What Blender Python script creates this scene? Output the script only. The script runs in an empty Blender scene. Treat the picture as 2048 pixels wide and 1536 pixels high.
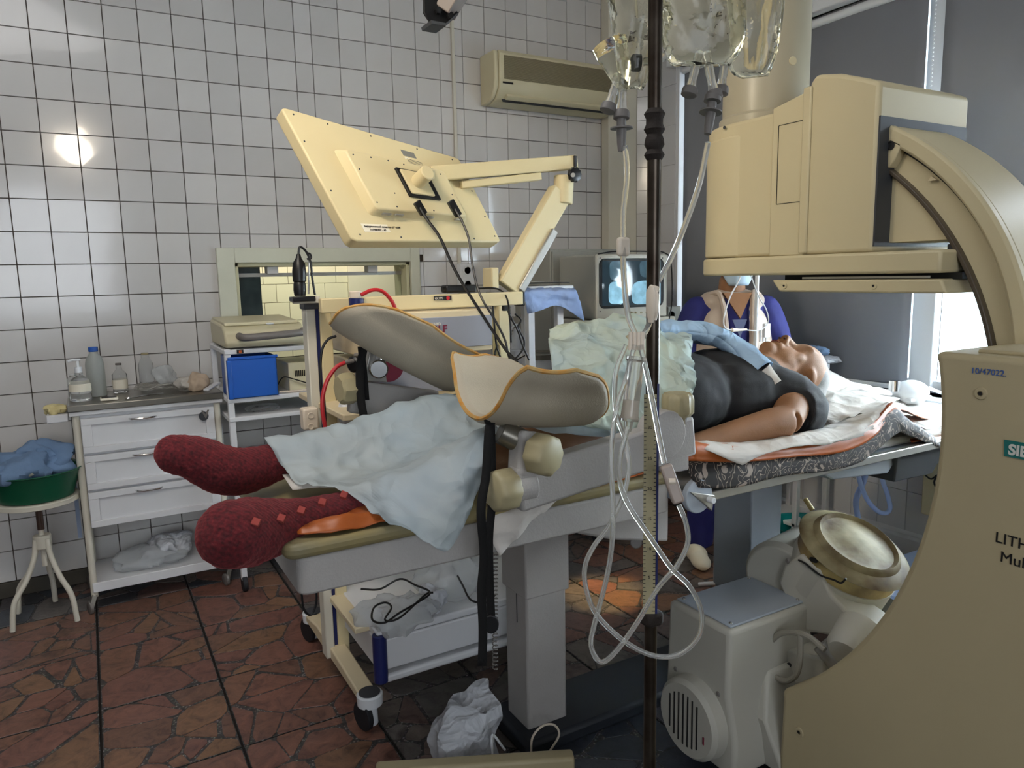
import bpy, bmesh, math, random
import numpy as np
from mathutils import Vector, Matrix, noise
random.seed(7)
sc = bpy.context.scene
col = sc.collection
# ---------------------------------------------------------------- camera
F_PX = 1465.0; CAM = Vector((0, 0, 1.5))
R_ = ((0.86572586, -0.09006775, 0.49234798), (-0.50011121, -0.11598605, 0.8581585), (-0.02018691, -0.98915875, -0.14545601))
cam_d = bpy.data.cameras.new('camera'); cam = bpy.data.objects.new('camera', cam_d); col.objects.link(cam)
cam_d.sensor_width = 36; cam_d.lens = F_PX / 2048 * 36; cam_d.clip_start = .02
m = Matrix(((R_[0][0], -R_[0][1], -R_[0][2], 0), (R_[1][0], -R_[1][1], -R_[1][2], 0), (R_[2][0], -R_[2][1], -R_[2][2], 1.5), (0, 0, 0, 1)))
cam.matrix_world = m
sc.camera = cam
sc.view_settings.view_transform = 'Standard'; sc.view_settings.look = 'None'
sc.view_settings.gamma = 1; sc.view_settings.use_curve_mapping = False
sc.view_settings.exposure = 0.16
# ---------------------------------------------------------------- world and lamps
w = bpy.data.worlds.new('world'); sc.world = w; w.use_nodes = True
w.node_tree.nodes['Background'].inputs[0].default_value = (.80, .90, 1.0, 1)
w.node_tree.nodes['Background'].inputs[1].default_value = 3.2
def area(name, loc, target, sx, sy, power, color):
    d = bpy.data.lights.new(name, 'AREA'); d.shape = 'RECTANGLE'; d.size = sx; d.size_y = sy; d.energy = power; d.color = color
    o = bpy.data.objects.new(name, d); col.objects.link(o); o.location = loc
    o.rotation_euler = (Vector(target) - Vector(loc)).to_track_quat('-Z', 'Y').to_euler(); return o
def spot(name, loc, target, power, color, angle, size, blend=.5):
    d = bpy.data.lights.new(name, 'SPOT'); d.energy = power; d.color = color; d.spot_size = math.radians(angle); d.spot_blend = blend; d.shadow_soft_size = size
    o = bpy.data.objects.new(name, d); col.objects.link(o); o.location = loc
    o.rotation_euler = (Vector(target) - Vector(loc)).to_track_quat('-Z', 'Y').to_euler(); return o
area('window_daylight', (3.75, 1.35, 1.65), (1.6, 2.0, .9), 1.4, 1.4, 170, (.78, .88, 1.0))
area('rear_fill', (-.6, -2.6, 1.9), (.9, 3.0, 1.3), 2.2, 1.5, 24, (.93, .95, 1.0))  # added fill light behind the camera, no known window there
spot('surgical_lamp_beam', (.0, 1.55, 2.70), (1.5, 2.45, 2.0), 66, (1.0, .86, .64), 96, .12, 1)
spot('warm_wall_fill', (.02, 1.20, 2.62), (.3, 3.6, .9), 26, (1.0, .86, .68), 130, .12, 1)  # extra warm fill added to brighten the left wall
area('overhead_fill', (-.5, 1.5, 3.45), (-.3, 1.6, 0), 1.8, 1.2, 26, (1.0, .98, .96))  # unseen main fill added overhead to lift the whole room
spot('floor_patch_spot', (1.35, 2.05, 3.0), (2.0, 2.66, 0), 520, (1.0, .72, .32), 9, .03, .7)  # added spot, aimed only to make the warm patch on the floor
sun_d = bpy.data.lights.new('sun', 'SUN'); sun_d.energy = 5.5; sun_d.angle = .01; sun_d.color = (.92, .95, 1.0)
sun = bpy.data.objects.new('sun', sun_d); col.objects.link(sun); sun.location = (6, 0, 4)
sun.rotation_euler = Vector((-1.0, .52, -.34)).to_track_quat('-Z', 'Y').to_euler()

# ---------------------------------------------------------------- geometry helpers
def P(px, py, X=None, Y=None, Z=None, D=None):
    """world point seen at a pixel of the 2048x1536 photograph, on the plane given"""
    c = ((px - 1024) / F_PX, (py - 768) / F_PX, 1.0)
    d = [sum(R_[i][j] * c[j] for j in range(3)) for i in range(3)]
    if X is not None: t = X / d[0]
    elif Y is not None: t = Y / d[1]
    elif Z is not None: t = (Z - 1.5) / d[2]
    else: t = D
    return Vector((t * d[0], t * d[1], 1.5 + t * d[2]))
def V(*a): return Vector(a)
def catmull(pts, n=8, closed=False):
    pts = [Vector(p) for p in pts]; out = []
    N = len(pts)
    if N < 3: return pts
    rng = range(N if closed else N - 1)
    for i in rng:
        p0 = pts[(i - 1) % N] if closed or i > 0 else pts[0] * 2 - pts[1]
        p1 = pts[i]; p2 = pts[(i + 1) % N]
        p3 = pts[(i + 2) % N] if closed or i + 2 < N else p2 * 2 - p1
        for k in range(n):
            t = k / n
            out.append(.5 * ((2 * p1) + (p2 - p0) * t + (2 * p0 - 5 * p1 + 4 * p2 - p3) * t * t + (3 * p1 - p0 - 3 * p2 + p3) * t ** 3))
    if not closed: out.append(pts[-1].copy())
    return out
def frame(d):
    d = Vector(d).normalized(); a = Vector((0, 0, 1)) if abs(d.z) < .9 else Vector((1, 0, 0))
    u = d.cross(a).normalized(); v = d.cross(u).normalized(); return d, u, v
class B:
    def __init__(s): s.v = []; s.f = []
    def add(s, vs, fs):
        o = len(s.v); s.v += [Vector(x) for x in vs]; s.f += [tuple(i + o for i in f) for f in fs]; return s
    def hexa(s, p):
        return s.add(p, [(0, 3, 2, 1), (4, 5, 6, 7), (0, 1, 5, 4), (1, 2, 6, 5), (2, 3, 7, 6), (3, 0, 4, 7)])
    def box(s, lo, hi, rot=None, piv=None):
        x0, y0, z0 = lo; x1, y1, z1 = hi
        p = [V(x0, y0, z0), V(x1, y0, z0), V(x1, y1, z0), V(x0, y1, z0), V(x0, y0, z1), V(x1, y0, z1), V(x1, y1, z1), V(x0, y1, z1)]
        if rot is not None:
            c = Vector(piv) if piv is not None else (Vector(lo) + Vector(hi)) / 2
            p = [c + rot @ (q - c) for q in p]
        return s.hexa(p)
    def bar(s, a, b, wd, ht, up=(0, 0, 1)):
        a = Vector(a); b = Vector(b); d = (b - a).normalized(); u = d.cross(Vector(up)).normalized(); v = u.cross(d).normalized()
        q = []
        for c in (a, b):
            q += [c - u * wd / 2 - v * ht / 2, c + u * wd / 2 - v * ht / 2, c + u * wd / 2 + v * ht / 2, c - u * wd / 2 + v * ht / 2]
        return s.hexa(q)
    def prism(s, poly, vec):
        n = len(poly); vec = Vector(vec); a = [Vector(p) for p in poly]
        vs = a + [p + vec for p in a]
        return s.add(vs, [tuple(range(n))[::-1], tuple(range(n, 2 * n))] + [(i, (i + 1) % n, n + (i + 1) % n, n + i) for i in range(n)])
    def lathe(s, p0, d, prof, n=24, sq=(1, 1), u=None, caps=True):
        d, uu, vv = frame(d)
        if u is not None:
            uu = Vector(u).normalized(); uu = (uu - d * uu.dot(d)).normalized(); vv = d.cross(uu)
        p0 = Vector(p0); vs = []; fs = []
        for (t, r) in prof:
            for k in range(n):
                a = 2 * math.pi * k / n; vs.append(p0 + d * t + uu * math.cos(a) * r * sq[0] + vv * math.sin(a) * r * sq[1])
        for i in range(len(prof) - 1):
            for k in range(n):
                k2 = (k + 1) % n; fs.append((i * n + k, i * n + k2, (i + 1) * n + k2, (i + 1) * n + k))
        if caps:
            fs.append(tuple(range(n))[::-1]); fs.append(tuple((len(prof) - 1) * n + k for k in range(n)))
        return s.add(vs, fs)
    def cyl(s, a, b, r, n=20, r2=None):
        a = Vector(a); b = Vector(b); return s.lathe(a, b - a, [(0, r), ((b - a).length, r if r2 is None else r2)], n)
    def tube(s, pts, r, n=8, closed=False):
        pts = [Vector(p) for p in pts]; N = len(pts)
        if N < 2: return s
        rs = r if isinstance(r, (list, tuple)) else [r] * N
        vs = []; fs = []; u = None
        for i, p in enumerate(pts):
            if closed: d = pts[(i + 1) % N] - pts[i - 1]
            else: d = pts[min(i + 1, N - 1)] - pts[max(i - 1, 0)]
            if d.length < 1e-9: d = Vector((0, 0, 1))
            d.normalize()
            if u is None: u = frame(d)[1]
            u = (u - d * u.dot(d)); u = u.normalized() if u.length > 1e-6 else frame(d)[1]
            v = d.cross(u)
            for k in range(n):
                a = 2 * math.pi * k / n; vs.append(p + (u * math.cos(a) + v * math.sin(a)) * rs[i])
        for i in range(N if closed else N - 1):
            for k in range(n):
                k2 = (k + 1) % n; j = (i + 1) % N
                fs.append((i * n + k, i * n + k2, j * n + k2, j * n + k))
        if not closed: fs += [tuple(range(n))[::-1], tuple((N - 1) * n + k for k in range(n))]
        return s.add(vs, fs)
    def ball(s, c, r, n=16, rot=None):
        if not isinstance(r, (list, tuple)): r = (r, r, r)
        c = Vector(c); vs = []; fs = []; m = n // 2
        for i in range(1, m):
            th = math.pi * i / m
            for k in range(n):
                a = 2 * math.pi * k / n; q = V(r[0] * math.sin(th) * math.cos(a), r[1] * math.sin(th) * math.sin(a), r[2] * math.cos(th))
                vs.append(c + (rot @ q if rot is not None else q))
        t = len(vs); q0 = V(0, 0, r[2]); 
        vs += [c + (rot @ q0 if rot is not None else q0), c - (rot @ q0 if rot is not None else q0)]
        for i in range(m - 2):
            for k in range(n):
                k2 = (k + 1) % n; fs.append((i * n + k, (i + 1) * n + k, (i + 1) * n + k2, i * n + k2))
        for k in range(n):
            k2 = (k + 1) % n; fs.append((t, k, k2)); fs.append((t + 1, (m - 2) * n + k2, (m - 2) * n + k))
        return s.add(vs, fs)
    def grid(s, g, thick=0):
        r = len(g); c = len(g[0]); vs = [Vector(p) for row in g for p in row]
        fs = [(i * c + j, i * c + j + 1, (i + 1) * c + j + 1, (i + 1) * c + j) for i in range(r - 1) for j in range(c - 1)]
        return s.add(vs, fs)
    def build(s, name, mat, parent=None, bevel=0, smooth=35, seg=2, solid=0, subsurf=0, loc=None, remesh=0, smooth_it=0, props=None):
        me = bpy.data.meshes.new(name)
        if loc is None and parent is None: loc = s.base()
        org = Vector(loc) if loc is not None else Vector((0, 0, 0))
        p = parent; off = Vector((0, 0, 0))
        while p is not None: off += p.location; p = p.parent
        rel = org if parent is None else off
        me.from_pydata([tuple(v - rel) for v in s.v], [], s.f); me.validate()
        bm = bmesh.new(); bm.from_mesh(me); bmesh.ops.recalc_face_normals(bm, faces=bm.faces); bm.to_mesh(me); bm.free(); me.update()
        if smooth:
            me.polygons.foreach_set('use_smooth', [True] * len(me.polygons))
            if not remesh: me.set_sharp_from_angle(angle=math.radians(smooth))
        o = bpy.data.objects.new(name, me); col.objects.link(o)
        me.materials.append(mat)
        if parent is not None: o.parent = parent
        else: o.location = org
        if remesh:
            md = o.modifiers.new('r', 'REMESH'); md.mode = 'VOXEL'; md.voxel_size = remesh; md.use_smooth_shade = True
            if smooth_it: sm = o.modifiers.new('s', 'SMOOTH'); sm.iterations = smooth_it; sm.factor = .6
        if solid: md = o.modifiers.new('t', 'SOLIDIFY'); md.thickness = solid; md.offset = 0
        if bevel: md = o.modifiers.new('b', 'BEVEL'); md.width = bevel; md.segments = seg; md.limit_method = 'ANGLE'; md.angle_limit = math.radians(38); md.harden_normals = False
        if subsurf: md = o.modifiers.new('ss', 'SUBSURF'); md.levels = subsurf; md.render_levels = subsurf
        if props:
            for k, v_ in props.items(): o[k] = v_
        return o
    def base(s):
        xs = [v.x for v in s.v]; ys = [v.y for v in s.v]; zs = [v.z for v in s.v]
        return Vector(((min(xs) + max(xs)) / 2, (min(ys) + max(ys)) / 2, min(zs)))
def tag(o, label=None, cat=None, group=None, kind=None):
    if label: o['label'] = label
    if cat: o['category'] = cat
    if group: o['group'] = group
    if kind: o['kind'] = kind
    return o
def thing(name, loc, label, cat, group=None):
    o = bpy.data.objects.new(name, None); col.objects.link(o); o.location = loc; o.empty_display_size = .05
    return tag(o, label, cat, group)
def sheet(rows, n=6, wr=.004, sc_=14, seed=0, edge=None):
    """cloth surface through a grid of control points"""
    rows = [[V(min(p.x, 3.26), p.y, p.z) for p in r] for r in rows]
    R = [catmull(r, n) for r in rows]; C = len(R[0]); cols = [catmull([r[j] for r in R], n) for j in range(C)]
    g = [[cols[j][i] for j in range(C)] for i in range(len(cols[0]))]
    G = []
    for i, row in enumerate(g):
        nr = []
        for j, p in enumerate(row):
            a = g[min(i + 1, len(g) - 1)][j] - g[max(i - 1, 0)][j]; b = g[i][min(j + 1, C - 1)] - g[i][max(j - 1, 0)]
            nn = a.cross(b)
            nn = nn.normalized() if nn.length > 1e-9 else V(0, 0, 1)
            q = p * sc_ + V(seed * 3.1, seed * 1.7, seed)
            h = (1 - abs(noise.noise(q)) * 2.4) * .8 + (1 - abs(noise.noise(q * 2.3 + V(9, 0, 0))) * 2.4) * .55 + (.5 - abs(noise.noise(q * 4.6 + V(3, 5, 0))) * 2) * .3
            nr.append(p + nn * h * wr)
        G.append(nr)
    return B().grid(G)
def label_text(txt, origin, right, up, size, mat, parent, name='lettering', depth=.0006, bold=0):
    cu = bpy.data.curves.new(name, 'FONT'); cu.body = txt; cu.size = size; cu.extrude = depth; cu.offset = bold
    t = bpy.data.objects.new('tmp', cu); col.objects.link(t)
    bpy.context.view_layer.update()
    me = bpy.data.meshes.new_from_object(t.evaluated_get(bpy.context.evaluated_depsgraph_get()))
    bpy.data.objects.remove(t)
    r = Vector(right).normalized(); u = Vector(up); u = (u - r * u.dot(r)).normalized(); nn = r.cross(u)
    off = Vector((0, 0, 0)); p = parent
    while p is not None: off += p.location; p = p.parent
    for v in me.vertices: v.co = Vector(origin) - off + r * v.co.x + u * v.co.y + nn * v.co.z
    me.materials.clear(); me.materials.append(mat); me.name = name
    o = bpy.data.objects.new(name, me); col.objects.link(o); o.parent = parent
    return o
# ---------------------------------------------------------------- materials
def lin(h):
    h = h.lstrip('#'); r = [int(h[i:i + 2], 16) / 255 for i in (0, 2, 4)]
    return tuple(x / 12.92 if x <= .04045 else ((x + .055) / 1.055) ** 2.4 for x in r) + (1,)
def mat(name, color, rough=.5, metal=0, var=0, vscale=8, bump=0, bscale=60, trans=0, ior=1.45, alpha=1, emit=None, es=1, coat=0, sheen=0, objvar=0, translu=0, spec=.5, color2=None, detail=4, crease=0, cscale=8):
    m = bpy.data.materials.new(name); m.use_nodes = True; nt = m.node_tree; b = nt.nodes['Principled BSDF']; L = nt.links
    c = lin(color) if isinstance(color, str) else color
    b.inputs['Base Color'].default_value = c; b.inputs['Roughness'].default_value = rough; b.inputs['Metallic'].default_value = metal
    b.inputs['IOR'].default_value = ior; b.inputs['Transmission Weight'].default_value = trans; b.inputs['Alpha'].default_value = alpha
    b.inputs['Coat Weight'].default_value = coat; b.inputs['Sheen Weight'].default_value = sheen; b.inputs['Specular IOR Level'].default_value = spec
    tc = nt.nodes.new('ShaderNodeTexCoord')
    out = None
    if var or color2:
        nz = nt.nodes.new('ShaderNodeTexNoise'); nz.inputs['Scale'].default_value = vscale; nz.inputs['Detail'].default_value = detail; L.new(tc.outputs['Object'], nz.inputs['Vector'])
        mx = nt.nodes.new('ShaderNodeMix'); mx.data_type = 'RGBA'
        rp = nt.nodes.new('ShaderNodeMapRange'); rp.inputs[1].default_value = .35; rp.inputs[2].default_value = .68; L.new(nz.outputs['Fac'], rp.inputs[0])
        L.new(rp.outputs[0], mx.inputs['Factor'])
        c2 = lin(color2) if color2 else tuple(x * (1 - var) for x in c[:3]) + (1,)
        mx.inputs['A'].default_value = c; mx.inputs['B'].default_value = c2; out = mx.outputs['Result']
        L.new(out, b.inputs['Base Color'])
    if objvar:
        oi = nt.nodes.new('ShaderNodeObjectInfo'); hs = nt.nodes.new('ShaderNodeHueSaturation')
        mr = nt.nodes.new('ShaderNodeMapRange'); mr.inputs[3].default_value = 1 - objvar; mr.inputs[4].default_value = 1 + objvar
        L.new(oi.outputs['Random'], mr.inputs[0]); L.new(mr.outputs[0], hs.inputs['Value'])
        if out: L.new(out, hs.inputs['Color'])
        else: hs.inputs['Color'].default_value = c
        L.new(hs.outputs['Color'], b.inputs['Base Color'])
    if bump:
        nb = nt.nodes.new('ShaderNodeTexNoise'); nb.inputs['Scale'].default_value = bscale; nb.inputs['Detail'].default_value = 3; L.new(tc.outputs['Object'], nb.inputs['Vector'])
        bp = nt.nodes.new('ShaderNodeBump'); bp.inputs['Strength'].default_value = 1; bp.inputs['Distance'].default_value = bump; L.new(nb.outputs['Fac'], bp.inputs['Height']); L.new(bp.outputs[0], b.inputs['Normal'])
    if crease:
        nz3 = nt.nodes.new('ShaderNodeTexNoise'); nz3.inputs['Scale'].default_value = 5; L.new(tc.outputs['Object'], nz3.inputs['Vector'])
        mxv = nt.nodes.new('ShaderNodeMix'); mxv.data_type = 'RGBA'; mxv.inputs['Factor'].default_value = .18; L.new(tc.outputs['Object'], mxv.inputs['A']); L.new(nz3.outputs['Color'], mxv.inputs['B'])
        vo = nt.nodes.new('ShaderNodeTexVoronoi'); vo.inputs['Scale'].default_value = cscale; vo.inputs['Detail'].default_value = 1.5; L.new(mxv.outputs['Result'], vo.inputs['Vector'])
        bc = nt.nodes.new('ShaderNodeBump'); bc.inputs['Strength'].default_value = .8; bc.inputs['Distance'].default_value = crease; L.new(vo.outputs['Distance'], bc.inputs['Height'])
        if bump: L.new(bp.outputs[0], bc.inputs['Normal'])
        L.new(bc.outputs[0], b.inputs['Normal'])
    if emit:
        b.inputs['Emission Color'].default_value = lin(emit); b.inputs['Emission Strength'].default_value = es
    if translu:
        tr = nt.nodes.new('ShaderNodeBsdfTranslucent'); tr.inputs['Color'].default_value = c; ms = nt.nodes.new('ShaderNodeMixShader'); ms.inputs[0].default_value = translu
        if out: L.new(out, tr.inputs['Color'])
        L.new(b.outputs[0], ms.inputs[1]); L.new(tr.outputs[0], ms.inputs[2]); L.new(ms.outputs[0], nt.nodes['Material Output'].inputs[0])
    return m
def see_through(m, amount):
    """thin non-woven cloth: lets some light straight through"""
    nt = m.node_tree; out = nt.nodes['Material Output']; src = out.inputs[0].links[0].from_socket
    t = nt.nodes.new('ShaderNodeBsdfTransparent'); ms = nt.nodes.new('ShaderNodeMixShader'); ms.inputs[0].default_value = amount
    nt.links.new(src, ms.inputs[1]); nt.links.new(t.outputs[0], ms.inputs[2]); nt.links.new(ms.outputs[0], out.inputs[0]); return m
M = {}
M['tile'] = mat('white_glazed_tile', '#d0cdca', .14, objvar=.07, var=.05, vscale=3, coat=.3, bump=.0006, bscale=7)
M['tile_big'] = mat('pale_wall_tile', '#c9c9cc', .18, objvar=.05)
M['grout'] = mat('dark_grout', '#4a4036', .9, var=.3, vscale=20)
M['plaster'] = mat('grey_plaster', '#a9a9a8', .8, var=.08, vscale=3)
M['ceiling'] = mat('white_ceiling', '#d8d8d6', .85)
M['offwhite'] = mat('offwhite_paint', '#cfcabb', .45, var=.06, vscale=4)
M['white'] = mat('white_paint', '#d6d6d8', .4, var=.05, vscale=5)
M['whiteplastic'] = mat('white_plastic', '#dadde0', .35)
M['beige'] = mat('cream_lacquer', '#d3c49b', .42, var=.05, vscale=3, bump=.0001, bscale=500)
M['cream'] = mat('cream_housing', '#c6b894', .45, var=.04, vscale=2, bump=.00012, bscale=450)
M['greyhouse'] = mat('warm_grey_housing', '#b0a281', .5, var=.05, vscale=2, bump=.0001, bscale=450)
M['genhouse'] = mat('cool_grey_housing', '#b3b0a5', .5, var=.05, vscale=2, bump=.0001, bscale=450)
M['greyblue'] = mat('blue_grey_metal', '#a2aab4', .45, var=.08, vscale=4)
M['alu'] = mat('aluminium', '#a8a6a0', .38, metal=.7, var=.1, vscale=6)
M['chrome'] = mat('chrome', '#c8c8c8', .15, metal=1)
M['steel'] = mat('stainless_steel', '#8f8a80', .3, metal=.9, var=.2, vscale=6)
M['black'] = mat('black_plastic', '#121214', .4)
M['blackfab'] = mat('black_webbing', '#0b0b0c', .9, bump=.0006, bscale=400)
M['darkgrey'] = mat('dark_grey', '#3a3c40', .5)
M['blind'] = mat('grey_blind_fabric', '#8f9197', .85, bump=.0002, bscale=500, var=.04, vscale=3, translu=.12)
M['cushion'] = mat('worn_olive_vinyl', '#8f8055', .45, var=.2, vscale=9, color2='#7c7458')
M['apron'] = mat('cast_grey_paint', '#a8a4a0', .6, bump=.0008, bscale=160, var=.06)
M['knob'] = mat('beige_knob', '#a59a78', .5, var=.12, vscale=20)
M['shell'] = mat('cracked_cream_vinyl', '#b5ab98', .55, bump=.0007, bscale=260, var=.10, vscale=5)
M['orange_foam'] = mat('worn_orange_edge', '#bd8233', .8, var=.3, vscale=30, color2='#b9a06c')
M['orange_cloth'] = mat('orange_oilcloth', '#a2531f', .38, var=.15, vscale=6)
M['white_cloth'] = mat('white_cotton_sheet', '#d5cfc8', .85, crease=.02, cscale=8, translu=.15)
M['drape'] = see_through(mat('pale_blue_nonwoven', '#cdd5d6', .6, crease=.035, cscale=7, translu=.25, color2='#b4c8d6', vscale=3), .30)
M['gown'] = see_through(mat('pale_green_nonwoven', '#d2dccb', .65, crease=.05, cscale=9, translu=.3, color2='#c0d4dc', vscale=4), .10)
M['sleeve'] = mat('light_blue_nonwoven', '#a9c6e2', .65, crease=.03, cscale=14, translu=.2, var=.06)
M['bluecloth'] = mat('blue_surgical_cloth', '#a3b9e2', .8, crease=.02, cscale=9, translu=.2)
M['gowns_blue'] = mat('steel_blue_cloth', '#6d87a8', .8, bump=.0005, bscale=200, translu=.1)
M['skin'] = mat('skin', '#8a6244', .62, spec=.3, var=.12, vscale=9, bump=.0005, bscale=220)
M['tshirt'] = mat('black_cotton', '#1d1c1e', .85, bump=.0004, bscale=350)
M['hair'] = mat('grey_hair', '#8d8a86', .7, bump=.001, bscale=300)
M['navy'] = mat('navy_scrubs', '#23266b', .8, var=.2, vscale=9)
M['vest'] = mat('beige_satin_vest', '#b7a595', .4, var=.15, vscale=12, sheen=.2)
M['mask'] = mat('light_blue_mask', '#b9cfe0', .7)
M['blue_bin'] = mat('blue_plastic', '#1f53a5', .35)
M['dkblue'] = mat('dark_blue_plastic', '#1b2359', .4)
M['green_basin'] = mat('green_plastic', '#0d5138', .35)
M['teal'] = mat('teal_plastic', '#138a8c', .35)
M['red'] = mat('red_rubber', '#b3262c', .35)
M['wolf_grey'] = mat('grey_front_panel', '#8d8f98', .4)
M['wolf_cream'] = mat('cream_case', '#d3c3a2', .45)
M['maroon'] = mat('maroon_print', '#6f2338', .5)
M['ac'] = mat('aged_ac_plastic', '#c8bf9f', .45)
M['locker'] = mat('grey_beige_locker', '#93928a', .5)
M['rubber'] = mat('black_rubber', '#1b1c20', .6)
M['pvc'] = mat('clear_pvc', '#eceae4', .12, trans=.85, ior=1.38)
M['tube'] = mat('clear_tubing', '#f4f4f0', .08, trans=.86, ior=1.36)
M['bag'] = mat('clear_infusion_bag', '#fffbe6', .05, trans=.97, ior=1.27, bump=.006, bscale=16)
M['glass'] = mat('glass', '#eef4f2', .02, trans=1, ior=1.1)
M['clearplastic'] = mat('clear_bottle', '#f4f6f6', .08, trans=.93, ior=1.2)
M['clamp'] = mat('ivory_clamp', '#d8cab8', .4)
M['roller'] = mat('taupe_clamp', '#a3948a', .4)
M['greycap'] = mat('grey_cap', '#6f6a66', .45)
M['oldpole'] = mat('tarnished_pole', '#4e463d', .32, metal=.75, var=.35, vscale=12, color2='#2c2119')
M['rust'] = mat('rusty_tape', '#241c17', .8, bump=.003, bscale=60)
M['membrane'] = mat('stained_membrane', '#8a8165', .55, color2='#46361f', vscale=9, detail=10, spec=.15, bump=.002, bscale=14)
M['membrane_rim'] = mat('yellowed_rubber', '#b3a16a', .4, color2='#6a5636', vscale=8, detail=6)
M['ink'] = mat('black_ink', '#151515', .6)
M['teal_sign'] = mat('teal_sign', '#1d6c66', .5)
M['sign_white'] = mat('white_print', '#cfcdc4', .5)
M['paper'] = mat('paper_label', '#e3dcca', .7)
M['whitebag'] = mat('white_plastic_bag', '#dfe2e8', .35, translu=.25, crease=.03, cscale=16)
M['clearbag'] = see_through(mat('thin_clear_bag', '#e3e8ea', .15, translu=.3, bump=.003, bscale=30), .5)
M['skirting'] = mat('dark_skirting', '#22262c', .5)
M['silicone'] = mat('blue_white_silicone', '#cfdffc', .25, translu=.55)
M['pen'] = mat('blue_print', '#3b5c9a', .5)
M['slipper'] = mat('white_slipper', '#e8dfc8', .7)
def nodes_mat(name):
    m = bpy.data.materials.new(name); m.use_nodes = True; return m, m.node_tree, m.node_tree.nodes['Principled BSDF'], m.node_tree.links
def ramp(nt, stops, interp='LINEAR'):
    r = nt.nodes.new('ShaderNodeValToRGB'); r.color_ramp.interpolation = interp
    e = r.color_ramp.elements
    while len(e) < len(stops): e.new(.5)
    for i, (p, c) in enumerate(stops): e[i].position = p; e[i].color = lin(c)
    return r
def stone_mat(name, cols, rough=.38):
    m, nt, b, L = nodes_mat(name)
    tc = nt.nodes.new('ShaderNodeTexCoord'); oi = nt.nodes.new('ShaderNodeObjectInfo'); gm = nt.nodes.new('ShaderNodeNewGeometry')
    geo = nt.nodes.new('ShaderNodeMath'); geo.operation = 'ADD'; L.new(oi.outputs['Random'], geo.inputs[0]); L.new(gm.outputs['Random Per Island'], geo.inputs[1])
    fr = nt.nodes.new('ShaderNodeMath'); fr.operation = 'FRACT'; L.new(geo.outputs[0], fr.inputs[0])
    base = ramp(nt, [(i / (len(cols) - 1), c) for i, c in enumerate(cols)]); L.new(fr.outputs[0], base.inputs[0])
    nz = nt.nodes.new('ShaderNodeTexNoise'); nz.inputs['Scale'].default_value = 14; nz.inputs['Detail'].default_value = 9; nz.inputs['Roughness'].default_value = .7; nz.inputs['Distortion'].default_value = 1.2
    L.new(gm.outputs['Position'], nz.inputs['Vector'])
    vr = ramp(nt, [(.32, '#5a4a42'), (.47, '#b8b0aa'), (.62, '#d8d0ca'), (.75, '#ffffff')]); L.new(nz.outputs['Fac'], vr.inputs[0])
    mx = nt.nodes.new('ShaderNodeMix'); mx.data_type = 'RGBA'; mx.blend_type = 'MULTIPLY'; mx.inputs['Factor'].default_value = .85
    L.new(base.outputs[0], mx.inputs['A']); L.new(vr.outputs[0], mx.inputs['B']); L.new(mx.outputs['Result'], b.inputs['Base Color'])
    b.inputs['Roughness'].default_value = rough
    bp = nt.nodes.new('ShaderNodeBump'); bp.inputs['Distance'].default_value = .0015; L.new(nz.outputs['Fac'], bp.inputs['Height']); L.new(bp.outputs[0], b.inputs['Normal'])
    return m
M['stone_red'] = stone_mat('red_breccia_stone', ['#90655a', '#9b6e5e', '#876455', '#9f7a5c', '#8f6258', '#95745a'])
M['stone_grey'] = stone_mat('grey_terrazzo_stone', ['#76706c', '#837a74', '#8a5a4c', '#6d6a6a', '#7a7674', '#81615a'])
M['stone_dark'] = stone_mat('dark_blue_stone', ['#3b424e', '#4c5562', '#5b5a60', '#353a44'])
def matrix_mat():
    m, nt, b, L = nodes_mat('pebbled_cement')
    gm = nt.nodes.new('ShaderNodeNewGeometry'); vo = nt.nodes.new('ShaderNodeTexVoronoi'); vo.inputs['Scale'].default_value = 95
    L.new(gm.outputs['Position'], vo.inputs['Vector'])
    r = ramp(nt, [(.0, '#8e8578'), (.22, '#6a5f54'), (.4, '#3b322c'), (1, '#2c2622')]); L.new(vo.outputs['Distance'], r.inputs[0])
    mx = nt.nodes.new('ShaderNodeMix'); mx.data_type = 'RGBA'; mx.blend_type = 'MULTIPLY'; mx.inputs['Factor'].default_value = .75
    L.new(r.outputs[0], mx.inputs['A']); L.new(vo.outputs['Color'], mx.inputs['B'])
    hs = nt.nodes.new('ShaderNodeHueSaturation'); hs.inputs['Saturation'].default_value = .25; hs.inputs['Value'].default_value = 1.7; L.new(mx.outputs['Result'], hs.inputs['Color'])
    L.new(hs.outputs[0], b.inputs['Base Color']); b.inputs['Roughness'].default_value = .5
    return m
M['matrix'] = matrix_mat()
M['joint'] = mat('dark_floor_joint', '#211c19', .85)
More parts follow.
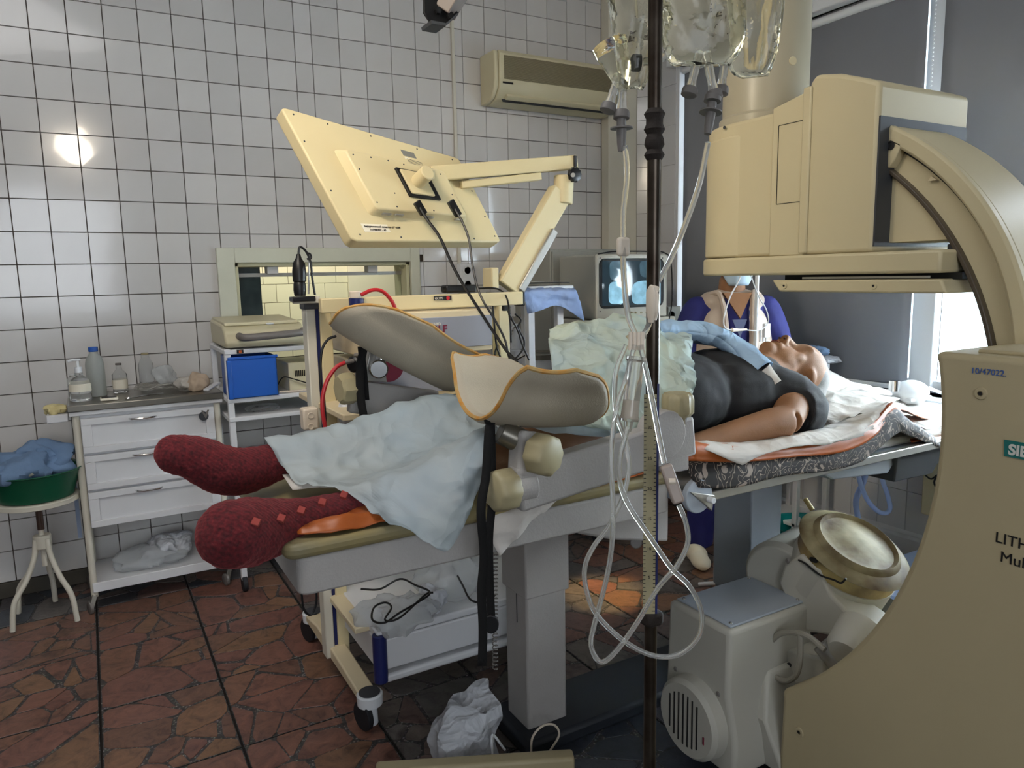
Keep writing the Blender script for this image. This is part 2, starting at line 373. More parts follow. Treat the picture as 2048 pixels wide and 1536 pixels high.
def wool_mat():
    m, nt, b, L = nodes_mat('red_knitted_wool')
    tc = nt.nodes.new('ShaderNodeTexCoord')
    nz = nt.nodes.new('ShaderNodeTexNoise'); nz.inputs['Scale'].default_value = 130; nz.inputs['Detail'].default_value = 6; L.new(tc.outputs['Object'], nz.inputs['Vector'])
    r = ramp(nt, [(.3, '#330a10'), (.55, '#5a141c'), (.75, '#712124')]); L.new(nz.outputs['Fac'], r.inputs[0]); L.new(r.outputs[0], b.inputs['Base Color'])
    b.inputs['Roughness'].default_value = .95; b.inputs['Sheen Weight'].default_value = .5; b.inputs['Sheen Tint'].default_value = lin('#b05050')
    wv = nt.nodes.new('ShaderNodeTexWave'); wv.inputs['Scale'].default_value = 48; wv.inputs['Distortion'].default_value = 1.0; wv.bands_direction = 'DIAGONAL'; L.new(tc.outputs['Object'], wv.inputs['Vector'])
    ad = nt.nodes.new('ShaderNodeMath'); ad.operation = 'ADD'; wm = nt.nodes.new('ShaderNodeMath'); wm.operation = 'MULTIPLY'; wm.inputs[1].default_value = .4; L.new(wv.outputs['Fac'], wm.inputs[0]); L.new(wm.outputs[0], ad.inputs[0]); L.new(nz.outputs['Fac'], ad.inputs[1])
    bp = nt.nodes.new('ShaderNodeBump'); bp.inputs['Distance'].default_value = .0012; L.new(ad.outputs[0], bp.inputs['Height']); L.new(bp.outputs[0], b.inputs['Normal'])
    return m
M['wool'] = wool_mat(); M['wool_pink'] = mat('salmon_wool', '#94403a', .95, bump=.001, bscale=200)
M['wool_grey'] = mat('flecked_wool', '#7a6a60', .95, var=.6, vscale=60, bump=.002, bscale=150)
def floral_mat():
    m, nt, b, L = nodes_mat('black_floral_fabric')
    tc = nt.nodes.new('ShaderNodeTexCoord')
    nz = nt.nodes.new('ShaderNodeTexNoise'); nz.inputs['Scale'].default_value = 9; L.new(tc.outputs['Object'], nz.inputs['Vector'])
    mx = nt.nodes.new('ShaderNodeMix'); mx.data_type = 'RGBA'; mx.inputs['Factor'].default_value = .12; L.new(tc.outputs['Object'], mx.inputs['A']); L.new(nz.outputs['Color'], mx.inputs['B'])
    wv = nt.nodes.new('ShaderNodeTexWave'); wv.wave_type = 'RINGS'; wv.rings_direction = 'SPHERICAL'; wv.inputs['Scale'].default_value = 15; wv.inputs['Distortion'].default_value = 16; wv.inputs['Detail'].default_value = 1; wv.inputs['Detail Scale'].default_value = 2.2
    L.new(mx.outputs['Result'], wv.inputs['Vector'])
    r = ramp(nt, [(.0, '#17110f'), (.93, '#1b1413'), (.97, '#8d7d70'), (1, '#9a8a7d')]); L.new(wv.outputs['Fac'], r.inputs[0])
    vo = nt.nodes.new('ShaderNodeTexVoronoi'); vo.inputs['Scale'].default_value = 26; L.new(mx.outputs['Result'], vo.inputs['Vector'])
    r2 = ramp(nt, [(.0, '#8f8076'), (.2, '#8f8076'), (.24, '#000000'), (1, '#000000')]); L.new(vo.outputs['Distance'], r2.inputs[0])
    a = nt.nodes.new('ShaderNodeMix'); a.data_type = 'RGBA'; a.blend_type = 'LIGHTEN'; a.inputs['Factor'].default_value = 1; L.new(r.outputs[0], a.inputs['A']); L.new(r2.outputs[0], a.inputs['B'])
    L.new(a.outputs['Result'], b.inputs['Base Color']); b.inputs['Roughness'].default_value = .8
    return m
M['floral'] = floral_mat()

# ================================================================ ROOM SHELL
WX, WY, CZ = 3.4, 4.18, 3.5          # window wall, tiled wall, ceiling
L0, R0 = -1.6, -3.0                    # left wall, rear wall
def struct(o): o['kind'] = 'structure'; return o
# tiled wall with hatch opening
HX0, HX1, HZ0, HZ1 = .70, 1.70, 1.02, 1.60
wb = B()
wb.box((L0 - .2, WY + .008, 0), (HX0, WY + .2, CZ)); wb.box((HX1, WY + .008, 0), (WX + .2, WY + .2, CZ))
wb.box((HX0, WY + .008, 0), (HX1, WY + .2, HZ0)); wb.box((HX0, WY + .008, HZ1), (HX1, WY + .2, CZ))
wall_back = struct(wb.build('wall_back', M['grout'], loc=(0, WY, 0), smooth=0))
tw = .1515; z_off = .0755
xs = [-.269 + tw * k for k in range(-9, 10)]      # left run of columns
xs = [x for x in xs if x < 1.0]
bounds = [(xs[i], xs[i] + tw) for i in range(len(xs) - 1)] + [(.943, 1.092), (1.092, 1.185)]
x = 1.185
while x < 3.05: bounds.append((x, min(x + .1525, 3.14))); x += .1525
def tile_mesh(w, h, dpt, seed, axis="Y", gap=.0011):
    """a bevelled tile lying against a wall; origin at its centre"""
    rnd = random.Random(seed); a = w / 2 - gap; b = h / 2 - gap; c = a - .0016; d = b - .0016
    t = [rnd.uniform(-.0008, .0008) for _ in range(4)]
    if axis == 'Y':
        back = [(-a, 0, -b), (a, 0, -b), (a, 0, b), (-a, 0, b)]; front = [(-c, -dpt + t[0], -d), (c, -dpt + t[1], -d), (c, -dpt + t[2], d), (-c, -dpt + t[3], d)]
    else:
        back = [(0, a, -b), (0, -a, -b), (0, -a, b), (0, a, b)]; front = [(-dpt + t[0], c, -d), (-dpt + t[1], -c, -d), (-dpt + t[2], -c, d), (-dpt + t[3], c, d)]
    me = bpy.data.meshes.new('tile'); v = back + front
    me.from_pydata(v, [], [(4, 5, 6, 7), (0, 1, 5, 4), (1, 2, 6, 5), (2, 3, 7, 6), (3, 0, 4, 7)]); me.update(); return me
protos = {}
rest = B(); rows = [z_off + .1525 * k for k in range(0, 22)]
cands = []; cut_n = 0
for (a, b) in bounds:
    if b < -.75: continue
    for z in rows:
        if z + .1525 > CZ: continue
        cx, cz = (a + b) / 2, z + .07625
        w_ = b - a
        if b > HX0 - .03 and a < HX1 + .03 and z + .1525 > HZ0 - .03 and z < HZ1 + .03:
            A2, B2, C2, D2 = a, b, z, z + .1525
            if D2 > HZ1 + .05: C2 = max(z, HZ1 + .04)
            elif C2 < HZ0 - .05: D2 = HZ0 - .04
            elif A2 < HX0 - .05: B2 = HX0 - .04
            elif B2 > HX1 + .04: A2 = HX1 + .03
            else: continue
            me_ = tile_mesh(B2 - A2, D2 - C2, .008, 3); me_.materials.append(M['tile'])
            o_ = bpy.data.objects.new('tile', me_); col.objects.link(o_); o_.parent = wall_back; o_.location = ((A2 + B2) / 2, .008, (C2 + D2) / 2); cut_n += 1
            continue
        # camera-space visibility
        rel = V(cx, WY, cz) - CAM
        zc = sum(R_[j][2] * rel[j] for j in range(3)); u = sum(R_[j][0] * rel[j] for j in range(3)) / zc * F_PX + 1024; v_ = sum(R_[j][1] * rel[j] for j in range(3)) / zc * F_PX + 768
        vis = -80 < u < 1250 and -80 < v_ < 1180
        if vis and u > 620 and v_ > 700: vis = False
        if vis and 560 < u < 930 and 330 < v_ < 480: vis = False
        cands.append((not vis, zc, cx, cz, w_))
cands.sort()
for i, (nv, zc, cx, cz, w_) in enumerate(cands):
    key = (round(w_, 3), i % 5)
    if key not in protos: protos[key] = tile_mesh(w_, .1525, .008, i); protos[key].materials.append(M['tile'])
    if i < 300 - cut_n:
        o = bpy.data.objects.new('tile', protos[key]); col.objects.link(o); o.parent = wall_back; o.location = (cx, .008, cz)
    else:
        me = protos[key]; rest.add([v.co + V(cx, WY + .008, cz) for v in me.vertices], [tuple(p.vertices) for p in me.polygons])
rest.build('tiles', M['tile'], wall_back, smooth=0, props={'kind': 'stuff'})
B().box((2.6, WY - .0, CZ - .25), (WX, WY + .01, CZ)).build('plaster_band', M['plaster'], wall_back, smooth=0)
struct(B().box((L0, WY - .012, 0), (WX, WY + .01, .075)).build('baseboard_back', mat('grimy_skirting', '#4b463d', .6, var=.4, vscale=5), bevel=.003))
# floor -------------------------------------------------------------
floor = struct(B().box((L0 - .2, R0 - .2, -.08), (WX + .2, WY + .2, -.012)).build('floor', M['joint'], loc=(0, 0, 0), smooth=0))
gx = [-1.69, -1.29, -.89, -.49, -.09, .31, .735, 1.14, 1.55, 1.96, 2.37, 2.78, 3.19, 3.4]; gy = [-.53, -.05, .43, .91, 1.39, 1.87, 2.35, 2.83, 3.32, 3.80, 4.17]
def clip(poly, n, d):
    out = []
    for i in range(len(poly)):
        a = poly[i]; b = poly[(i + 1) % len(poly)]; da = a[0] * n[0] + a[1] * n[1] - d; db = b[0] * n[0] + b[1] * n[1] - d
        if da <= 0: out.append(a)
        if da * db < 0: t = da / (da - db); out.append((a[0] + (b[0] - a[0]) * t, a[1] + (b[1] - a[1]) * t))
    return out
rr = random.Random(3); stones = []
slab_n = 0; slab_rest = B()
for i in range(len(gx) - 1):
    for j in range(len(gy) - 1):
        x0, x1, y0, y1 = gx[i] + .004, gx[i + 1] - .004, gy[j] + .003, gy[j + 1] - .003
        B().box((x0, y0, -.012), (x1, y1, 0)).build('slab', M['matrix'], floor, smooth=0)
        cx, cy = (x0 + x1) / 2, (y0 + y1) / 2
        rel = V(cx, cy, 0) - CAM; zc = sum(R_[q][2] * rel[q] for q in range(3))
        if zc < .6: continue
        u = sum(R_[q][0] * rel[q] for q in range(3)) / zc * F_PX + 1024; v_ = sum(R_[q][1] * rel[q] for q in range(3)) / zc * F_PX + 768
        if v_ > 1800 or u < -250 or u > 2150: continue
        pts = [(rr.uniform(x0, x1), rr.uniform(y0, y1)) for _ in range(rr.choice([8, 11, 13]))]
        rect = [(x0 + .002, y0 + .002), (x1 - .002, y0 + .002), (x1 - .002, y1 - .002), (x0 + .002, y1 - .002)]
        for a in pts:
            poly = rect
            for b_ in pts:
                if b_ is a: continue
                n = (b_[0] - a[0], b_[1] - a[1]); l = math.hypot(*n)
                if l < 1e-6: continue
                n = (n[0] / l, n[1] / l); mid = ((a[0] + b_[0]) / 2, (a[1] + b_[1]) / 2)
                poly = clip(poly, n, n[0] * mid[0] + n[1] * mid[1] - rr.choice([.0015, .0025, .005, .010]))
                if len(poly) < 3: break
            if len(poly) < 3: continue
            # chop corners for an irregular outline
            c = [sum(p[0] for p in poly) / len(poly), sum(p[1] for p in poly) / len(poly)]
            q = []
            for k in range(len(poly)):
                p, nx = poly[k], poly[(k + 1) % len(poly)]; pv = poly[k - 1]
                f1 = rr.uniform(.08, .2)
                q.append((p[0] + (pv[0] - p[0]) * f1, p[1] + (pv[1] - p[1]) * f1)); q.append((p[0] + (nx[0] - p[0]) * f1, p[1] + (nx[1] - p[1]) * f1))
                q.append((p[0] * .5 + nx[0] * .5 + rr.uniform(-.004, .001) * (p[0] - c[0]) / .1, p[1] * .5 + nx[1] * .5 + rr.uniform(-.004, .001) * (p[1] - c[1]) / .1))
            area_ = abs(sum(q[k][0] * q[(k + 1) % len(q)][1] - q[(k + 1) % len(q)][0] * q[k][1] for k in range(len(q)))) / 2
            if area_ < .0004: continue
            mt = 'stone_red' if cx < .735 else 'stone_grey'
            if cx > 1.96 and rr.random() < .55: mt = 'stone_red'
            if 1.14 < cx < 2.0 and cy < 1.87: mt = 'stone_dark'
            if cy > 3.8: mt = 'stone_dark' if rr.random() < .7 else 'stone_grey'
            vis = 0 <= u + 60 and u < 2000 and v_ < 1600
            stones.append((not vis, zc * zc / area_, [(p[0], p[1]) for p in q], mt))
stones.sort(key=lambda s: (s[0], s[1]))
restb = {'stone_red': B(), 'stone_grey': B(), 'stone_dark': B()}
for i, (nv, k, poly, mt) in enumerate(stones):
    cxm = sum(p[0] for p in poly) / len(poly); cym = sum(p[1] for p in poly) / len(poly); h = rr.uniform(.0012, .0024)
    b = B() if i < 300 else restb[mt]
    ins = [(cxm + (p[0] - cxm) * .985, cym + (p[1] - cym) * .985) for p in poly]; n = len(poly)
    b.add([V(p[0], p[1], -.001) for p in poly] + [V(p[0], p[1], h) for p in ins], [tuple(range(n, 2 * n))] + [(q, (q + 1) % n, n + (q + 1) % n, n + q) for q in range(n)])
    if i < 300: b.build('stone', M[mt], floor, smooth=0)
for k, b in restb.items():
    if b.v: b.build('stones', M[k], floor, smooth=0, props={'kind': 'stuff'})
# ceiling, other walls ---------------------------------------------
struct(B().box((L0 - .2, R0 - .2, CZ), (WX + .2, WY + .2, CZ + .1)).build('ceiling', M['ceiling'], smooth=0))
struct(B().box((L0 - .2, R0, 0), (L0, WY, CZ)).build('wall_left', M['plaster'], smooth=0))
# unseen rear wall, opening added to let in fill light from behind
rw = B(); rw.box((L0, R0 - .2, 0), (-1.4, R0, CZ)); rw.box((.4, R0 - .2, 0), (WX, R0, CZ)); rw.box((-1.4, R0 - .2, 0), (.4, R0, 1.0)); rw.box((-1.4, R0 - .2, 2.6), (.4, R0, CZ))
struct(rw.build('wall_rear', M['plaster'], smooth=0))
# window wall: big opening from sill .88 to 2.82, Y -0.2 .. 3.72
WY0, WY1, WZ0, WZ1 = -.3, 3.70, .90, 2.80
rg = B(); rg.box((WX, WY1, 0), (WX + .35, WY, CZ)); rg.box((WX, R0, 0), (WX + .35, WY0, CZ)); rg.box((WX, WY0, 0), (WX + .35, WY1, WZ0)); rg.box((WX, WY0, WZ1), (WX + .35, WY1, CZ))
wall_right = struct(rg.build('wall_right', M['white'], smooth=0))
# tiles under the sill
tb = tile_mesh(.15, .2, .006, 4, 'X', .001); tb.materials.append(M['tile_big']); tb2 = tile_mesh(.15, .25, .006, 5, 'X', .001); tb2.materials.append(M['tile_big'])
y = 3.70
while y > 1.2:
    for z in (.22, .42, .62):
        o = bpy.data.objects.new('tile', tb); col.objects.link(o); o.parent = wall_right; o.location = (WX - wall_right.location.x, y - .075 - wall_right.location.y, z + .1)
    y -= .15
for k in range(8):
    for yy in (3.80, 3.95):
        o = bpy.data.objects.new('tile', tb2); col.objects.link(o); o.parent = wall_right; o.location = (WX - wall_right.location.x, yy - wall_right.location.y, .95 + .25 * k + .125)
struct(B().box((WX - .05, WY0, .10), (WX, 3.95, .20)).build('baseboard_right', M['white'], bevel=.004))
struct(B().box((WX - .06, WY0, 0), (WX, 3.95, .10)).build('trim_1', M['skirting']))
struct(B().box((WX - .10, WY0 - .05, WZ0 - .03), (WX + .30, WY1 + .02, WZ0)).build('trim_2', M['whiteplastic'], bevel=.006))   # sill board
# window frames: mullions
wx0, wx1 = WX + .10, WX + .17
win = struct(B().box((wx0, WY0, WZ0), (wx1, WY0 + .06, WZ1)).box((wx0, WY1 - .06, WZ0), (wx1, WY1, WZ1)).box((wx0, WY0, WZ1 - .06), (wx1, WY1, WZ1)).box((wx0, WY0, WZ0), (wx1, WY1, WZ0 + .06)).build('window_1', M['whiteplastic'], bevel=.004))
for (ya, yb) in ((2.02, 2.13), (.55, .70)):
    f = B().box((wx0 - .02, ya, WZ0 + .02), (wx1 + .01, yb, WZ1 - .02)).build('window_frame', M['whiteplastic'], win, bevel=.004)
for (ya, yb) in ((.70, 2.02), (2.13, 3.64), (-.24, .55)):
    B().box((wx0 + .03, ya, WZ0 + .06), (wx0 + .038, yb, WZ1 - .06)).build('pane', M['glass'], win, smooth=0)
hd = struct(B().box((WX - .06, WY0, 2.80), (WX + .1, WY1 + .06, 2.92)).build('trim_3', M['whiteplastic'], bevel=.006))
# blinds
def blind(y0, y1, z0, label, right=False):
    t = thing('roller_blind', (WX - .0, (y0 + y1) / 2, z0), label, 'blind')
    n = 30; g = []
    for k in range(2):
        g.append([V(WX + .02 + .004 * math.sin(q * .6), y0 + (y1 - y0) * q / n, (z0, 2.80)[k]) for q in range(n + 1)])
    B().grid(g).build('fabric', M['blind'], t, solid=.002, props={'label': 'dark grey blind fabric'})
    B().box((WX + .01, y0, z0 - .02), (WX + .03, y1, z0 + .004)).build('bottom_rail', M['whiteplastic'], t, bevel=.004)
    B().cyl((WX + .02, y0 - .01, 2.77), (WX + .02, y1 + .01, 2.77), .022).build('roller', M['whiteplastic'], t)
    return t
blind(2.10, 3.67, .93, 'long dark grey roller blind drawn down to the sill behind the nurse')
b2 = blind(.2, 2.02, 1.765, 'grey roller blind half raised above the bright uncovered window pane')
# bead chain of the right blind
ch = B()
for k in range(70): ch.ball((WX - .01, 2.05, 1.45 + .018 * k), .0045, 6)
ch.build('bead_chain', M['whiteplastic'], b2, props={'kind': 'stuff'})
# corner chase: boxed pipe and chamfered tiled pier
A = V(3.03, WY, 0); 
struct(B().prism([V(3.14, WY, 0), V(3.14, 4.10, 0), V(3.32, 4.02, 0), V(3.32, WY, 0)], (0, 0, CZ)).build('trim_4', M['offwhite'], bevel=.004))
pier = struct(B().prism([V(3.32, WY, 0), V(3.32, 4.02, 0), V(3.40, 3.93, 0), V(3.48, WY, 0)], (0, 0, CZ)).build('wall_corner', M['grout'], smooth=0))
pd = V(.08, -.09, 0).normalized(); pn = V(-.09, -.08, 0).normalized()
for z in rows:
    if z < .9 or z > CZ - .16: continue
    c0 = V(3.32, 4.02, z + .0015); w_ = .12 - .002
    q = [c0 + pd * .001, c0 + pd * w_, c0 + pd * w_ + V(0, 0, .1495), c0 + pd * .001 + V(0, 0, .1495)]
    B().hexa([q[0], q[1], q[1] + pn * .006, q[0] + pn * .006, q[3], q[2], q[2] + pn * .006, q[3] + pn * .006]).build('tile', M['tile'], pier, smooth=0)
struct(B().box((2.022, WY - .018, .9), (2.042, WY, CZ)).build('trim_5', M['offwhite'], bevel=.003))
# hatch window with the lit room behind
hat = struct(B().box((HX0 - .09, WY - .03, HZ0 - .09), (HX0, WY + .0, HZ1 + .08)).box((HX1, WY - .03, HZ0 - .09), (HX1 + .06, WY, HZ1 + .08)).box((HX0, WY - .03, HZ1), (HX1, WY, HZ1 + .08)).box((HX0, WY - .03, HZ0 - .09), (HX1, WY, HZ0)).build('window_2', mat('pale_green_frame', '#cfcfbd', .5, var=.05), bevel=.004))
rv = mat('cream_reveal', '#cfcbaa', .5)
B().box((HX0, WY, HZ0), (HX0 + .02, WY + .2, HZ1)).box((HX1 - .02, WY, HZ0), (HX1, WY + .2, HZ1)).box((HX0, WY, HZ1 - .02), (HX1, WY + .2, HZ1)).box((HX0, WY, HZ0), (HX1, WY + .2, HZ0 + .02)).build('window_frame', rv, hat, bevel=.002)
B().box((HX0 + .02, WY + .09, HZ0), (HX1 - .02, WY + .094, HZ1 - .07)).build('pane', M['glass'], hat, smooth=0)
B().box((HX0, WY + .08, HZ1 - .075), (HX1, WY + .105, HZ1 - .055)).build('rail', M['alu'], hat)
for xx in (.88, 1.46): B().box((xx, WY + .05, HZ1 - .06), (xx + .06, WY + .12, HZ1 - .02)).build('hanger', M['white'], hat, bevel=.003)
# next room
nx0, nx1, ny1 = -.2, 3.2, 6.2
br = B(); br.box((nx0, ny1, 0), (nx1, ny1 + .1, 2.8)); br.box((nx0 - .1, WY + .2, 0), (nx0, ny1, 2.8)); br.box((nx1, WY + .2, 0), (nx1 + .1, ny1, 2.8)); br.box((nx0, WY + .2, 2.8), (nx1, ny1, 2.9)); br.box((nx0, WY + .2, -.1), (nx1, ny1, 0))
nroom = struct(br.build('wall_next_room', M['grout'], smooth=0))
me = tile_mesh(.2, .15, .006, 9); mt_ = mat('bright_cream_tile', '#e6dfc8', .3, objvar=.03); me.materials.append(mt_)
for i in range(9):
    for j in range(7):
        o = bpy.data.objects.new('tile', me); col.objects.link(o); o.parent = nroom
        o.location = V(.75 + .2 * i + (.1 if j % 2 else 0), ny1, .95 + .15 * j) - nroom.location
B().box((1.95, ny1 - .03, 1.1), (2.55, ny1 - .012, 1.85)).build('poster', M['paper'], nroom, smooth=0)
B().box((2.6, ny1 - .05, .9), (2.9, ny1 - .012, 2.2)).build('door_leaf', rv, nroom, smooth=0)
B().box((.62, WY + .6, .5), (.95, WY + .65, 2.0)).build('screen_panel', mat('blue_grey_panel', '#60707c', .4, var=.4, vscale=10), nroom, smooth=0)
area('next_room_lamp', (1.4, 5.2, 2.6), (1.5, 5.8, 1.2), 1.0, .5, 38, (1, .95, .75))
# ================================================================ OPERATING TABLE
TZ = .95; TY0, TY1 = 1.50, 2.09
t = thing('operating_table', (1.2, 1.85, 0), 'long cream and grey operating table the patient lies on, on two square columns', 'table')
def rrect(x0, x1, y0, y1, r, n=5):
    out = []
    for (cx, cy, a0) in ((x1 - r, y0 + r, -90), (x1 - r, y1 - r, 0), (x0 + r, y1 - r, 90), (x0 + r, y0 + r, 180)):
        for k in range(n + 1): a = math.radians(a0 + 90 * k / n); out.append((cx + r * math.cos(a), cy + r * math.sin(a)))
    return out
B().prism([V(a, b, .918) for a, b in rrect(.31, 1.40, TY0, TY1, .03)], (0, 0, .034)).build('cushion', M['cushion'], t, bevel=.012, seg=3)
B().prism([V(a, b, .835) for a, b in rrect(.335, 1.37, TY0 + .004, TY1 - .01, .025)], (0, 0, .083)).build('leg_plate', M['apron'], t, bevel=.006)
B().prism([V(a, b, .848) for a, b in rrect(1.42, 3.28, TY0 + .01, TY1, .02)], (0, 0, .022)).build('table_top', M['greyblue'], t, bevel=.003)
B().prism([V(a, b, .872) for a, b in rrect(1.44, 3.25, TY0 + .03, TY1 - .02, .03)], (0, 0, .030)).build('cushion', M['white_cloth'], t, bevel=.012)
B().box((1.42, TY0 - .016, .848), (3.2, TY0 + .008, .876)).build('side_rail', M['alu'], t, bevel=.003)
B().prism([V(2.05, 1.56, .85), V(2.55, 1.56, .85), V(2.46, 1.56, .765), V(2.15, 1.56, .79)], (0, .5, 0)).build('under_tray', M['greyblue'], t, bevel=.006)
B().prism([V(2.47, 1.535, .85), V(2.80, 1.53, .85), V(2.74, 1.56, .72), V(2.50, 1.56, .725)], (0, .5, 0)).build('head_bracket', M['darkgrey'], t, bevel=.006)
# columns
def column(x0, x1, y0, y1, zt, m):
    c = B().box((x0, y0, .05), (x1, y1, zt)).build('column', m, t, bevel=.008)
    B().box((x0 - .002, y0 + (y1 - y0) * .42, .4), (x0 + .001, y0 + (y1 - y0) * .44, zt - .01)).build('seam', M['darkgrey'], c, smooth=0)
    return c
column(1.105, 1.255, 1.865, 2.0, .84, M['apron'])
B().box((1.098, 1.855, .50), (1.262, 2.01, .84)).build('column_sleeve', M['apron'], t, bevel=.006)
cx0, cx1 = P(1500, 1100, Y=1.80).x, P(1556, 1100, Y=1.80).x; cy1_ = P(1430, 1100, X=cx0).y
column(cx0, cx1, 1.80, cy1_, .85, M['greyblue'])
B().box((cx0 - .006, 1.794, .30), (cx1 + .006, cy1_ + .004, .85)).build('column_sleeve', M['greyblue'], t, bevel=.006)
B().box((1.06, 1.80, .0), (2.36, 2.06, .055)).build('base', M['skirting'], t, bevel=.015)
B().cyl(P(1272, 1085, Y=1.62), P(1272, 1085, Y=1.66), .018).build('latch', M['greycap'], t, bevel=.003)
B().prism([V(1.10, 1.60, .86), V(1.45, 1.60, .86), V(1.45, 1.60, .70), V(1.25, 1.60, .745), V(1.12, 1.60, .79)], (0, .3, 0)).build('gear_housing', M['apron'], t, bevel=.008)
# hinge with fan-shaped plate at the middle joint
h = P(1400, 990, Y=1.48)
B().lathe(h + V(-.01, .012, 0), (0, -1, 0), [(0, .05), (.02, .05)], 32).build('hinge_disc', M['greyblue'], t, bevel=.003)
B().prism([h + V(-.05, 0, .02), h + V(.045, 0, -.005), h + V(.035, 0, -.05)], (0, -.014, 0)).build('hinge_plate', M['alu'], t, bevel=.002)
B().cyl(h + V(.02, 0, -.012), h + V(.02, -.035, -.012), .009).build('hinge_bolt', M['whiteplastic'], t, bevel=.002)
# base foot bar at the bottom of the frame
B().bar(V(.60, 1.885, .085), V(1.12, 1.632, .085), .05, .05).build('foot_bar', M['greyhouse'], t, bevel=.01, seg=3)
# foot-end cable loop, spiral cord
B().tube(catmull([P(985, 1510, Z=.06), P(985, 1470, Z=.1), P(1010, 1500, Z=.05)], 6), .004).build('foot_cable', M['whiteplastic'], t)
B().tube(catmull([P(1062, 1510, Y=1.78), P(1065, 1475, Y=1.78), P(1085, 1452, Y=1.78), P(1108, 1450, Y=1.78), P(1118, 1470, Y=1.78), P(1098, 1505, Y=1.78)], 8), .0035).build('cable_loop', M['clamp'], t)
sp = [P(990, 1040 + k * 1.5, Y=1.6) + V(.007 * math.cos(k * 1.2), .007 * math.sin(k * 1.2), 0) for k in range(200)]
B().tube(sp, .0018, 5).build('spiral_cord', M['greycap'], t)

# ================================================================ LEG HOLDERS
def knob(b, c, d, r, L, lobes=10, amp=.06):
    d, u, v = frame(d); n = lobes * 4; prof = [(0, .72), (.12 * L, .9), (.2 * L, 1), (.72 * L, 1), (.9 * L, .95), (L, .8)]
    vs = []; c = Vector(c)
    for (tt, s) in prof:
        for k in range(n):
            a = 2 * math.pi * k / n; rr_ = r * s * (1 + amp * math.cos(lobes * a)); vs.append(c + d * tt + (u * math.cos(a) + v * math.sin(a)) * rr_)
    fs = [(i * n + k, i * n + (k + 1) % n, (i + 1) * n + (k + 1) % n, (i + 1) * n + k) for i in range(len(prof) - 1) for k in range(n)]
    fs += [tuple(range(n))[::-1], tuple((len(prof) - 1) * n + k for k in range(n))]
    b.add(vs, fs); return b
def trough(name, parent, o, ax, side, up, Ln, rad, th=.024, far_len=.85):
    """curved leg shell: U section, long rounded near flank; ax = along the leg, side = towards the near flank, up"""
    ax = Vector(ax).normalized(); side = Vector(side); side = (side - ax * side.dot(ax)).normalized(); up = Vector(up); up = (up - ax * up.dot(ax) - side * up.dot(side)).normalized()
    NU, NV = 44, 26
    def prof(u):     # u -1 far rim .. 0 bottom .. 1 near rim, flares outwards at the rims
        a = u * math.radians(82); x = rad * math.sin(a) * 1.0; z = -rad * math.cos(a) * .92
        fl = max(0, abs(u) - .72) / .28; x += math.copysign(fl * fl * .045, u); z += fl * .02
        return x, z
    outer = []; inner = []
    for i in range(NU + 1):
        u = -1 + 2 * i / NU; x, z = prof(u); x2, z2 = prof(u + .001); tx, tz = x2 - x, z2 - z; l = math.hypot(tx, tz); nx, nz = -tz / l, tx / l
        au = (u + 1) / 2
        s0 = .10 * Ln * (1 - math.sqrt(max(0, 1 - (abs(u)) ** 6)))        # entry end edge profile
        ext = Ln * (far_len + (1 - far_len) * au); s1 = ext - .55 * Ln * (1 - math.sqrt(max(0, 1 - abs(u) ** 4.5)))
        ro, ri = [], []
        for j in range(NV + 1):
            vv = j / NV; s = s0 * .55 + (s1 - s0 * .55) * vv
            e = min(vv, 1 - vv, (1 - abs(u)) * .8) ; k = min(1, e / .05); tt = th * (.35 + .65 * math.sqrt(1 - (1 - k) ** 2))
            sag = .03 * (vv - .5) ** 2
            c = o + ax * s + side * x + up * (z + sag)
            n_ = side * nx + up * nz
            ro.append(c - n_ * tt / 2); ri.append(c + n_ * tt / 2)
        outer.append(ro); inner.append(ri)
    b = B().grid(outer); b.grid([r[::-1] for r in inner])
    C = NV + 1; N0 = (NU + 1) * C
    # rim closing strip
    idx = [(0, j) for j in range(C)] + [(i, C - 1) for i in range(1, NU + 1)] + [(NU, j) for j in range(C - 2, -1, -1)] + [(i, 0) for i in range(NU - 1, 0, -1)]
    for k in range(len(idx)):
        (i, j), (i2, j2) = idx[k], idx[(k + 1) % len(idx)]
        b.f.append((i * C + j, i2 * C + j2, N0 + i2 * C + (C - 1 - j2), N0 + i * C + (C - 1 - j)))
    sh = b.build(name, M['shell'], parent, smooth=50)
    rim = [(outer[i][j] + inner[i][j]) / 2 for i, j in idx]
    # exposed foam strip running round the rim, and the seam beside it
    B().tube(rim, th * .24, 6, closed=True).build('rim_foam', M['orange_foam'], sh, props={'label': 'frayed orange rim'})
    return sh
# near holder
nh = thing('leg_holder', P(1050, 1010, Y=1.40), 'near leg holder, its U-shaped cream shell over the table edge with beige knobs below', 'leg holder', 'leg holders on both sides of the table')
trough('leg_shell', nh, V(.765, 1.478, 1.306), (1, -.03, -.13), (0, -1, 0), (0, 0, 1), .30, .146, .022, .9)
B().bar(P(1045, 975, Y=1.40) + V(-.02, 0, 0), P(1378, 868, Y=1.40), .05, .105).build('side_bar', M['apron'], nh, bevel=.008)
B().lathe(P(1335, 870, Y=1.368), (0, 1, 0), [(0, .062), (.05, .062)], 36).build('bar_pivot', M['apron'], nh, bevel=.003)
B().box(tuple(P(1378, 940, Y=1.38) + V(-.075, -.004, 0)), tuple(P(1378, 835, Y=1.38) + V(0, .055, 0))).build('clamp_block', M['apron'], nh, bevel=.006)
k = P(1355, 833, Y=1.40); kb = B(); knob(kb, k, (0, 0, 1), .040, .062); kb.build('knob', M['knob'], nh, smooth=48)
B().cyl(k + V(0, 0, -.02), k, .026).build('knob_collar', M['chrome'], nh)
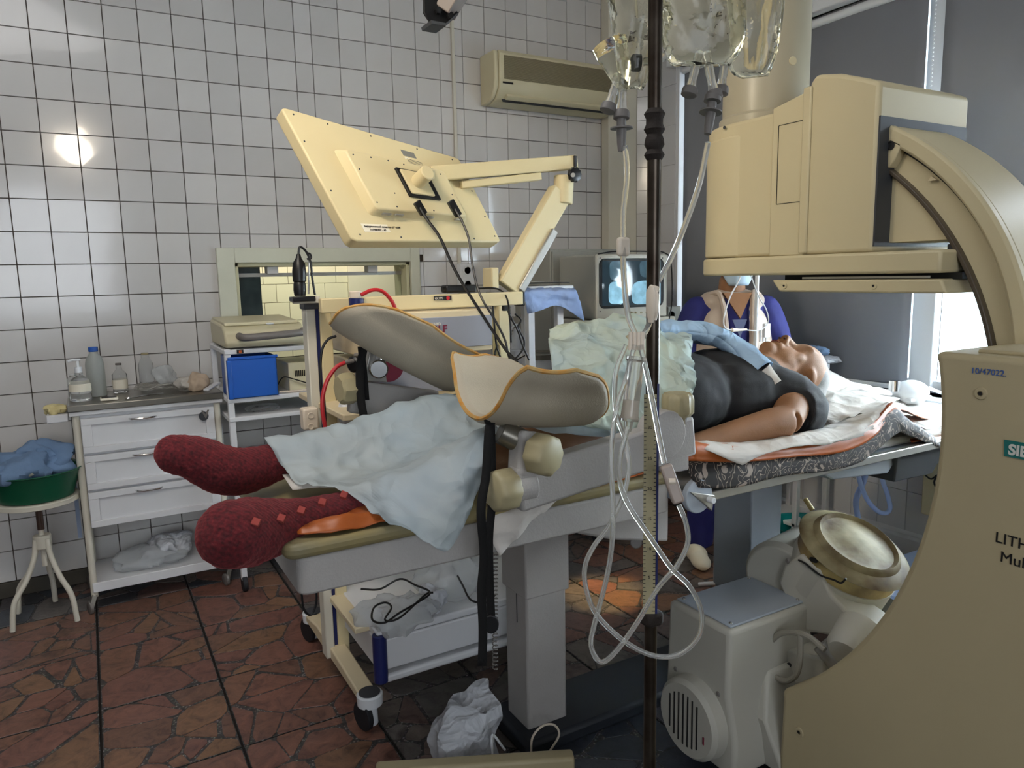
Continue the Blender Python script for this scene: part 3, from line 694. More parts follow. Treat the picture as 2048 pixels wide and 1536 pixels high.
k = P(1030, 975, Y=1.40); kb = B(); knob(kb, k, (-1, -.08, .02), .047, .062, 8, .04); kb.build('knob', M['knob'], nh, smooth=48)
B().cyl(k + V(-.002, 0, 0), k + V(.045, .0, 0), .036).build('knob_collar', M['apron'], nh, bevel=.003)
k = P(1065, 905, Y=1.37); kb = B(); knob(kb, k, (.35, -1, -.02), .046, .058, 8, .05); kb.build('knob', M['knob'], nh, smooth=48)
B().bar(P(1045, 955, Y=1.40), P(1050, 862, Y=1.42), .055, .06, (0, 1, 0)).build('swivel_block', M['apron'], nh, bevel=.012, seg=3)
B().cyl(P(1050, 886, Y=1.42), P(1000, 862, Y=1.44), .029, 32).build('swivel_joint', M['steel'], nh, bevel=.002)
B().cyl(P(1022, 870, Y=1.44), P(1028, 815, Y=1.44), .021, 24).build('post', M['chrome'], nh)
B().cyl(P(985, 836, Y=1.44), P(1025, 834, Y=1.44), .004).build('strap_bar', M['chrome'], nh)
def ribbon(pts, wd, side, name, parent, matl, thick=.0025):
    pts = catmull(pts, 6); s = Vector(side).normalized()
    wds = wd if isinstance(wd, (list, tuple)) else None; g = []
    for i, p in enumerate(pts):
        w_ = wd if wds is None else wds[0] + (wds[1] - wds[0]) * i / (len(pts) - 1)
        g.append([p - s * w_ / 2, p + s * w_ / 2])
    return B().grid(g).build(name, matl, parent, solid=thick)
s_ = V(.85, -.5, 0)
ribbon([P(985, 838, Y=1.43), P(978, 860, Y=1.42), P(972, 950, Y=1.40), P(962, 1020, Y=1.38), P(968, 1110, Y=1.38), P(963, 1180, Y=1.38), P(966, 1260, Y=1.38), P(964, 1332, Y=1.38)], .020, s_, 'strap', nh, M['blackfab'])
ribbon([P(981, 838, Y=1.44), P(983, 900, Y=1.44), P(984, 1000, Y=1.42), P(978, 1080, Y=1.42), P(980, 1180, Y=1.42), P(983, 1245, Y=1.42)], .019, s_, 'strap', nh, M['blackfab'])
B().ball(P(981, 840, Y=1.43), (.016, .014, .013), 12).build('strap_knot', M['blackfab'], nh)
B().lathe(P(982, 1250, Y=1.41), (.5, .86, 0), [(0, .018), (.01, .018)], 20, sq=(1, 1.25)).build('buckle', M['black'], nh, bevel=.002)
# far holder
fh = thing('leg_holder', P(730, 800, Y=2.14), 'far leg holder, its shell raised and tilted to the upper left over the cart', 'leg holder', 'leg holders on both sides of the table')
trough('leg_shell', fh, P(925, 730, Y=2.03), (P(668, 580, Y=2.03) - P(925, 730, Y=2.03)), (.05, -1, .12), (.4, 0, 1), .46, .102, .020)
B().bar(P(700, 792, Y=2.13), P(870, 812, Y=2.13), .04, .10).build('side_bar', M['apron'], fh, bevel=.008)
kb = B(); knob(kb, P(712, 775, Y=2.10), (-1, -.1, 0), .045, .055, 8, .05); kb.build('knob', M['knob'], fh, smooth=30)
B().prism([P(728, 762, Y=2.11), P(775, 765, Y=2.11), P(762, 690, Y=2.11), P(742, 690, Y=2.11)], (0, .03, 0)).build('bracket', M['alu'], fh, bevel=.003)
B().lathe(P(757, 737, Y=2.09), (-.3, -1, 0), [(-.03, .028), (.02, .028), (.024, .024)], 32).build('swivel_joint', M['chrome'], fh)
B().cyl(P(760, 730, Y=2.10), P(767, 695, Y=2.10), .016).build('post', M['chrome'], fh)
ribbon([P(728, 693, Y=2.06), P(720, 740, Y=2.05), P(722, 800, Y=2.05), P(730, 850, Y=2.05), P(728, 900, Y=2.08)], .024, s_, 'strap', fh, M['blackfab'])
ribbon([P(722, 693, Y=2.07), P(728, 750, Y=2.06), P(732, 800, Y=2.06)], .02, s_, 'strap', fh, M['blackfab'])

# ================================================================ PATIENT
pt = thing('person', (1.3, 1.8, .95), 'patient lying on the back in a black T-shirt and red knitted socks', 'person')
b = B()
b.ball((1.86, 1.80, 1.09), (.25, .18, .13)); b.ball((1.52, 1.80, 1.09), (.26, .185, .16)); b.ball((1.22, 1.80, 1.06), (.20, .185, .12)); b.ball((1.95, 1.8, 1.10), (.13, .20, .10))
b.tube(catmull([V(1.25, 1.70, 1.03), V(1.08, 1.67, 1.02), V(.92, 1.67, 1.005), V(.70, 1.68, .99), P(705, 1020, Y=1.67)], 6), [.08 - .038 * i / 24 for i in range(25)], 14)
b.tube(catmull([V(1.25, 1.90, 1.05), V(1.05, 1.93, 1.065), V(.86, 1.94, 1.07), V(.65, 1.94, 1.045), P(545, 918, Y=1.93)], 6), [.082 - .04 * i / 24 for i in range(25)], 14)
# neck, head: face up, crown towards +X
b.tube([V(1.95, 1.8, 1.12), V(2.05, 1.8, 1.15), V(2.16, 1.8, 1.13)], [.085, .068, .07], 14)
b.ball((2.26, 1.80, 1.125), (.118, .084, .108), 24)
b.ball((2.15, 1.80, 1.165), (.085, .066, .072), 20)         # jaw
b.ball((2.085, 1.80, 1.225), (.03, .03, .03), 16)            # chin
b.ball((2.125, 1.80, 1.233), (.026, .034, .020), 14)         # lips
b.tube([V(2.235, 1.80, 1.222), V(2.20, 1.80, 1.247), V(2.172, 1.80, 1.262)], [.011, .013, .017], 10)
b.ball((2.165, 1.785, 1.248), (.013, .012, .012), 10); b.ball((2.165, 1.815, 1.248), (.013, .012, .012), 10)
for sy in (-1, 1):
    b.ball((2.262, 1.80 + sy * .034, 1.212), (.018, .026, .014), 12)   # brow ridge
    b.ball((2.19, 1.80 + sy * .042, 1.185), (.045, .026, .026), 12)    # cheek
    b.ball((2.225, 1.80 + sy * .085, 1.12), (.018, .010, .032), 12)    # ear
# near arm
sh_, el, wr = V(2.035, 1.635, 1.055), P(1572, 842, Y=1.54), V(1.42, 1.56, .995)
b.tube(catmull([V(2.03, 1.70, 1.10), sh_, (sh_ + el) / 2 + V(0, 0, .01), el], 6), [.075, .074, .072, .07, .068, .066, .064, .063, .061, .06, .059, .058, .057, .056, .055, .053, .052, .051, .05], 14)
b.tube(catmull([el, el.lerp(wr, .35) + V(0, 0, .005), wr], 8), [.050, .051, .051, .051, .05, .048, .046, .044, .042, .04, .038, .036, .034, .032, .030, .029, .028], 14)
b.ball(wr + V(-.055, 0, -.004), (.048, .038, .017), 14)
for q in range(4):
    y0 = -.028 + .018 * q; L = (.070, .08, .075, .058)[q]; a = wr + V(-.09, y0, -.004)
    b.tube([a + V(.03, 0, 0), a, a + V(-L * .5, 0, .004), a + V(-L, 0, -.012)], [.0095, .009, .0085, .007], 8)
b.tube([wr + V(-.03, -.02, 0), wr + V(-.06, -.048, -.002), wr + V(-.095, -.055, -.008)], [.011, .0105, .008], 8)
# far arm
b.tube(catmull([V(2.05, 1.93, 1.08), V(1.93, 2.03, 1.03), V(1.65, 2.03, 1.0), V(1.45, 2.0, 1.0)], 6), [.07 - .042 * i / 18 for i in range(19)], 12)
b.ball((1.39, 2.0, 1.0), (.05, .038, .018), 12)
for q in range(4): b.tube([V(1.37, 1.972 + .018 * q, 1.0), V(1.31, 1.972 + .018 * q, 1.004), V(1.28, 1.972 + .018 * q, .993)], [.0095, .0085, .007], 8)
body = b.build('body', M['skin'], pt, remesh=.0065, smooth_it=7)
# face features
for sy in (-1, 1):
    B().ball((2.236, 1.80 + sy * .033, 1.207), (.010, .016, .009), 12).build('eyelid', M['skin'], pt)
    B().ball((2.1600, 1.80 + sy * .011, 1.2600), (.0045, .005, .004), 8).build('nostril', mat('dark_skin', '#3a1f18', .7), pt)
B().tube(catmull([V(2.1255, 1.78, 1.248), V(2.127, 1.80, 1.2545), V(2.1255, 1.82, 1.248)], 4), .0022, 6).build('mouth', mat('lip_skin', '#7a3b35', .5), pt)
hb = B(); hb.ball((2.295, 1.80, 1.100), (.092, .082, .098), 24); hb.ball((2.27, 1.80, 1.055), (.10, .085, .065), 20)
hb.build('hair', M['hair'], pt, remesh=.008, smooth_it=3)
# T-shirt
b = B(); b.ball((1.87, 1.80, 1.092), (.275, .205, .152)); b.ball((1.60, 1.80, 1.105), (.27, .20, .150)); b.ball((1.955, 1.8, 1.105), (.13, .215, .105)); b.ball((1.42, 1.80, 1.08), (.16, .19, .15))
b.tube(catmull([V(1.93, 1.70, 1.10), V(2.01, 1.655, 1.08), sh_ + V(.01, -.02, -.02), sh_.lerp(el, .38)], 5), [.09, .094, .096, .095, .094, .093, .093, .092, .091, .09, .089, .088, .087, .086, .085, .084][:16], 16)
b.tube([V(1.95, 1.92, 1.09), V(2.0, 1.98, 1.06), V(1.9, 2.03, 1.04)], [.085, .088, .083], 14)
ts = b.build('t_shirt', M['tshirt'], pt, remesh=.009, smooth_it=3)
tx = bpy.data.textures.new('folds', 'CLOUDS'); tx.noise_scale = .045; dm = ts.modifiers.new('d', 'DISPLACE'); dm.texture = tx; dm.strength = .007; dm.mid_level = .5; dm.texture_coords = 'LOCAL'
# socks
def sock(pts, rs, diamonds, lbl):
    b = B(); b.tube(catmull(pts, 6), [np.interp(i, np.arange(len(rs)) * 6, rs) for i in range((len(rs) - 1) * 6 + 1)], 20)
    b.ball(pts[0], rs[0] * 1.0, 20)
    s = b.build('sock', M['wool'], pt, remesh=.006, smooth_it=4, props={'label': lbl})
    dm = s.modifiers.new('d', 'DISPLACE'); tx2 = bpy.data.textures.new('knit', 'CLOUDS'); tx2.noise_scale = .02; dm.texture = tx2; dm.strength = .006
    return s
s1 = sock([P(463, 1068, Y=1.52), P(500, 1063, Y=1.56), P(560, 1052, Y=1.60), P(625, 1040, Y=1.63), P(715, 1020, Y=1.66)], [.070, .073, .060, .053, .050], 1, 'red knitted sock on the near foot with a row of salmon diamonds')
for i, (a, c) in enumerate([(512, 1048), (563, 1040), (603, 1024), (645, 1007), (688, 993)]):
    p = P(a, c, Y=[1.475, 1.525, 1.552, 1.575, 1.597][i]); n_ = (CAM - p).normalized(); n_ = (n_ + V(0, 0, .5)).normalized(); u_ = V(1, .2, .05); u_ = (u_ - n_ * u_.dot(n_)).normalized(); v_ = n_.cross(u_)
    q = .011
    B().prism([p - u_ * q, p - v_ * q, p + u_ * q, p + v_ * q], n_ * .014).build('knit_diamond', M['wool_pink'], s1, bevel=.0015)
b = B(); b.tube([P(708, 1030, Y=1.655), P(745, 1024, Y=1.67)], [.049, .047], 20); b.build('sock_cuff', M['wool_grey'], pt, props={'label': 'grey flecked inner sock cuff'})
s2 = sock([P(350, 907, Y=1.88), P(395, 918, Y=1.885), P(440, 938, Y=1.89), P(485, 942, Y=1.90), P(560, 922, Y=1.93)], [.047, .056, .062, .060, .049], 0, 'plain red knitted sock on the far foot')

# ================================================================ CLOTHS ON PATIENT AND TABLE
def cloth(name, rows, m, label, cat, n=6, wr=.004, sc_=14, seed=0, th=.0012, group=None):
    b = sheet(rows, n, wr, sc_, seed)
    o = b.build(name, m, None, solid=th, smooth=60); tag(o, label, cat, group); return o
cloth('leg_drape', [
    [P(560, 925, Y=2.06), P(640, 900, Y=2.06), P(740, 880, Y=2.06), P(830, 860, Y=2.06), P(930, 850, Y=2.06), P(1000, 850, Y=2.06)],
    [P(528, 880, Y=1.94), P(640, 862, Y=1.94), P(740, 833, Y=1.94), P(830, 800, Y=1.95), P(925, 795, Y=1.96), P(1005, 815, Y=1.96)],
    [P(562, 930, Y=1.86), P(650, 925, Y=1.85), P(750, 905, Y=1.84), P(850, 868, Y=1.84), P(930, 850, Y=1.84), P(1000, 845, Y=1.84)],
    [P(598, 972, Y=1.77), P(675, 965, Y=1.76), P(770, 945, Y=1.76), P(860, 905, Y=1.75), P(930, 880, Y=1.75), P(1000, 865, Y=1.75)],
    [P(680, 985, Y=1.64), P(735, 975, Y=1.63), P(800, 950, Y=1.60), P(870, 915, Y=1.58), P(930, 885, Y=1.57), P(990, 850, Y=1.55)],
    [P(735, 1022, Y=1.54), P(790, 1035, Y=1.52), P(840, 1025, Y=1.50), P(890, 990, Y=1.49), P(940, 940, Y=1.48), P(986, 870, Y=1.48)],
    [P(760, 1042, Y=1.485), P(830, 1078, Y=1.475), P(888, 1102, Y=1.47), P(925, 1050, Y=1.47), P(955, 985, Y=1.47), P(984, 920, Y=1.47)],
], M['drape'], 'pale blue see-through drape over the legs, one corner hanging off the table', 'drape', 8, .010, 9, 2, .0008)
cloth('belly_drape', [
    [P(1110, 760, Y=2.06), P(1170, 740, Y=2.06), P(1240, 735, Y=2.06), P(1310, 735, Y=2.06), P(1375, 740, Y=2.06)],
    [P(1103, 672, Y=1.92), P(1160, 655, Y=1.92), P(1238, 644, Y=1.92), P(1305, 650, Y=1.92), P(1368, 672, Y=1.92)],
    [P(1098, 690, Y=1.80), P(1160, 668, Y=1.80), P(1238, 655, Y=1.80), P(1310, 660, Y=1.80), P(1378, 682, Y=1.78)],
    [P(1104, 730, Y=1.68), P(1168, 720, Y=1.66), P(1240, 715, Y=1.65), P(1312, 715, Y=1.65), P(1384, 735, Y=1.63)],
    [P(1115, 790, Y=1.58), P(1170, 790, Y=1.57), P(1240, 790, Y=1.56), P(1300, 785, Y=1.56), P(1384, 785, Y=1.54)],
    [P(1120, 835, Y=1.55), P(1165, 850, Y=1.53), P(1225, 865, Y=1.52), P(1290, 862, Y=1.52), P(1340, 835, Y=1.52)],
], M['gown'], 'crumpled pale green gown bunched over the patient\'s belly', 'drape', 8, .016, 9, 5, .0008)
cloth('blue_underdrape', [
    [P(1040, 800, Y=1.80), P(1100, 800, Y=1.80), P(1200, 800, Y=1.80), P(1320, 790, Y=1.80)],
    [P(1000, 850, Y=1.62), P(1060, 842, Y=1.62), P(1150, 845, Y=1.60), P(1300, 850, Y=1.58)],
    [P(990, 880, Y=1.57), P(1050, 855, Y=1.565), P(1150, 872, Y=1.56), P(1300, 880, Y=1.56)],
], M['drape'], 'light blue cloth tucked under the gown beside the near leg holder', 'drape', 6, .006, 14, 8)
# blue sleeve with white cuff lying across the chest
sl = thing('gown_sleeve', P(1430, 680, Y=1.76), 'light blue gown sleeve with white knitted cuff lying across the black T-shirt', 'gown')
pp = catmull([P(1300, 662, Y=1.86), P(1370, 662, Y=1.84), P(1430, 672, Y=1.80), P(1480, 700, Y=1.74), P(1525, 742, Y=1.66)], 8)
g = []
for i, p in enumerate(pp):
    f = i / (len(pp) - 1); d = (pp[min(i + 1, len(pp) - 1)] - pp[max(i - 1, 0)]).normalized(); u_ = d.cross(V(0, 0, 1)).normalized(); v_ = u_.cross(d); row = []
    for k in range(21):
        a = 2 * math.pi * k / 20; ru = .066 * (1 - .28 * f); rv_ = .033 * (1 + .1 * f)
        nn = noise.noise((p + u_ * math.cos(a) * .06) * 26) * .008
        row.append(p + u_ * math.cos(a) * (ru + nn) + v_ * math.sin(a) * (rv_ + nn))
    g.append(row)
B().grid(g).build('sleeve', M['sleeve'], sl, smooth=60, solid=.001)
B().tube([P(1522, 740, Y=1.665), P(1535, 756, Y=1.65), P(1548, 772, Y=1.63)], [.034, .030, .031], 16).build('cuff', M['white_cloth'], sl, props={'label': 'white knitted cuff'})
# orange oilcloth at the foot end
oc = lambda p: V(p.x, p.y, max(p.z, .960))
cloth('orange_oilcloth', [
    [oc(P(640, 1040, Y=1.72)), oc(P(740, 1020, Y=1.72)), oc(P(820, 1000, Y=1.72)), oc(P(900, 980, Y=1.72))],
    [oc(P(620, 1072, Y=1.60)), oc(P(735, 1036, Y=1.58)) + V(0, 0, .012), oc(P(830, 1026, Y=1.57)), oc(P(920, 1005, Y=1.57))],
    [oc(P(597, 1090, Y=1.56)) + V(0, 0, .008), oc(P(690, 1068, Y=1.54)) + V(0, 0, .022), oc(P(790, 1052, Y=1.54)) + V(0, 0, .01), oc(P(900, 1020, Y=1.54))],
    [oc(P(598, 1104, Y=1.54)), oc(P(665, 1108, Y=1.515)), oc(P(745, 1090, Y=1.515)), oc(P(850, 1056, Y=1.515))],
], M['orange_cloth'], 'orange oilcloth edge creeping out beside the near red sock', 'oilcloth', 6, .005, 16, 3, .002)
cloth('foot_paper', [
    [P(565, 950, Y=1.86), P(620, 945, Y=1.86), P(680, 940, Y=1.86)],
    [P(585, 980, Y=1.76), P(640, 975, Y=1.76), P(700, 968, Y=1.76)],
], M['white_cloth'], 'small cream paper corner between the two red socks', 'paper', 5, .001, 12, 1)
cloth('white_underpad', [
    [P(960, 1000, Y=1.56), P(1080, 985, Y=1.56), P(1180, 960, Y=1.56)],
    [P(975, 1040, Y=1.495), P(1080, 1010, Y=1.49), P(1140, 985, Y=1.492)],
    [P(985, 1085, Y=1.485), P(1040, 1060, Y=1.48), P(1085, 1020, Y=1.485)],
    [P(998, 1112, Y=1.48), P(1015, 1095, Y=1.478), P(1040, 1065, Y=1.48)],
], M['white_cloth'], 'white sheet corner hanging below the beige side bar by the black strap', 'sheet', 6, .006, 12, 6)
cloth('orange_strip', [
    [P(1100, 985, Y=1.60), P(1180, 965, Y=1.60), P(1300, 935, Y=1.60)],
    [P(1130, 990, Y=1.50), P(1200, 972, Y=1.50), P(1300, 945, Y=1.50)],
], M['orange_cloth'], 'dark orange oilcloth strip showing under the side bar', 'oilcloth', 5, .002, 12, 2, .003)
# head end
cloth('floral_blanket', [
    [P(1390, 925, Y=1.75), P(1480, 915, Y=1.75), P(1580, 900, Y=1.75), P(1680, 885, Y=1.75), P(1750, 865, Y=1.75), P(1800, 850, Y=1.75), P(1840, 870, Y=1.75), P(1885, 870, Y=1.75)],
    [P(1375, 925, Y=1.52), P(1460, 912, Y=1.52), P(1560, 905, Y=1.52), P(1650, 890, Y=1.52), P(1725, 865, Y=1.52) + V(0, 0, .01), P(1785, 820, Y=1.53), P(1815, 840, Y=1.53), P(1885, 888, Y=1.53)],
    [P(1375, 945, Y=1.485), P(1460, 935, Y=1.48), P(1560, 925, Y=1.48), P(1650, 912, Y=1.48), P(1725, 890, Y=1.48), P(1780, 840, Y=1.49), P(1818, 852, Y=1.49), P(1885, 894, Y=1.49)],
    [P(1395, 975, Y=1.475), P(1470, 975, Y=1.47), P(1560, 952, Y=1.475), P(1650, 942, Y=1.475), P(1722, 922, Y=1.475), P(1790, 868, Y=1.485), P(1812, 870, Y=1.49), P(1885, 898, Y=1.485)],
], M['floral'], 'dark brown floral patterned blanket hanging along the table edge', 'blanket', 6, .004, 13, 4, .004)
cloth('orange_blanket', [
    [P(1380, 890, Y=1.74), P(1480, 890, Y=1.74), P(1580, 875, Y=1.74), P(1680, 860, Y=1.74), P(1760, 840, Y=1.74), P(1800, 825, Y=1.74), P(1885, 850, Y=1.74)],
    [P(1375, 885, Y=1.50), P(1480, 893, Y=1.50), P(1580, 890, Y=1.50), P(1680, 870, Y=1.50), P(1745, 840, Y=1.51), P(1785, 808, Y=1.53), P(1805, 822, Y=1.54)],
    [P(1375, 922, Y=1.468), P(1480, 925, Y=1.465), P(1580, 915, Y=1.465), P(1680, 905, Y=1.468), P(1745, 875, Y=1.475), P(1783, 826, Y=1.50), P(1803, 826, Y=1.53)],
], M['orange_cloth'], 'orange oilcloth between the white sheet and the floral blanket', 'oilcloth', 6, .005, 11, 7, .003)
cloth('orange_oilcloth_end', [
    [P(1815, 862, Y=1.62), P(1850, 858, Y=1.62), P(1900, 850, Y=1.62)],
    [P(1822, 885, Y=1.50), P(1850, 882, Y=1.50), P(1900, 882, Y=1.50)],
], M['orange_cloth'], 'brown orange oilcloth patch beside the tall housing at the table end', 'oilcloth', 5, .002, 11, 9, .003)
cloth('white_sheet', [
    [P(1400, 880, Y=1.90), P(1520, 840, Y=1.95), P(1650, 790, Y=1.98), P(1720, 782, Y=1.95), P(1800, 800, Y=1.90)],
    [P(1385, 885, Y=1.60), P(1500, 878, Y=1.60), P(1640, 850, Y=1.66), P(1720, 820, Y=1.66), P(1782, 806, Y=1.64)],
    [P(1380, 888, Y=1.50), P(1500, 890, Y=1.50), P(1600, 868, Y=1.50), P(1690, 858, Y=1.51), P(1775, 812, Y=1.53)],
    [P(1425, 908, Y=1.46), P(1520, 905, Y=1.458), P(1590, 888, Y=1.46), P(1680, 878, Y=1.465), P(1760, 845, Y=1.49)],
    [P(1482, 930, Y=1.45), P(1530, 908, Y=1.452), P(1590, 893, Y=1.455), P(1665, 886, Y=1.46), P(1740, 866, Y=1.48)],
], M['white_cloth'], 'cream white sheet under the patient\'s arm with a pointed corner', 'sheet', 7, .006, 11, 11, .0015)
cloth('white_bed_sheet', [
    [P(1625, 745, Y=2.10), P(1700, 768, Y=2.10), P(1780, 782, Y=2.10), P(1900, 795, Y=2.10)],
    [P(1625, 775, Y=1.95), P(1700, 788, Y=1.95), P(1780, 800, Y=1.95), P(1900, 815, Y=1.95)],
    [P(1630, 805, Y=1.80), P(1720, 800, Y=1.80) + V(0, 0, .015), P(1800, 825, Y=1.80), P(1900, 838, Y=1.80)],
    [P(1640, 830, Y=1.66), P(1740, 822, Y=1.66), P(1810, 846, Y=1.66), P(1900, 852, Y=1.66)],
    [P(1660, 850, Y=1.58), P(1760, 830, Y=1.58), P(1815, 858, Y=1.55), P(1900, 862, Y=1.55)],
], M['white_cloth'], 'rumpled white sheet on the empty head end of the table', 'sheet', 9, .014, 9, 13, .0015)
cloth('head_towel', [
    [P(1630, 728, Y=2.12), P(1660, 745, Y=2.12), P(1690, 762, Y=2.12)],
    [P(1625, 790, Y=1.90), P(1665, 785, Y=1.90), P(1705, 772, Y=1.96)],
], M['white_cloth'], 'folded white towel behind the patient\'s head', 'towel', 6, .006, 14, 14, .006)
# ================================================================ NURSE
ns = thing('person', (2.62, 2.6, 0), 'nurse in dark blue scrubs, beige vest and face mask standing behind the patient', 'person')
NY = 2.60
def NP(x, y, Y=NY): return P(x, y, Y=Y)
b = B()
ctr = NP(1462, 640)
fx = V(.866, -.5, 0); bk = V(.5, .866, 0)
rotn = Matrix.Rotation(math.radians(-30), 3, 'Z')
cz = lambda z: V(ctr.x, ctr.y, z)
b.tube([cz(1.30), cz(1.41), cz(1.47)], [.078, .066, .060], 14)
b.ball(cz(1.555) + V(-.02, -.03, 0), (.078, .095, .115), 22, rotn)
b.ball(cz(1.47) - bk * .07, (.035, .03, .03), 14, rotn)
b.build('head', M['skin'], ns, remesh=.007, smooth_it=3)
b = B(); b.ball(cz(1.59) - bk * .0, (.085, .1, .105), 22, rotn); b.build('hair', mat('dark_hair', '#2b2320', .7), ns)
b = B()   # mask
g = []
for i in range(9):
    row = []
    for j in range(13):
        a = math.radians((-75 + 150 * j / 12) * (.45 + .55 * min(1, i / 5))); z = 1.435 + .125 * i / 8; r1 = .088 + .022 * math.sin(math.pi * i / 8) + .002 * math.sin(i * 3)
        row.append(cz(z) + fx * math.sin(a) * .082 - bk * (r1 * math.cos(a) + .035))
    g.append(row)
B().grid(g).build('face_mask', M['mask'], ns, solid=.002, smooth=60)
B().tube([cz(1.50) - fx * .082, cz(1.55) - fx * .09 + bk * .03], .0015, 5).build('mask_loop', M['white'], ns)
for s__ in (-1, 1):
    B().ball(cz(1.58) + fx * s__ * .032 - bk * .118, (.012, .012, .008), 10, rotn).build('eye', mat('eye', '#2a1d18', .2), ns)
# torso and arms in scrubs
b = B()
b.ball(cz(1.16), (.20, .125, .25), 24, rotn); b.ball(cz(1.32), (.185, .10, .095), 20, rotn); b.ball(cz(.93), (.19, .13, .16), 20, rotn)
for s__ in (-1, 1):
    sho = cz(1.315) + fx * s__ * .165; elb = cz(1.05) + fx * s__ * .245 - bk * .02; b.ball(sho, (.072, .072, .07), 16)
    b.tube(catmull([sho, sho.lerp(elb, .5) + fx * s__ * .015, elb], 6), [.074, .075, .075, .074, .073, .072, .07, .069, .068, .066, .065, .064, .063], 14)
b.build('scrub_top', M['navy'], ns, remesh=.009, smooth_it=3)
b = B()
for s__ in (-1, 1):
    elb = cz(1.05) + fx * s__ * .245 - bk * .02; hnd = cz(1.0) + fx * s__ * .14 - bk * .2
    b.tube([elb, elb.lerp(hnd, .5), hnd], [.045, .038, .028], 12); b.ball(hnd + V(0, 0, -.005) - bk * .05, (.035, .05, .018), 12, rotn)
    for q in range(4): a = hnd - bk * .08 + fx * (-.027 + .018 * q); b.tube([a, a - bk * .045 - V(0, 0, .005), a - bk * .075 - V(0, 0, .02)], [.0095, .009, .007], 8)
    b.tube([hnd - bk * .02 - fx * s__ * .025, hnd - bk * .06 - fx * s__ * .055], [.011, .009], 8)
b.build('forearms', M['skin'], ns, remesh=.006, smooth_it=2)
b = B()
for s__ in (-1, 1):
    hip = cz(.92) + fx * s__ * .09; ft = P(1398, 1085, Z=.08) if s__ < 0 else P(1398, 1085, Z=.08) + fx * .24 + bk * .1
    b.tube(catmull([hip, hip.lerp(ft, .5), ft], 6), [.105, .10, .097, .094, .09, .087, .084, .08, .078, .075, .073, .072, .072], 14)
b.build('trousers', M['navy'], ns, remesh=.009, smooth_it=2)
for s__ in (-1, 1):
    ft = P(1395, 1110, Z=.05) if s__ < 0 else P(1395, 1110, Z=.05) + fx * .24 + bk * .1
    b = B(); b.ball(ft + bk * .02 + V(0, 0, .0), (.045, .07, .05), 16); b.ball(ft - bk * .06 + V(0, 0, -.008), (.048, .085, .040), 16, Matrix.Rotation(math.radians(-25), 3, 'Z'))
    b.build('slipper', M['slipper'], ns, remesh=.007, smooth_it=2)
# vest: two front panels and the collar
b = B(); b.ball(cz(1.15), (.212, .137, .27), 24, rotn); b.ball(cz(1.325), (.165, .108, .10), 20, rotn)
for s__ in (-1, 1): b.ball(cz(1.35) + fx * s__ * .10, (.062, .085, .058), 16, rotn)
b.build('vest', M['vest'], ns, remesh=.009, smooth_it=2)
g = []
for i in range(17):
    z = .92 + .455 * i / 16; w_ = .052 + .02 * (z - 1.0); row = []; dz = (z - 1.15) / .27; dz2 = (z - 1.325) / .10
    yy = max(.137 * math.sqrt(max(0, 1 - dz * dz)), .108 * math.sqrt(max(0, 1 - dz2 * dz2))) + .006
    for j in range(9):
        f = -1 + j / 4; row.append(cz(z) + fx * w_ * f - bk * (yy - .018 * f * f))
    g.append(row)
B().grid(g).build('scrub_front', M['navy'], ns, solid=.006, smooth=60)
for s__ in ():
    g = []
    for i in range(13):
        z = .90 + (1.385 - .90) * i / 12; row = []
        for j in range(9):
            f = j / 8; a = math.radians((28 + 62 * f) if i < 9 else (38 + (52 - (i - 9) * 8) * f)); rx = .215 - .03 * max(0, i - 9) / 3; ry = .15 - .012 * max(0, i - 8)
            lapel = .018 * math.exp(-((i - 9) / 2.0) ** 2) * (1 - f)
            row.append(cz(z) + fx * s__ * math.sin(a) * rx - bk * (math.cos(a) * ry + lapel))
        g.append(row)
    B().grid(g).build('vest_panel', M['vest'], ns, solid=.008, smooth=60)
for s__ in (-1, 1):
    B().tube(catmull([cz(1.385) + fx * s__ * .13 - bk * .02, cz(1.40) + fx * s__ * .085 - bk * .07, cz(1.33) + fx * s__ * .07 - bk * .112, cz(1.22) + fx * s__ * .062 - bk * .14, cz(1.05) + fx * s__ * .055 - bk * .136], 6), .013, 8).build('collar', M['vest'], ns)
vn = B(); vn.add([cz(1.40) - fx * .068 - bk * .098, cz(1.40) + fx * .068 - bk * .098, cz(1.28) - bk * .150, cz(1.40) - fx * .068 - bk * .06, cz(1.40) + fx * .068 - bk * .06, cz(1.28) - bk * .12], [(0, 1, 2), (3, 5, 4), (0, 2, 5, 3), (1, 4, 5, 2), (0, 3, 4, 1)]); vn.build('neckline_skin', M['skin'], ns)
B().prism([cz(1.275) - fx * .035 - bk * .137, cz(1.275) + fx * .035 - bk * .137, cz(1.19) - bk * .148], -bk * .004).build('neckline_insert', mat('grey_blue_insert', '#5a607c', .8), ns)
B().box(tuple(cz(1.19) + fx * .10 - bk * .165), tuple(cz(1.255) + fx * .14 - bk * .16)).build('badge', M['whiteplastic'], ns, bevel=.002)
for q in range(3): B().cyl(cz(1.17) + fx * (.09 + q * .014) - bk * .168, cz(1.225) + fx * (.09 + q * .014) - bk * .165, .005).build('pen', M['whiteplastic'], ns)

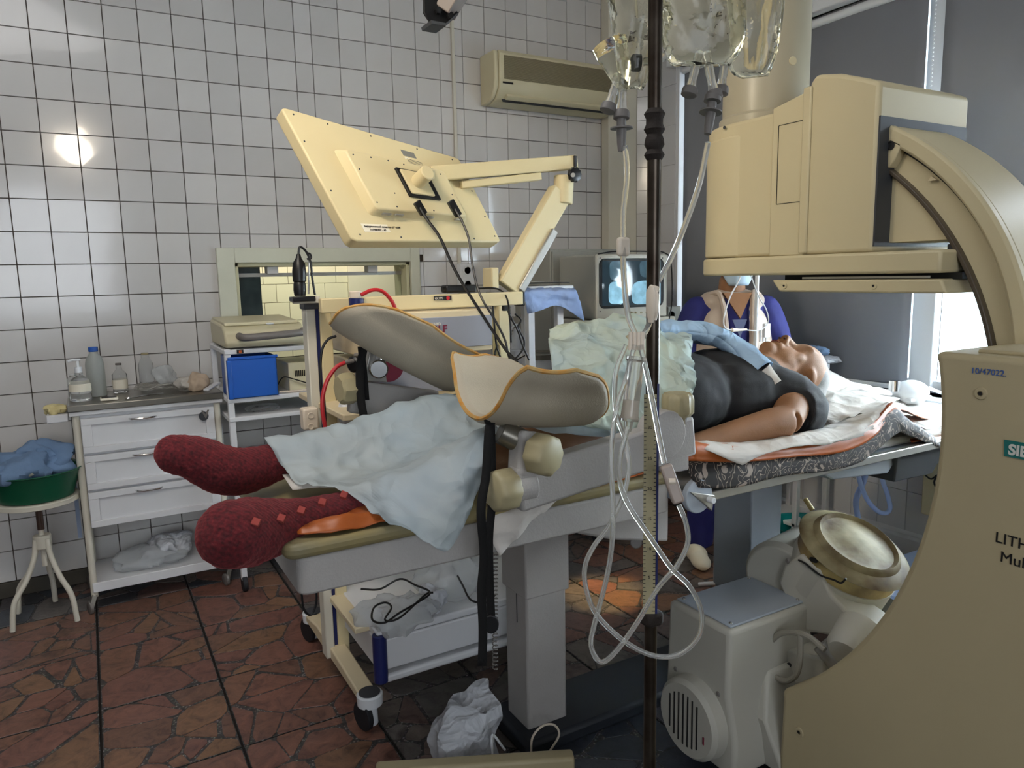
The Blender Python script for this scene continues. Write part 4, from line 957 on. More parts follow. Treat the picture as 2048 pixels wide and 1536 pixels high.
# thin white drip stand with a loop of line in front of the nurse
st = thing('drip_stand', tuple(P(1510, 700, Y=2.25)[:2]) + (0,), 'thin white drip stand in front of the nurse with a looped infusion line', 'stand')
pz = P(1512, 640, Y=2.25)
B().cyl((pz.x, pz.y, .02), (pz.x, pz.y, 1.95), .0085, 14).build('pole', M['whiteplastic'], st)
for q in range(4):
    a = q * math.pi / 2 + .4; B().tube([(pz.x, pz.y, .10), (pz.x + .12 * math.cos(a), pz.y + .12 * math.sin(a), .05), (pz.x + .24 * math.cos(a), pz.y + .24 * math.sin(a), .012)], .009).build('leg', M['whiteplastic'], st)
B().tube([(pz.x - .08, pz.y, 1.97), (pz.x, pz.y, 1.93), (pz.x + .08, pz.y, 1.97)], .004).build('hook', M['chrome'], st)
ln = thing('infusion_line', P(1480, 660, Y=2.2), 'thin white infusion line looped with a small white connector before the nurse', 'tube')
B().tube(catmull([P(x, y, Y=2.2) for x, y in [(1482, 520), (1480, 555), (1462, 590), (1450, 625), (1447, 645), (1452, 657), (1468, 661)]], 6), .003, 6).build('line', M['whiteplastic'], ln)
B().tube(catmull([P(x, y, Y=2.2) for x, y in [(1492, 660), (1515, 661), (1530, 654), (1537, 640), (1532, 618), (1520, 598), (1510, 575), (1500, 545)]], 6), .0025, 6).build('line', M['whiteplastic'], ln)
B().tube([P(1464, 660, Y=2.2), P(1472, 660, Y=2.2), P(1478, 660, Y=2.2), P(1493, 659, Y=2.2)], [.009, .007, .0055, .0045], 12).build('connector', M['clamp'], ln)

# ================================================================ AIR CONDITIONER
ac = thing('air_conditioner', P(1105, 150, Y=4.1), 'aged beige air conditioner mounted high on the tiled wall', 'air conditioner')
ax0, ax1 = 2.21, 3.13; az0, az1 = 2.54, 2.83
pf = [(4.17, az0), (4.09, az0), (4.03, az0 + .02), (3.985, az0 + .07), (3.975, az0 + .12), (3.975, az1 - .02), (3.99, az1), (4.17, az1)]
B().prism([V(ax0 + .03, a, b) for a, b in pf], (ax1 - ax0 - .06, 0, 0)).build('casing', M['ac'], ac, bevel=.006)
for xx in (ax0, ax1 - .03): B().prism([V(xx, a + (.008 if a < 4.1 else 0), b) for a, b in pf], (.03, 0, 0)).build('end_cap', M['ac'], ac, bevel=.010, seg=3)
gr = B()
for k in range(26): gr.box((ax0 + .06, 3.968, az0 + .125 + k * .0052), (ax1 - .06, 3.976, az0 + .125 + k * .0052 + .0022))
gr.build('intake_grille', mat('grille_plastic', '#8d8369', .6), ac, smooth=0, props={'kind': 'stuff'})
B().box((ax0 + .09, 4.0, az0 + .018), (ax1 - .09, 4.025, az0 + .048), Matrix.Rotation(.9, 3, 'X')).build('vent_flap', M['ac'], ac, bevel=.002)
B().box((ax0 + .07, 4.01, az0 + .012), (ax1 - .07, 4.04, az0 + .016), Matrix.Rotation(.9, 3, 'X')).build('vent_gap', M['darkgrey'], ac, smooth=0)
B().box((ax0 + .05, 3.972, az0 + .098), (ax0 + .12, 3.976, az0 + .108)).build('badge', M['ink'], ac, smooth=0)

# ================================================================ CEILING ARM at the top
ca = thing('ceiling_arm', P(890, 10, Y=2.6), 'dark ceiling mounted bracket with grey beam at the top edge', 'bracket')
q0 = P(890, 25, Y=2.6); dd = (P(940, -60, Y=2.6) - q0); dv = V(.75, -.35, .75).normalized()
B().bar(q0 + V(0, 0, 0), q0 + V(.28, -.25, .50), .085, .06).build('beam', mat('warm_grey_beam', '#7b716c', .5), ca, bevel=.004)
B().prism([P(848, -10, Y=2.58), P(848, 25, Y=2.58), P(862, 46, Y=2.58), P(893, 50, Y=2.58), P(918, 26, Y=2.58), P(880, -10, Y=2.58)], (0, .012, 0)).build('bracket_plate', M['black'], ca, bevel=.002)
B().prism([P(862, 40, Y=2.55), P(893, 46, Y=2.55), P(918, 24, Y=2.55), P(916, 30, Y=2.55), P(892, 52, Y=2.55), P(864, 47, Y=2.55)], (0, .09, 0)).build('bracket_lip', M['darkgrey'], ca)
for a, c in ((875, 22), (899, 32)): B().lathe(P(a, c, Y=2.57), (0, -1, 0), [(0, .013), (.012, .013)], 6).build('nut', M['black'], ca)
B().cyl(q0 + V(.26, -.22, .47), (q0.x + .26, q0.y - .22, CZ), .035).build('ceiling_pole', M['darkgrey'], ca)

# ================================================================ ENDOSCOPY CART
ec = thing('equipment_cart', (1.05, 2.55, 0), 'cream and grey endoscopy cart with two shelves of devices behind the leg holders', 'cart')
B().bar(P(640, 612, Y=2.46), P(1042, 596, Y=2.46) , .035, .05).build('top_rail', M['beige'], ec, bevel=.004)
B().box(tuple(P(1038, 612, Y=2.45)), tuple(P(1050, 584, Y=2.45) + V(0, .04, 0))).build('rail_cap', M['black'], ec, bevel=.003)
px_, py_ = .70, 2.60
B().box((px_ - .045, py_ - .03, .10), (px_ - .012, py_ + .03, 1.43)).build('post', M['offwhite'], ec, bevel=.004)
B().box((px_ + .002, py_ - .03, .10), (px_ + .045, py_ + .03, 1.43)).build('post', M['beige'], ec, bevel=.004)
B().box((px_ - .013, py_ - .02, .12), (px_ + .003, py_ + .03, 1.42)).build('post_channel', M['dkblue'], ec, smooth=0)
B().box((1.42, py_ - .03, .10), (1.47, py_ + .03, 1.43)).build('post', M['beige'], ec, bevel=.004)
B().box((px_ - .05, py_ - .035, 1.40), (1.47, py_ + .035, 1.43)).build('top_shelf', M['darkgrey'], ec, bevel=.004)
for zz in (1.07, .86, .34): B().box((px_ - .02, 2.28, zz - .022), (1.44, 2.85, zz)).build('shelf', M['wolf_cream'], ec, bevel=.004)
dr = B().box((px_ + .03, 2.20, .205), (1.42, 2.82, .315)).build('drawer', M['white'], ec, bevel=.006)
B().box((px_ + .03, 2.20, .318), (1.42, 2.82, .345)).build('drawer_top', M['white'], ec, bevel=.006)
B().box((px_ + .03, 2.195, .160), (1.42, 2.25, .190)).build('lower_rail', M['white'], ec, bevel=.01)
B().cyl((px_ + .04, 2.21, .165), (px_ + .04, 2.21, .335), .024, 24).build('corner_bumper', M['dkblue'], ec, bevel=.004)
# feet with castors
for fxp in (px_ + .0, 1.44):
    B().prism([V(fxp - .03, 2.22, .095), V(fxp - .03, 2.22, .125), V(fxp - .03, 2.62, .145), V(fxp - .03, 2.76, .15), V(fxp - .03, 2.90, .125), V(fxp - .03, 2.98, .125), V(fxp - .03, 2.98, .095)], (.06, 0, 0)).build('foot', M['wolf_cream'], ec, bevel=.006)
    for fy in (2.235, 2.95):
        c = V(fxp + .005, fy, 0)
        B().lathe(c + V(0, 0, .085), (0, 0, 1), [(0, .042), (.035, .044), (.04, .04)], 28).build('castor_cap', M['whiteplastic'], ec)
        B().lathe(c + V(0, 0, .122), (0, 0, 1), [(0, .036), (.006, .036)], 28).build('castor_disc', M['darkgrey'], ec)
        B().lathe(c + V(-.035, -.005, .050), (1, .25, 0), [(0, .046), (.003, .05), (.017, .05), (.02, .046)], 28).build('wheel', M['rubber'], ec)
        B().lathe(c + V(.002, .004, .01), (0, 0, 1), [(0, .024), (.085, .022)], 20).build('castor_fork', M['whiteplastic'], ec, bevel=.002)
# jointed monitor arm of the cart
base = P(1012, 575, Y=2.62)
elb = P(1120, 385, Y=2.62); wrist = P(1150, 340, Y=2.60); head = P(850, 348, Y=2.66)
B().bar(base, elb, .098, .055, (0, 1, 0)).build('lower_arm', M['beige'], ec, bevel=.006)
B().bar(base.lerp(elb, .03) + V(.045, -.012, -.026), base.lerp(elb, .66) + V(.045, -.012, -.026), .032, .05, (0, 1, 0)).build('arm_cover', M['alu'], ec, bevel=.004)
B().cyl(P(1125, 408, Y=2.62), P(1128, 352, Y=2.62), .042, 28).build('elbow_sleeve', M['beige'], ec, bevel=.004)
B().bar(head + V(.02, 0, 0), P(1150, 325, Y=2.60), .05, .056).build('upper_arm', M['beige'], ec, bevel=.004)
B().bar(head + V(.15, 0, -.035), P(1080, 353, Y=2.61), .04, .03).build('upper_arm_cover', M['beige'], ec, bevel=.004)
B().box(tuple(P(1149, 333, Y=2.57)), tuple(P(1154, 311, Y=2.57) + V(0, .05, 0))).build('arm_end_cap', M['black'], ec, bevel=.002)
kb = B(); knob(kb, P(1146, 350, Y=2.57), (0, -1, 0), .030, .022, 10, .05); kb.build('arm_knob', M['black'], ec, smooth=30)
B().cyl(P(1146, 350, Y=2.545), P(1146, 350, Y=2.54), .009).build('knob_badge', M['alu'], ec)
B().box(tuple(P(984, 578, Y=2.60)), tuple(P(998, 535, Y=2.60) + V(0, .08, 0))).build('arm_base', M['beige'], ec, bevel=.006)
# white bracket on the left, corner socket strip
B().box(tuple(P(590, 608, Y=2.50)), tuple(P(640, 592, Y=2.50) + V(0, .04, 0))).build('side_bracket', M['offwhite'], ec, bevel=.003)
sk = B().box(tuple(P(608, 862, Y=2.50)), tuple(P(637, 815, Y=2.50) + V(0, .05, 0))).build('socket_strip', M['clamp'], ec, bevel=.008, seg=3)
for yy in (831, 853): B().lathe(P(622, yy, Y=2.50), (0, -1, 0), [(0, .011), (.003, .011), (.0031, .008), (.0005, .008)], 20).build('socket', M['clamp'], sk)
B().prism([P(868, 592, Y=2.438), P(903, 591, Y=2.438), P(903, 600, Y=2.438), P(868, 601, Y=2.438)], (0, .002, 0)).build('rail_sticker', M['ink'], ec, smooth=0)
label_text('OLYM', P(870, 599, Y=2.436), (1, 0, 0), (0, 0, 1), .011, M['paper'], ec)
B().lathe(P(896, 596, Y=2.437), (0, -1, 0), [(0, .007), (.001, .007)], 16).build('red_logo', M['red'], ec)

# camera head hanging at the left end of the cart
chd = thing('camera_head', P(598, 545, Y=2.5), 'black endoscope camera head standing upright at the left end of the cart', 'camera')
c0 = P(600, 592, Y=2.5); c1 = P(597, 508, Y=2.5); L_ = (c1 - c0).length
B().lathe(c0, c1 - c0, [(0, .018), (.02 * 1, .021), (.04, .020), (.045, .018), (.05, .022), (L_ * .55, .023), (L_ * .78, .020), (L_ * .9, .010), (L_, .006)], 24).build('grip', M['black'], chd)
B().box(tuple(c0 + V(-.03, -.03, -.018)), tuple(c0 + V(.045, .03, -.002))).build('holder', M['black'], chd, bevel=.003)
B().tube(catmull([c1, P(600, 494, Y=2.5), P(612, 503, Y=2.5), P(621, 525, Y=2.5), P(625, 560, Y=2.5), P(630, 590, Y=2.5)], 6), .004).build('cable', M['black'], chd)
B().tube([P(617, 588, Y=2.51), P(618, 520, Y=2.51)], .003).build('stem', M['alu'], chd)
B().tube(catmull([P(612, 506, Y=2.5), P(620, 508, Y=2.5), P(622, 516, Y=2.5), P(614, 518, Y=2.5)], 5), .0035).build('clip', M['black'], chd)

# ================================================================ MONITOR
mo = thing('monitor', P(800, 350, Y=2.72), 'large cream monitor seen from behind, tilted on its jointed arm', 'monitor')
cn = [P(560, 212, Y=2.60), P(918, 316, Y=2.72), P(1003, 484, Y=2.62), P(706, 482, Y=2.44)]
# make it a true plane: origin + right + down
O_ = cn[0]; r_ = (cn[1] - cn[0]); d_ = (cn[3] - cn[0]); n_ = r_.cross(d_).normalized()
if n_.dot(CAM - O_) < 0: n_ = -n_
print('MON', r_.length, d_.length, r_.normalized().dot(d_.normalized()), ((cn[2] - O_).dot(n_)))
def MP(a, c, off=0): return O_ + r_ * a + d_ * c + (cn[2] - cn[1] - cn[3] + cn[0]) * a * c + n_ * off
def mrect(a0, c0, a1, c1, r, off, k=5):
    pts = rrect(a0, a1, c0, c1, r, k); return [MP(a, c, off) for a, c in pts]
B().prism(mrect(0, 0, 1, 1, .035, -.055), n_ * .055).build('back_shell', M['beige'], mo, bevel=.006, seg=3)
B().prism(mrect(.03, .03, .97, .97, .03, -.059), n_ * .005).build('screen', mat('dark_screen', '#0b0c10', .15), mo)
hump = [MP(a, c, .0) for a, c in rrect(.17, .80, .26, .80, .03)]; hump2 = [MP(a, c, .035) for a, c in rrect(.20, .78, .29, .77, .03)]
nh_ = len(hump); hb_ = B(); hb_.add(hump + hump2, [tuple(range(nh_, 2 * nh_))] + [(i, (i + 1) % nh_, nh_ + (i + 1) % nh_, nh_ + i) for i in range(nh_)]); hb_.build('rear_box', M['beige'], mo, bevel=.005, seg=3)
B().prism(mrect(.44, .38, .64, .64, .01, .035), n_ * .010).build('mount_plate', M['ink'], mo, bevel=.002)
B().prism(mrect(.455, .40, .60, .62, .01, .045), n_ * .008).build('mount_bracket', M['beige'], mo, bevel=.002)
B().cyl(MP(.53, .50, .05), MP(.53, .50, .12), .028, 24).build('swivel', M['beige'], mo, bevel=.004)
B().bar(MP(.53, .50, .10), head + V(.03, 0, 0), .035, .035).build('swivel_link', M['beige'], mo, bevel=.004)
for a, c in [(.05, .04), (.22, .04), (.45, .04), (.72, .04), (.94, .05), (.03, .25), (.03, .62), (.06, .95), (.3, .965), (.55, .965), (.8, .965), (.97, .93), (.97, .4), (.97, .7)]:
    B().lathe(MP(a, c, 0), n_, [(0, .0035), (.0012, .003)], 8).build('screw', M['darkgrey'], mo, smooth=0)
for a, c in [(.23, .33), (.33, .32), (.43, .315), (.52, .32), (.62, .325), (.74, .34), (.22, .45), (.22, .72), (.33, .74), (.45, .745), (.56, .745), (.74, .7), (.75, .55), (.36, .62)]:
    B().lathe(MP(a, c, .035), n_, [(0, .0032), (.0012, .0028)], 8).build('screw', M['darkgrey'], mo, smooth=0)
for a in (.235, .31, .50, .70):
    B().prism([MP(a, .785, .012), MP(a + .05, .785, .012), MP(a + .05, .79, .026), MP(a, .79, .026)], d_.normalized() * .006).build('port', M['alu'], mo, bevel=.001)
lb = B().prism([MP(.095, .865, .001), MP(.25, .862, .001), MP(.25, .925, .001), MP(.095, .928, .001)], n_ * .0008).build('label', M['paper'], mo, smooth=0)
rr_ = r_.normalized(); uu_ = -(d_ - rr_ * d_.dot(rr_)).normalized()
label_text('Хирургический монитор 27" R30B', MP(.105, .892, .003), MP(.25, .892) - MP(.1, .892), uu_, .0095, M['ink'], mo)
label_text('101480407 - 63', MP(.13, .918, .003), MP(.25, .892) - MP(.1, .892), uu_, .0105, M['ink'], mo)
B().prism([MP(.60, .10, .001), MP(.68, .10, .001), MP(.68, .16, .001), MP(.60, .16, .001)], n_ * .0008).build('label', mat('grey_label', '#77756f', .6), mo, smooth=0)
l2 = B().prism([MP(.60, .17, .001), MP(.74, .19, .001), MP(.74, .26, .001), MP(.60, .24, .001)], n_ * .0008).build('label', M['paper'], mo, smooth=0)
for q in range(4): B().prism([MP(.61, .185 + q * .013, .002), MP(.70, .19 + q * .013, .002), MP(.70, .194 + q * .013, .002), MP(.61, .189 + q * .013, .002)], n_ * .0004).build('print_line', M['darkgrey'], l2, smooth=0)
# its two black cables
for i, (pts, lb_, ) in enumerate(([[(838, 412), (855, 440), (880, 475), (905, 530), (930, 575), (962, 625), (990, 668), (1012, 700), (1035, 725)], 'thicker black cable hanging from the left plug of the monitor'], [[(906, 412), (925, 445), (938, 480), (945, 530), (955, 575), (968, 605), (990, 640), (1010, 680), (1022, 720), (1050, 710)], 'thinner black cable hanging from the right plug of the monitor'])):
    t_ = thing('cable', P(*pts[3], Y=2.40), lb_, 'cable')
    Ys = np.linspace(2.50, 2.22, len(pts))
    B().tube(catmull([P(a, c, Y=float(Ys[k])) for k, (a, c) in enumerate(pts)], 8), (.0055, .0042)[i], 7).build('lead', M['black'], t_)
    p0 = P(*pts[0], Y=2.50); p1 = P(*pts[1], Y=2.50)
    B().bar(p0 - (p1 - p0) * .3, p0.lerp(p1, .6), .026, .018, (0, 1, 0)).build('plug', M['black'], t_, bevel=.002)

# ================================================================ DEVICES ON THE CART
def device(name, loc, x0, x1, z0, z1, label, front='wolf_grey'):
    t_ = thing(name, loc, label, 'medical device')
    B().box((x0, 2.36, z0), (x1, 2.80, z1)).build('case', M['wolf_cream'], t_, bevel=.005)
    fr = B().box((x0 + .004, 2.352, z0 + .018), (x1 - .004, 2.362, z1 - .022)).build('front_panel', M[front], t_, bevel=.002)
    return t_, fr
def cx(px, z, Y=2.36): return P(px, 0, Y=Y)
d1, fr = device('video_processor', (1.05, 2.5, 1.19), .80, 1.275, 1.235, 1.385, 'top grey fronted device on the cart with dark red lettering')
label_text('W', P(838, 667, Y=2.35), (1, 0, 0), (0, 0, 1), .042, M['maroon'], fr, bold=.001)
label_text('OLF', P(861, 666, Y=2.35), (1, 0, 0), (0, 0, 1), .036, M['maroon'], fr, bold=.0012)
label_text('RICHARD', P(850, 652, Y=2.35), (1, 0, 0), (0, 0, 1), .014, M['paper'], fr)
B().prism([P(840, 664, Y=2.349), P(868, 665, Y=2.349), P(868, 656, Y=2.349), P(840, 655, Y=2.349)], (0, .002, 0)).build('sticker', M['paper'], fr, smooth=0)
d2, fr = device('light_source', (1.05, 2.5, 1.0), .80, 1.275, 1.085, 1.215, 'second device on the cart, grey front under a cream lid, below the lettered one')
B().prism([P(800, 726, Y=2.349), P(838, 732, Y=2.349), P(838, 741, Y=2.349), P(800, 736, Y=2.349)], (0, .002, 0)).build('sticker', M['paper'], fr, smooth=0)
label_text('ЗАРЯДНОЕ УСТР.', P(802, 732, Y=2.347), (1, 0, 0), (0, 0, 1), .007, M['ink'], fr)
d3, fr = device('suction_unit', (1.05, 2.5, .87), .80, 1.275, .905, 1.04, 'lowest device on the cart shelves, seen behind the leg holder joint')
# red disc roller pump head, dark knob
rp = thing('roller_pump', P(790, 735, Y=2.27), 'small pump with a dark red disc behind the far leg holder joint', 'pump')
B().lathe(P(777, 733, Y=2.25), (0, -1, 0), [(-.05, .045), (0, .050), (.006, .050)], 36).build('red_disc', M['maroon'], rp)
B().box(tuple(P(722, 762, Y=2.26)), tuple(P(782, 705, Y=2.26) + V(0, .07, 0))).build('housing', M['greycap'], rp, bevel=.006)
B().lathe(P(719, 727, Y=2.24), (-1, -.6, 0), [(0, .026), (.03, .026), (.035, .02)], 24).build('dial', M['black'], rp)
# blue cup with white cap, lamp connector on the cart rail
bc = thing('blue_cup', P(713, 600, Y=2.42), 'small dark blue cup with a white cap on the cart rail', 'cup')
B().cyl(P(713, 620, Y=2.42), P(713, 597, Y=2.42), .024, 24, .026).build('cup', M['dkblue'], bc)
B().cyl(P(712, 597, Y=2.42), P(711, 582, Y=2.42), .020, 24, .022).build('cap', M['clamp'], bc, bevel=.003)
# red hoses
rh = thing('red_hose', P(760, 590, Y=2.38), 'red rubber hose arching from the blue cup down to the cart', 'hose')
B().tube(catmull([P(x, y, Y=2.36) for x, y in [(722, 590), (745, 580), (765, 583), (782, 600), (792, 622), (797, 650), (800, 690), (802, 730), (802, 765)]], 8), .0065, 10).build('hose', M['red'], rh)
rh2 = thing('red_hose', P(655, 800, Y=2.2), 'red rubber hose hanging along the left cart post', 'hose')
B().tube(catmull([P(x, y, Y=2.22) for x, y in [(690, 725), (672, 735), (655, 760), (646, 790), (645, 820), (651, 860)]], 8), .0065, 10).build('hose', M['red'], rh2)
B().tube(catmull([P(x, y, Y=2.22) for x, y in [(722, 722), (705, 722), (690, 725)]], 6), .007, 10).build('hose_end', M['greycap'], rh2)
bk_ = thing('cable', P(645, 720, Y=2.25), 'black cable curving down beside the left cart post', 'cable')
B().tube(catmull([P(x, y, Y=2.25) for x, y in [(672, 672), (655, 680), (643, 705), (641, 760), (648, 800), (652, 860)]], 8), .0042).build('lead', M['black'], bk_)
# power adapter
pa = thing('power_adapter', P(925, 577, Y=2.45), 'black power adapter lying on the cart rail', 'adapter')
B().box(tuple(P(893, 586, Y=2.45)), tuple(P(953, 569, Y=2.45) + V(0, .05, 0))).build('case', M['black'], pa, bevel=.006)
B().tube(catmull([P(955, 577, Y=2.47), P(985, 576, Y=2.47), P(1003, 582, Y=2.47), P(1015, 600, Y=2.42), P(1020, 640, Y=2.36)], 6), .0035).build('lead', M['black'], pa)
B().tube([P(893, 577, Y=2.46), P(885, 577, Y=2.46)], .008).build('plug', M['black'], pa)
# wall power sockets behind
for (a, c, s_, lb_) in ((928, 555, 1.0, 'double white wall socket box above the black power adapter'), (1032, 612, .8, 'white wall sockets low between the cart and the blue cloth')):
    so = thing('wall_socket', P(a, c, Y=4.15), lb_, 'socket')
    w2 = .05 * s_; h2 = .085 * s_
    p = P(a, c, Y=4.17)
    B().box((p.x - w2, 4.12, p.z - h2), (p.x + w2, 4.172, p.z + h2)).build('box', M['whiteplastic'], so, bevel=.006)
    for q in (-.5, .5): B().lathe(V(p.x, 4.12, p.z + q * h2), (0, -1, 0), [(0, .030 * s_), (.004, .030 * s_), (.0041, .022 * s_), (-.004, .022 * s_)], 24).build('socket', M['whiteplastic'], so)
# tangle of black leads beside the cart
tg = thing('cable_bundle', P(1030, 660, Y=2.5), 'tangle of black leads hanging at the right end of the cart', 'cable')
for k, pts in enumerate([[(1012, 605), (1022, 635), (1035, 660), (1045, 690), (1058, 720)], [(1012, 605), (1020, 640), (1022, 685)], [(985, 600), (988, 640), (993, 690), (1005, 725)], [(1030, 628), (1042, 640), (1036, 655), (1048, 680), (1045, 700), (1030, 718)], [(995, 690), (990, 710), (1000, 728)]]):
    B().tube(catmull([P(x, y, Y=2.5 + .02 * k) for x, y in pts], 6), .0038, 6).build('lead', M['black'], tg)
B().box(tuple(P(1008, 622, Y=2.49)), tuple(P(1020, 600, Y=2.49) + V(0, .02, 0))).build('connector', M['black'], tg, bevel=.003)
# bag and leads on the lower drawer
wbg = B()
rb = random.Random(5)
def bag_mesh(c, r, seed, freq=9, amp=.35, flat=.0):
    b = B(); b.ball(c, r, 44); out = []; fq = .55 / max(min(r), .02)
    for v in b.v:
        d = (v - Vector(c)); l = d.length; q = d.normalized()
        k = 1 + amp * (1.3 * noise.noise(v * freq + V(seed, seed * 2, 0)) + .9 * (.6 - abs(noise.noise(v * fq + V(0, seed, 0))) * 2.2) + .45 * (.5 - abs(noise.noise(v * fq * 2.3 + V(seed, seed, 0))) * 2.2))
        nv = Vector(c) + d * k; nv.z = max(nv.z, c[2] - r[2] * .9); out.append(nv)
    b.v = out; return b
p = P(800, 1225, Z=.40); o = bag_mesh(tuple(p), (.12, .09, .055), 3, 12).build('plastic_bag', M['clearbag'], smooth=50); tag(o, 'clear crumpled bag with leads on top of the lower cart drawer', 'bag')
p = P(862, 1200, Z=.40); o = bag_mesh(tuple(p), (.055, .06, .045), 6, 14).build('plastic_bag', M['whitebag'], smooth=50); tag(o, 'small shiny white bag on the lower drawer beside the clear one', 'bag')
p = P(915, 1150, Z=.42); o = bag_mesh(tuple(p), (.15, .09, .075), 8, 8, .25).build('plastic_bag', M['clearbag'], smooth=50); tag(o, 'large clear bag at the back of the lower drawer behind the black strap', 'bag')
tl = thing('cable', P(800, 1210, Z=.42), 'loose black lead coiled over the bags on the lower drawer', 'cable')
B().tube(catmull([P(x, y, Z=.46) for x, y in [(722, 1178), (760, 1178), (800, 1158), (830, 1170), (860, 1185), (835, 1205), (800, 1225), (770, 1245), (745, 1240), (748, 1215), (770, 1205), (783, 1215), (770, 1240), (800, 1235), (850, 1190), (866, 1185)]], 7), .0035, 6).build('lead', M['black'], tl)
B().tube(catmull([P(x, y, Z=.46) for x, y in [(905, 1132), (925, 1170), (942, 1200), (975, 1205), (990, 1190)]], 7), .0035, 6).build('lead', M['black'], tl)
tl2 = thing('cable', P(620, 1215, Y=1.9), 'short black cable loop hanging below the foot end of the table', 'cable')
cl_ = [P(x, y, Y=1.9) for x, y in [(604, 1195), (608, 1218), (620, 1230), (630, 1215), (633, 1190)]]
B().tube(catmull([V(cl_[0].x, 1.9, .85), V(cl_[0].x, 1.9, .75)] + cl_ + [V(cl_[-1].x, 1.9, .75), V(cl_[-1].x, 1.9, .85)], 6), .003, 6).build('lead', M['black'], tl2)
# crumpled white and printed bag between the posts
p = P(712, 822, Y=2.45); o = bag_mesh(tuple(p), (.05, .05, .06), 9, 16).build('plastic_bag', M['whitebag'], smooth=50); tag(o, 'crumpled grey white bag hanging behind the far strap', 'bag')
p = P(748, 815, Y=2.45); o = bag_mesh(tuple(p), (.04, .04, .055), 12, 20).build('plastic_bag', M['whitebag'], smooth=50); tag(o, 'shiny crumpled printed bag right of the far strap', 'bag')
# ================================================================ WHITE DRAWER CART on the left
dc = thing('drawer_cart', (.2, 3.9, 0), 'white metal cart with three drawers, steel top and open lower shelf', 'cart')
x0, x1, y0, y1 = -.105, .515, 3.74, 4.12
for xx in (x0 + .015, x1 - .015):
    for yy in (y0 + .015, y1 - .015): B().cyl((xx, yy, .075), (xx, yy, .95), .015, 16).build('post', M['offwhite'], dc)
B().box((x0 + .02, y0 + .02, .40), (x1 - .02, y1 - .01, .935)).build('cabinet', M['white'], dc, bevel=.003)
B().box((x0 - .015, y0 - .02, .945), (x1 + .015, y1 + .01, .975)).build('steel_top', M['steel'], dc, bevel=.004)
B().box((x0 - .01, y0 - .01, .925), (x1 + .01, y1, .945)).build('top_frame', M['white'], dc, bevel=.003)
zs = [.40, .575, .745, .915]
for k in range(3):
    d = B().box((x0 + .032, y0 + .004, zs[k] + .006), (x1 - .032, y0 + .03, zs[k + 1] - .006)).build('drawer', M['white'], dc, bevel=.003)
    fr_ = B(); a, b_, c, e = x0 + .032, x1 - .032, zs[k] + .006, zs[k + 1] - .006
    fr_.box((a, y0 - .008, c), (b_, y0 + .006, c + .03)).box((a, y0 - .008, e - .03), (b_, y0 + .006, e)).box((a, y0 - .008, c + .03), (a + .04, y0 + .006, e - .03)).box((b_ - .04, y0 - .008, c + .03), (b_, y0 + .006, e - .03))
    fr_.build('drawer_frame', M['white'], d, bevel=.002)
    zc = e - .018; xm = (x0 + x1) / 2 - .03
    B().tube(catmull([V(xm - .055, y0 - .006, zc), V(xm - .045, y0 - .024, zc), V(xm, y0 - .030, zc), V(xm + .045, y0 - .024, zc), V(xm + .055, y0 - .006, zc)], 5), .0045, 8).build('handle', M['chrome'], d)
st_ = B(); st_.lathe(V(.435, y0 - .01, .868), (0, -1, 0), [(0, .022), (.002, .022)], 20); st_.build('dark_sticker', M['darkgrey'], dc)
label_text('V', V(.428, y0 - .013, .86), (1, 0, 0), (0, 0, 1), .05, M['greycap'], dc, bold=.002)
sh = B().box((x0 + .01, y0, .115), (x1 - .01, y1, .125)).build('lower_shelf', M['white'], dc, bevel=.003)
B().box((x0 + .01, y0 - .006, .10), (x1 - .01, y0 + .006, .145)).build('shelf_lip', M['white'], sh, bevel=.003)
def castor(parent, x, y, r=.03, wheel='greycap'):
    c = B().bar(V(x, y, .085), V(x - .018, y - .012, r), .022, .03, (0, 1, 0)).build('castor', M['steel'], parent, bevel=.003)
    B().lathe((x - .03, y - .012, r), (1, .3, 0), [(0, r * .9), (.002, r), (.014, r), (.016, r * .9)], 20).build('wheel', M[wheel], c)
for xx in (x0 + .015, x1 - .015):
    for yy in (y0 + .015, y1 - .015): castor(dc, xx, yy)
o = bag_mesh((.16, 3.92, .165), (.17, .11, .045), 21, 9, .25).build('plastic_bag', M['clearbag'], smooth=50); tag(o, 'flat clear bag with waste on the lower shelf of the white drawer cart', 'bag')
o = bag_mesh((.24, 3.93, .20), (.10, .07, .06), 27, 12, .35).build('plastic_bag', M['whitebag'], smooth=50); tag(o, 'crumpled white bag standing on the lower shelf of the white drawer cart', 'bag')
tr = thing('side_tray', (-.16, 3.85, .88), 'small white tray with yellow gloves hooked on the cart side', 'tray')
B().box((-.20, 3.76, .90), (-.118, 3.90, .935)).build('tray', M['white'], tr, bevel=.004)
o = bag_mesh((-.165, 3.82, .95), (.045, .05, .022), 31, 25, .4).build('glove', mat('yellow_latex', '#cdbf8d', .6), smooth=50); tag(o, 'crumpled yellowish glove on the small side tray', 'glove')
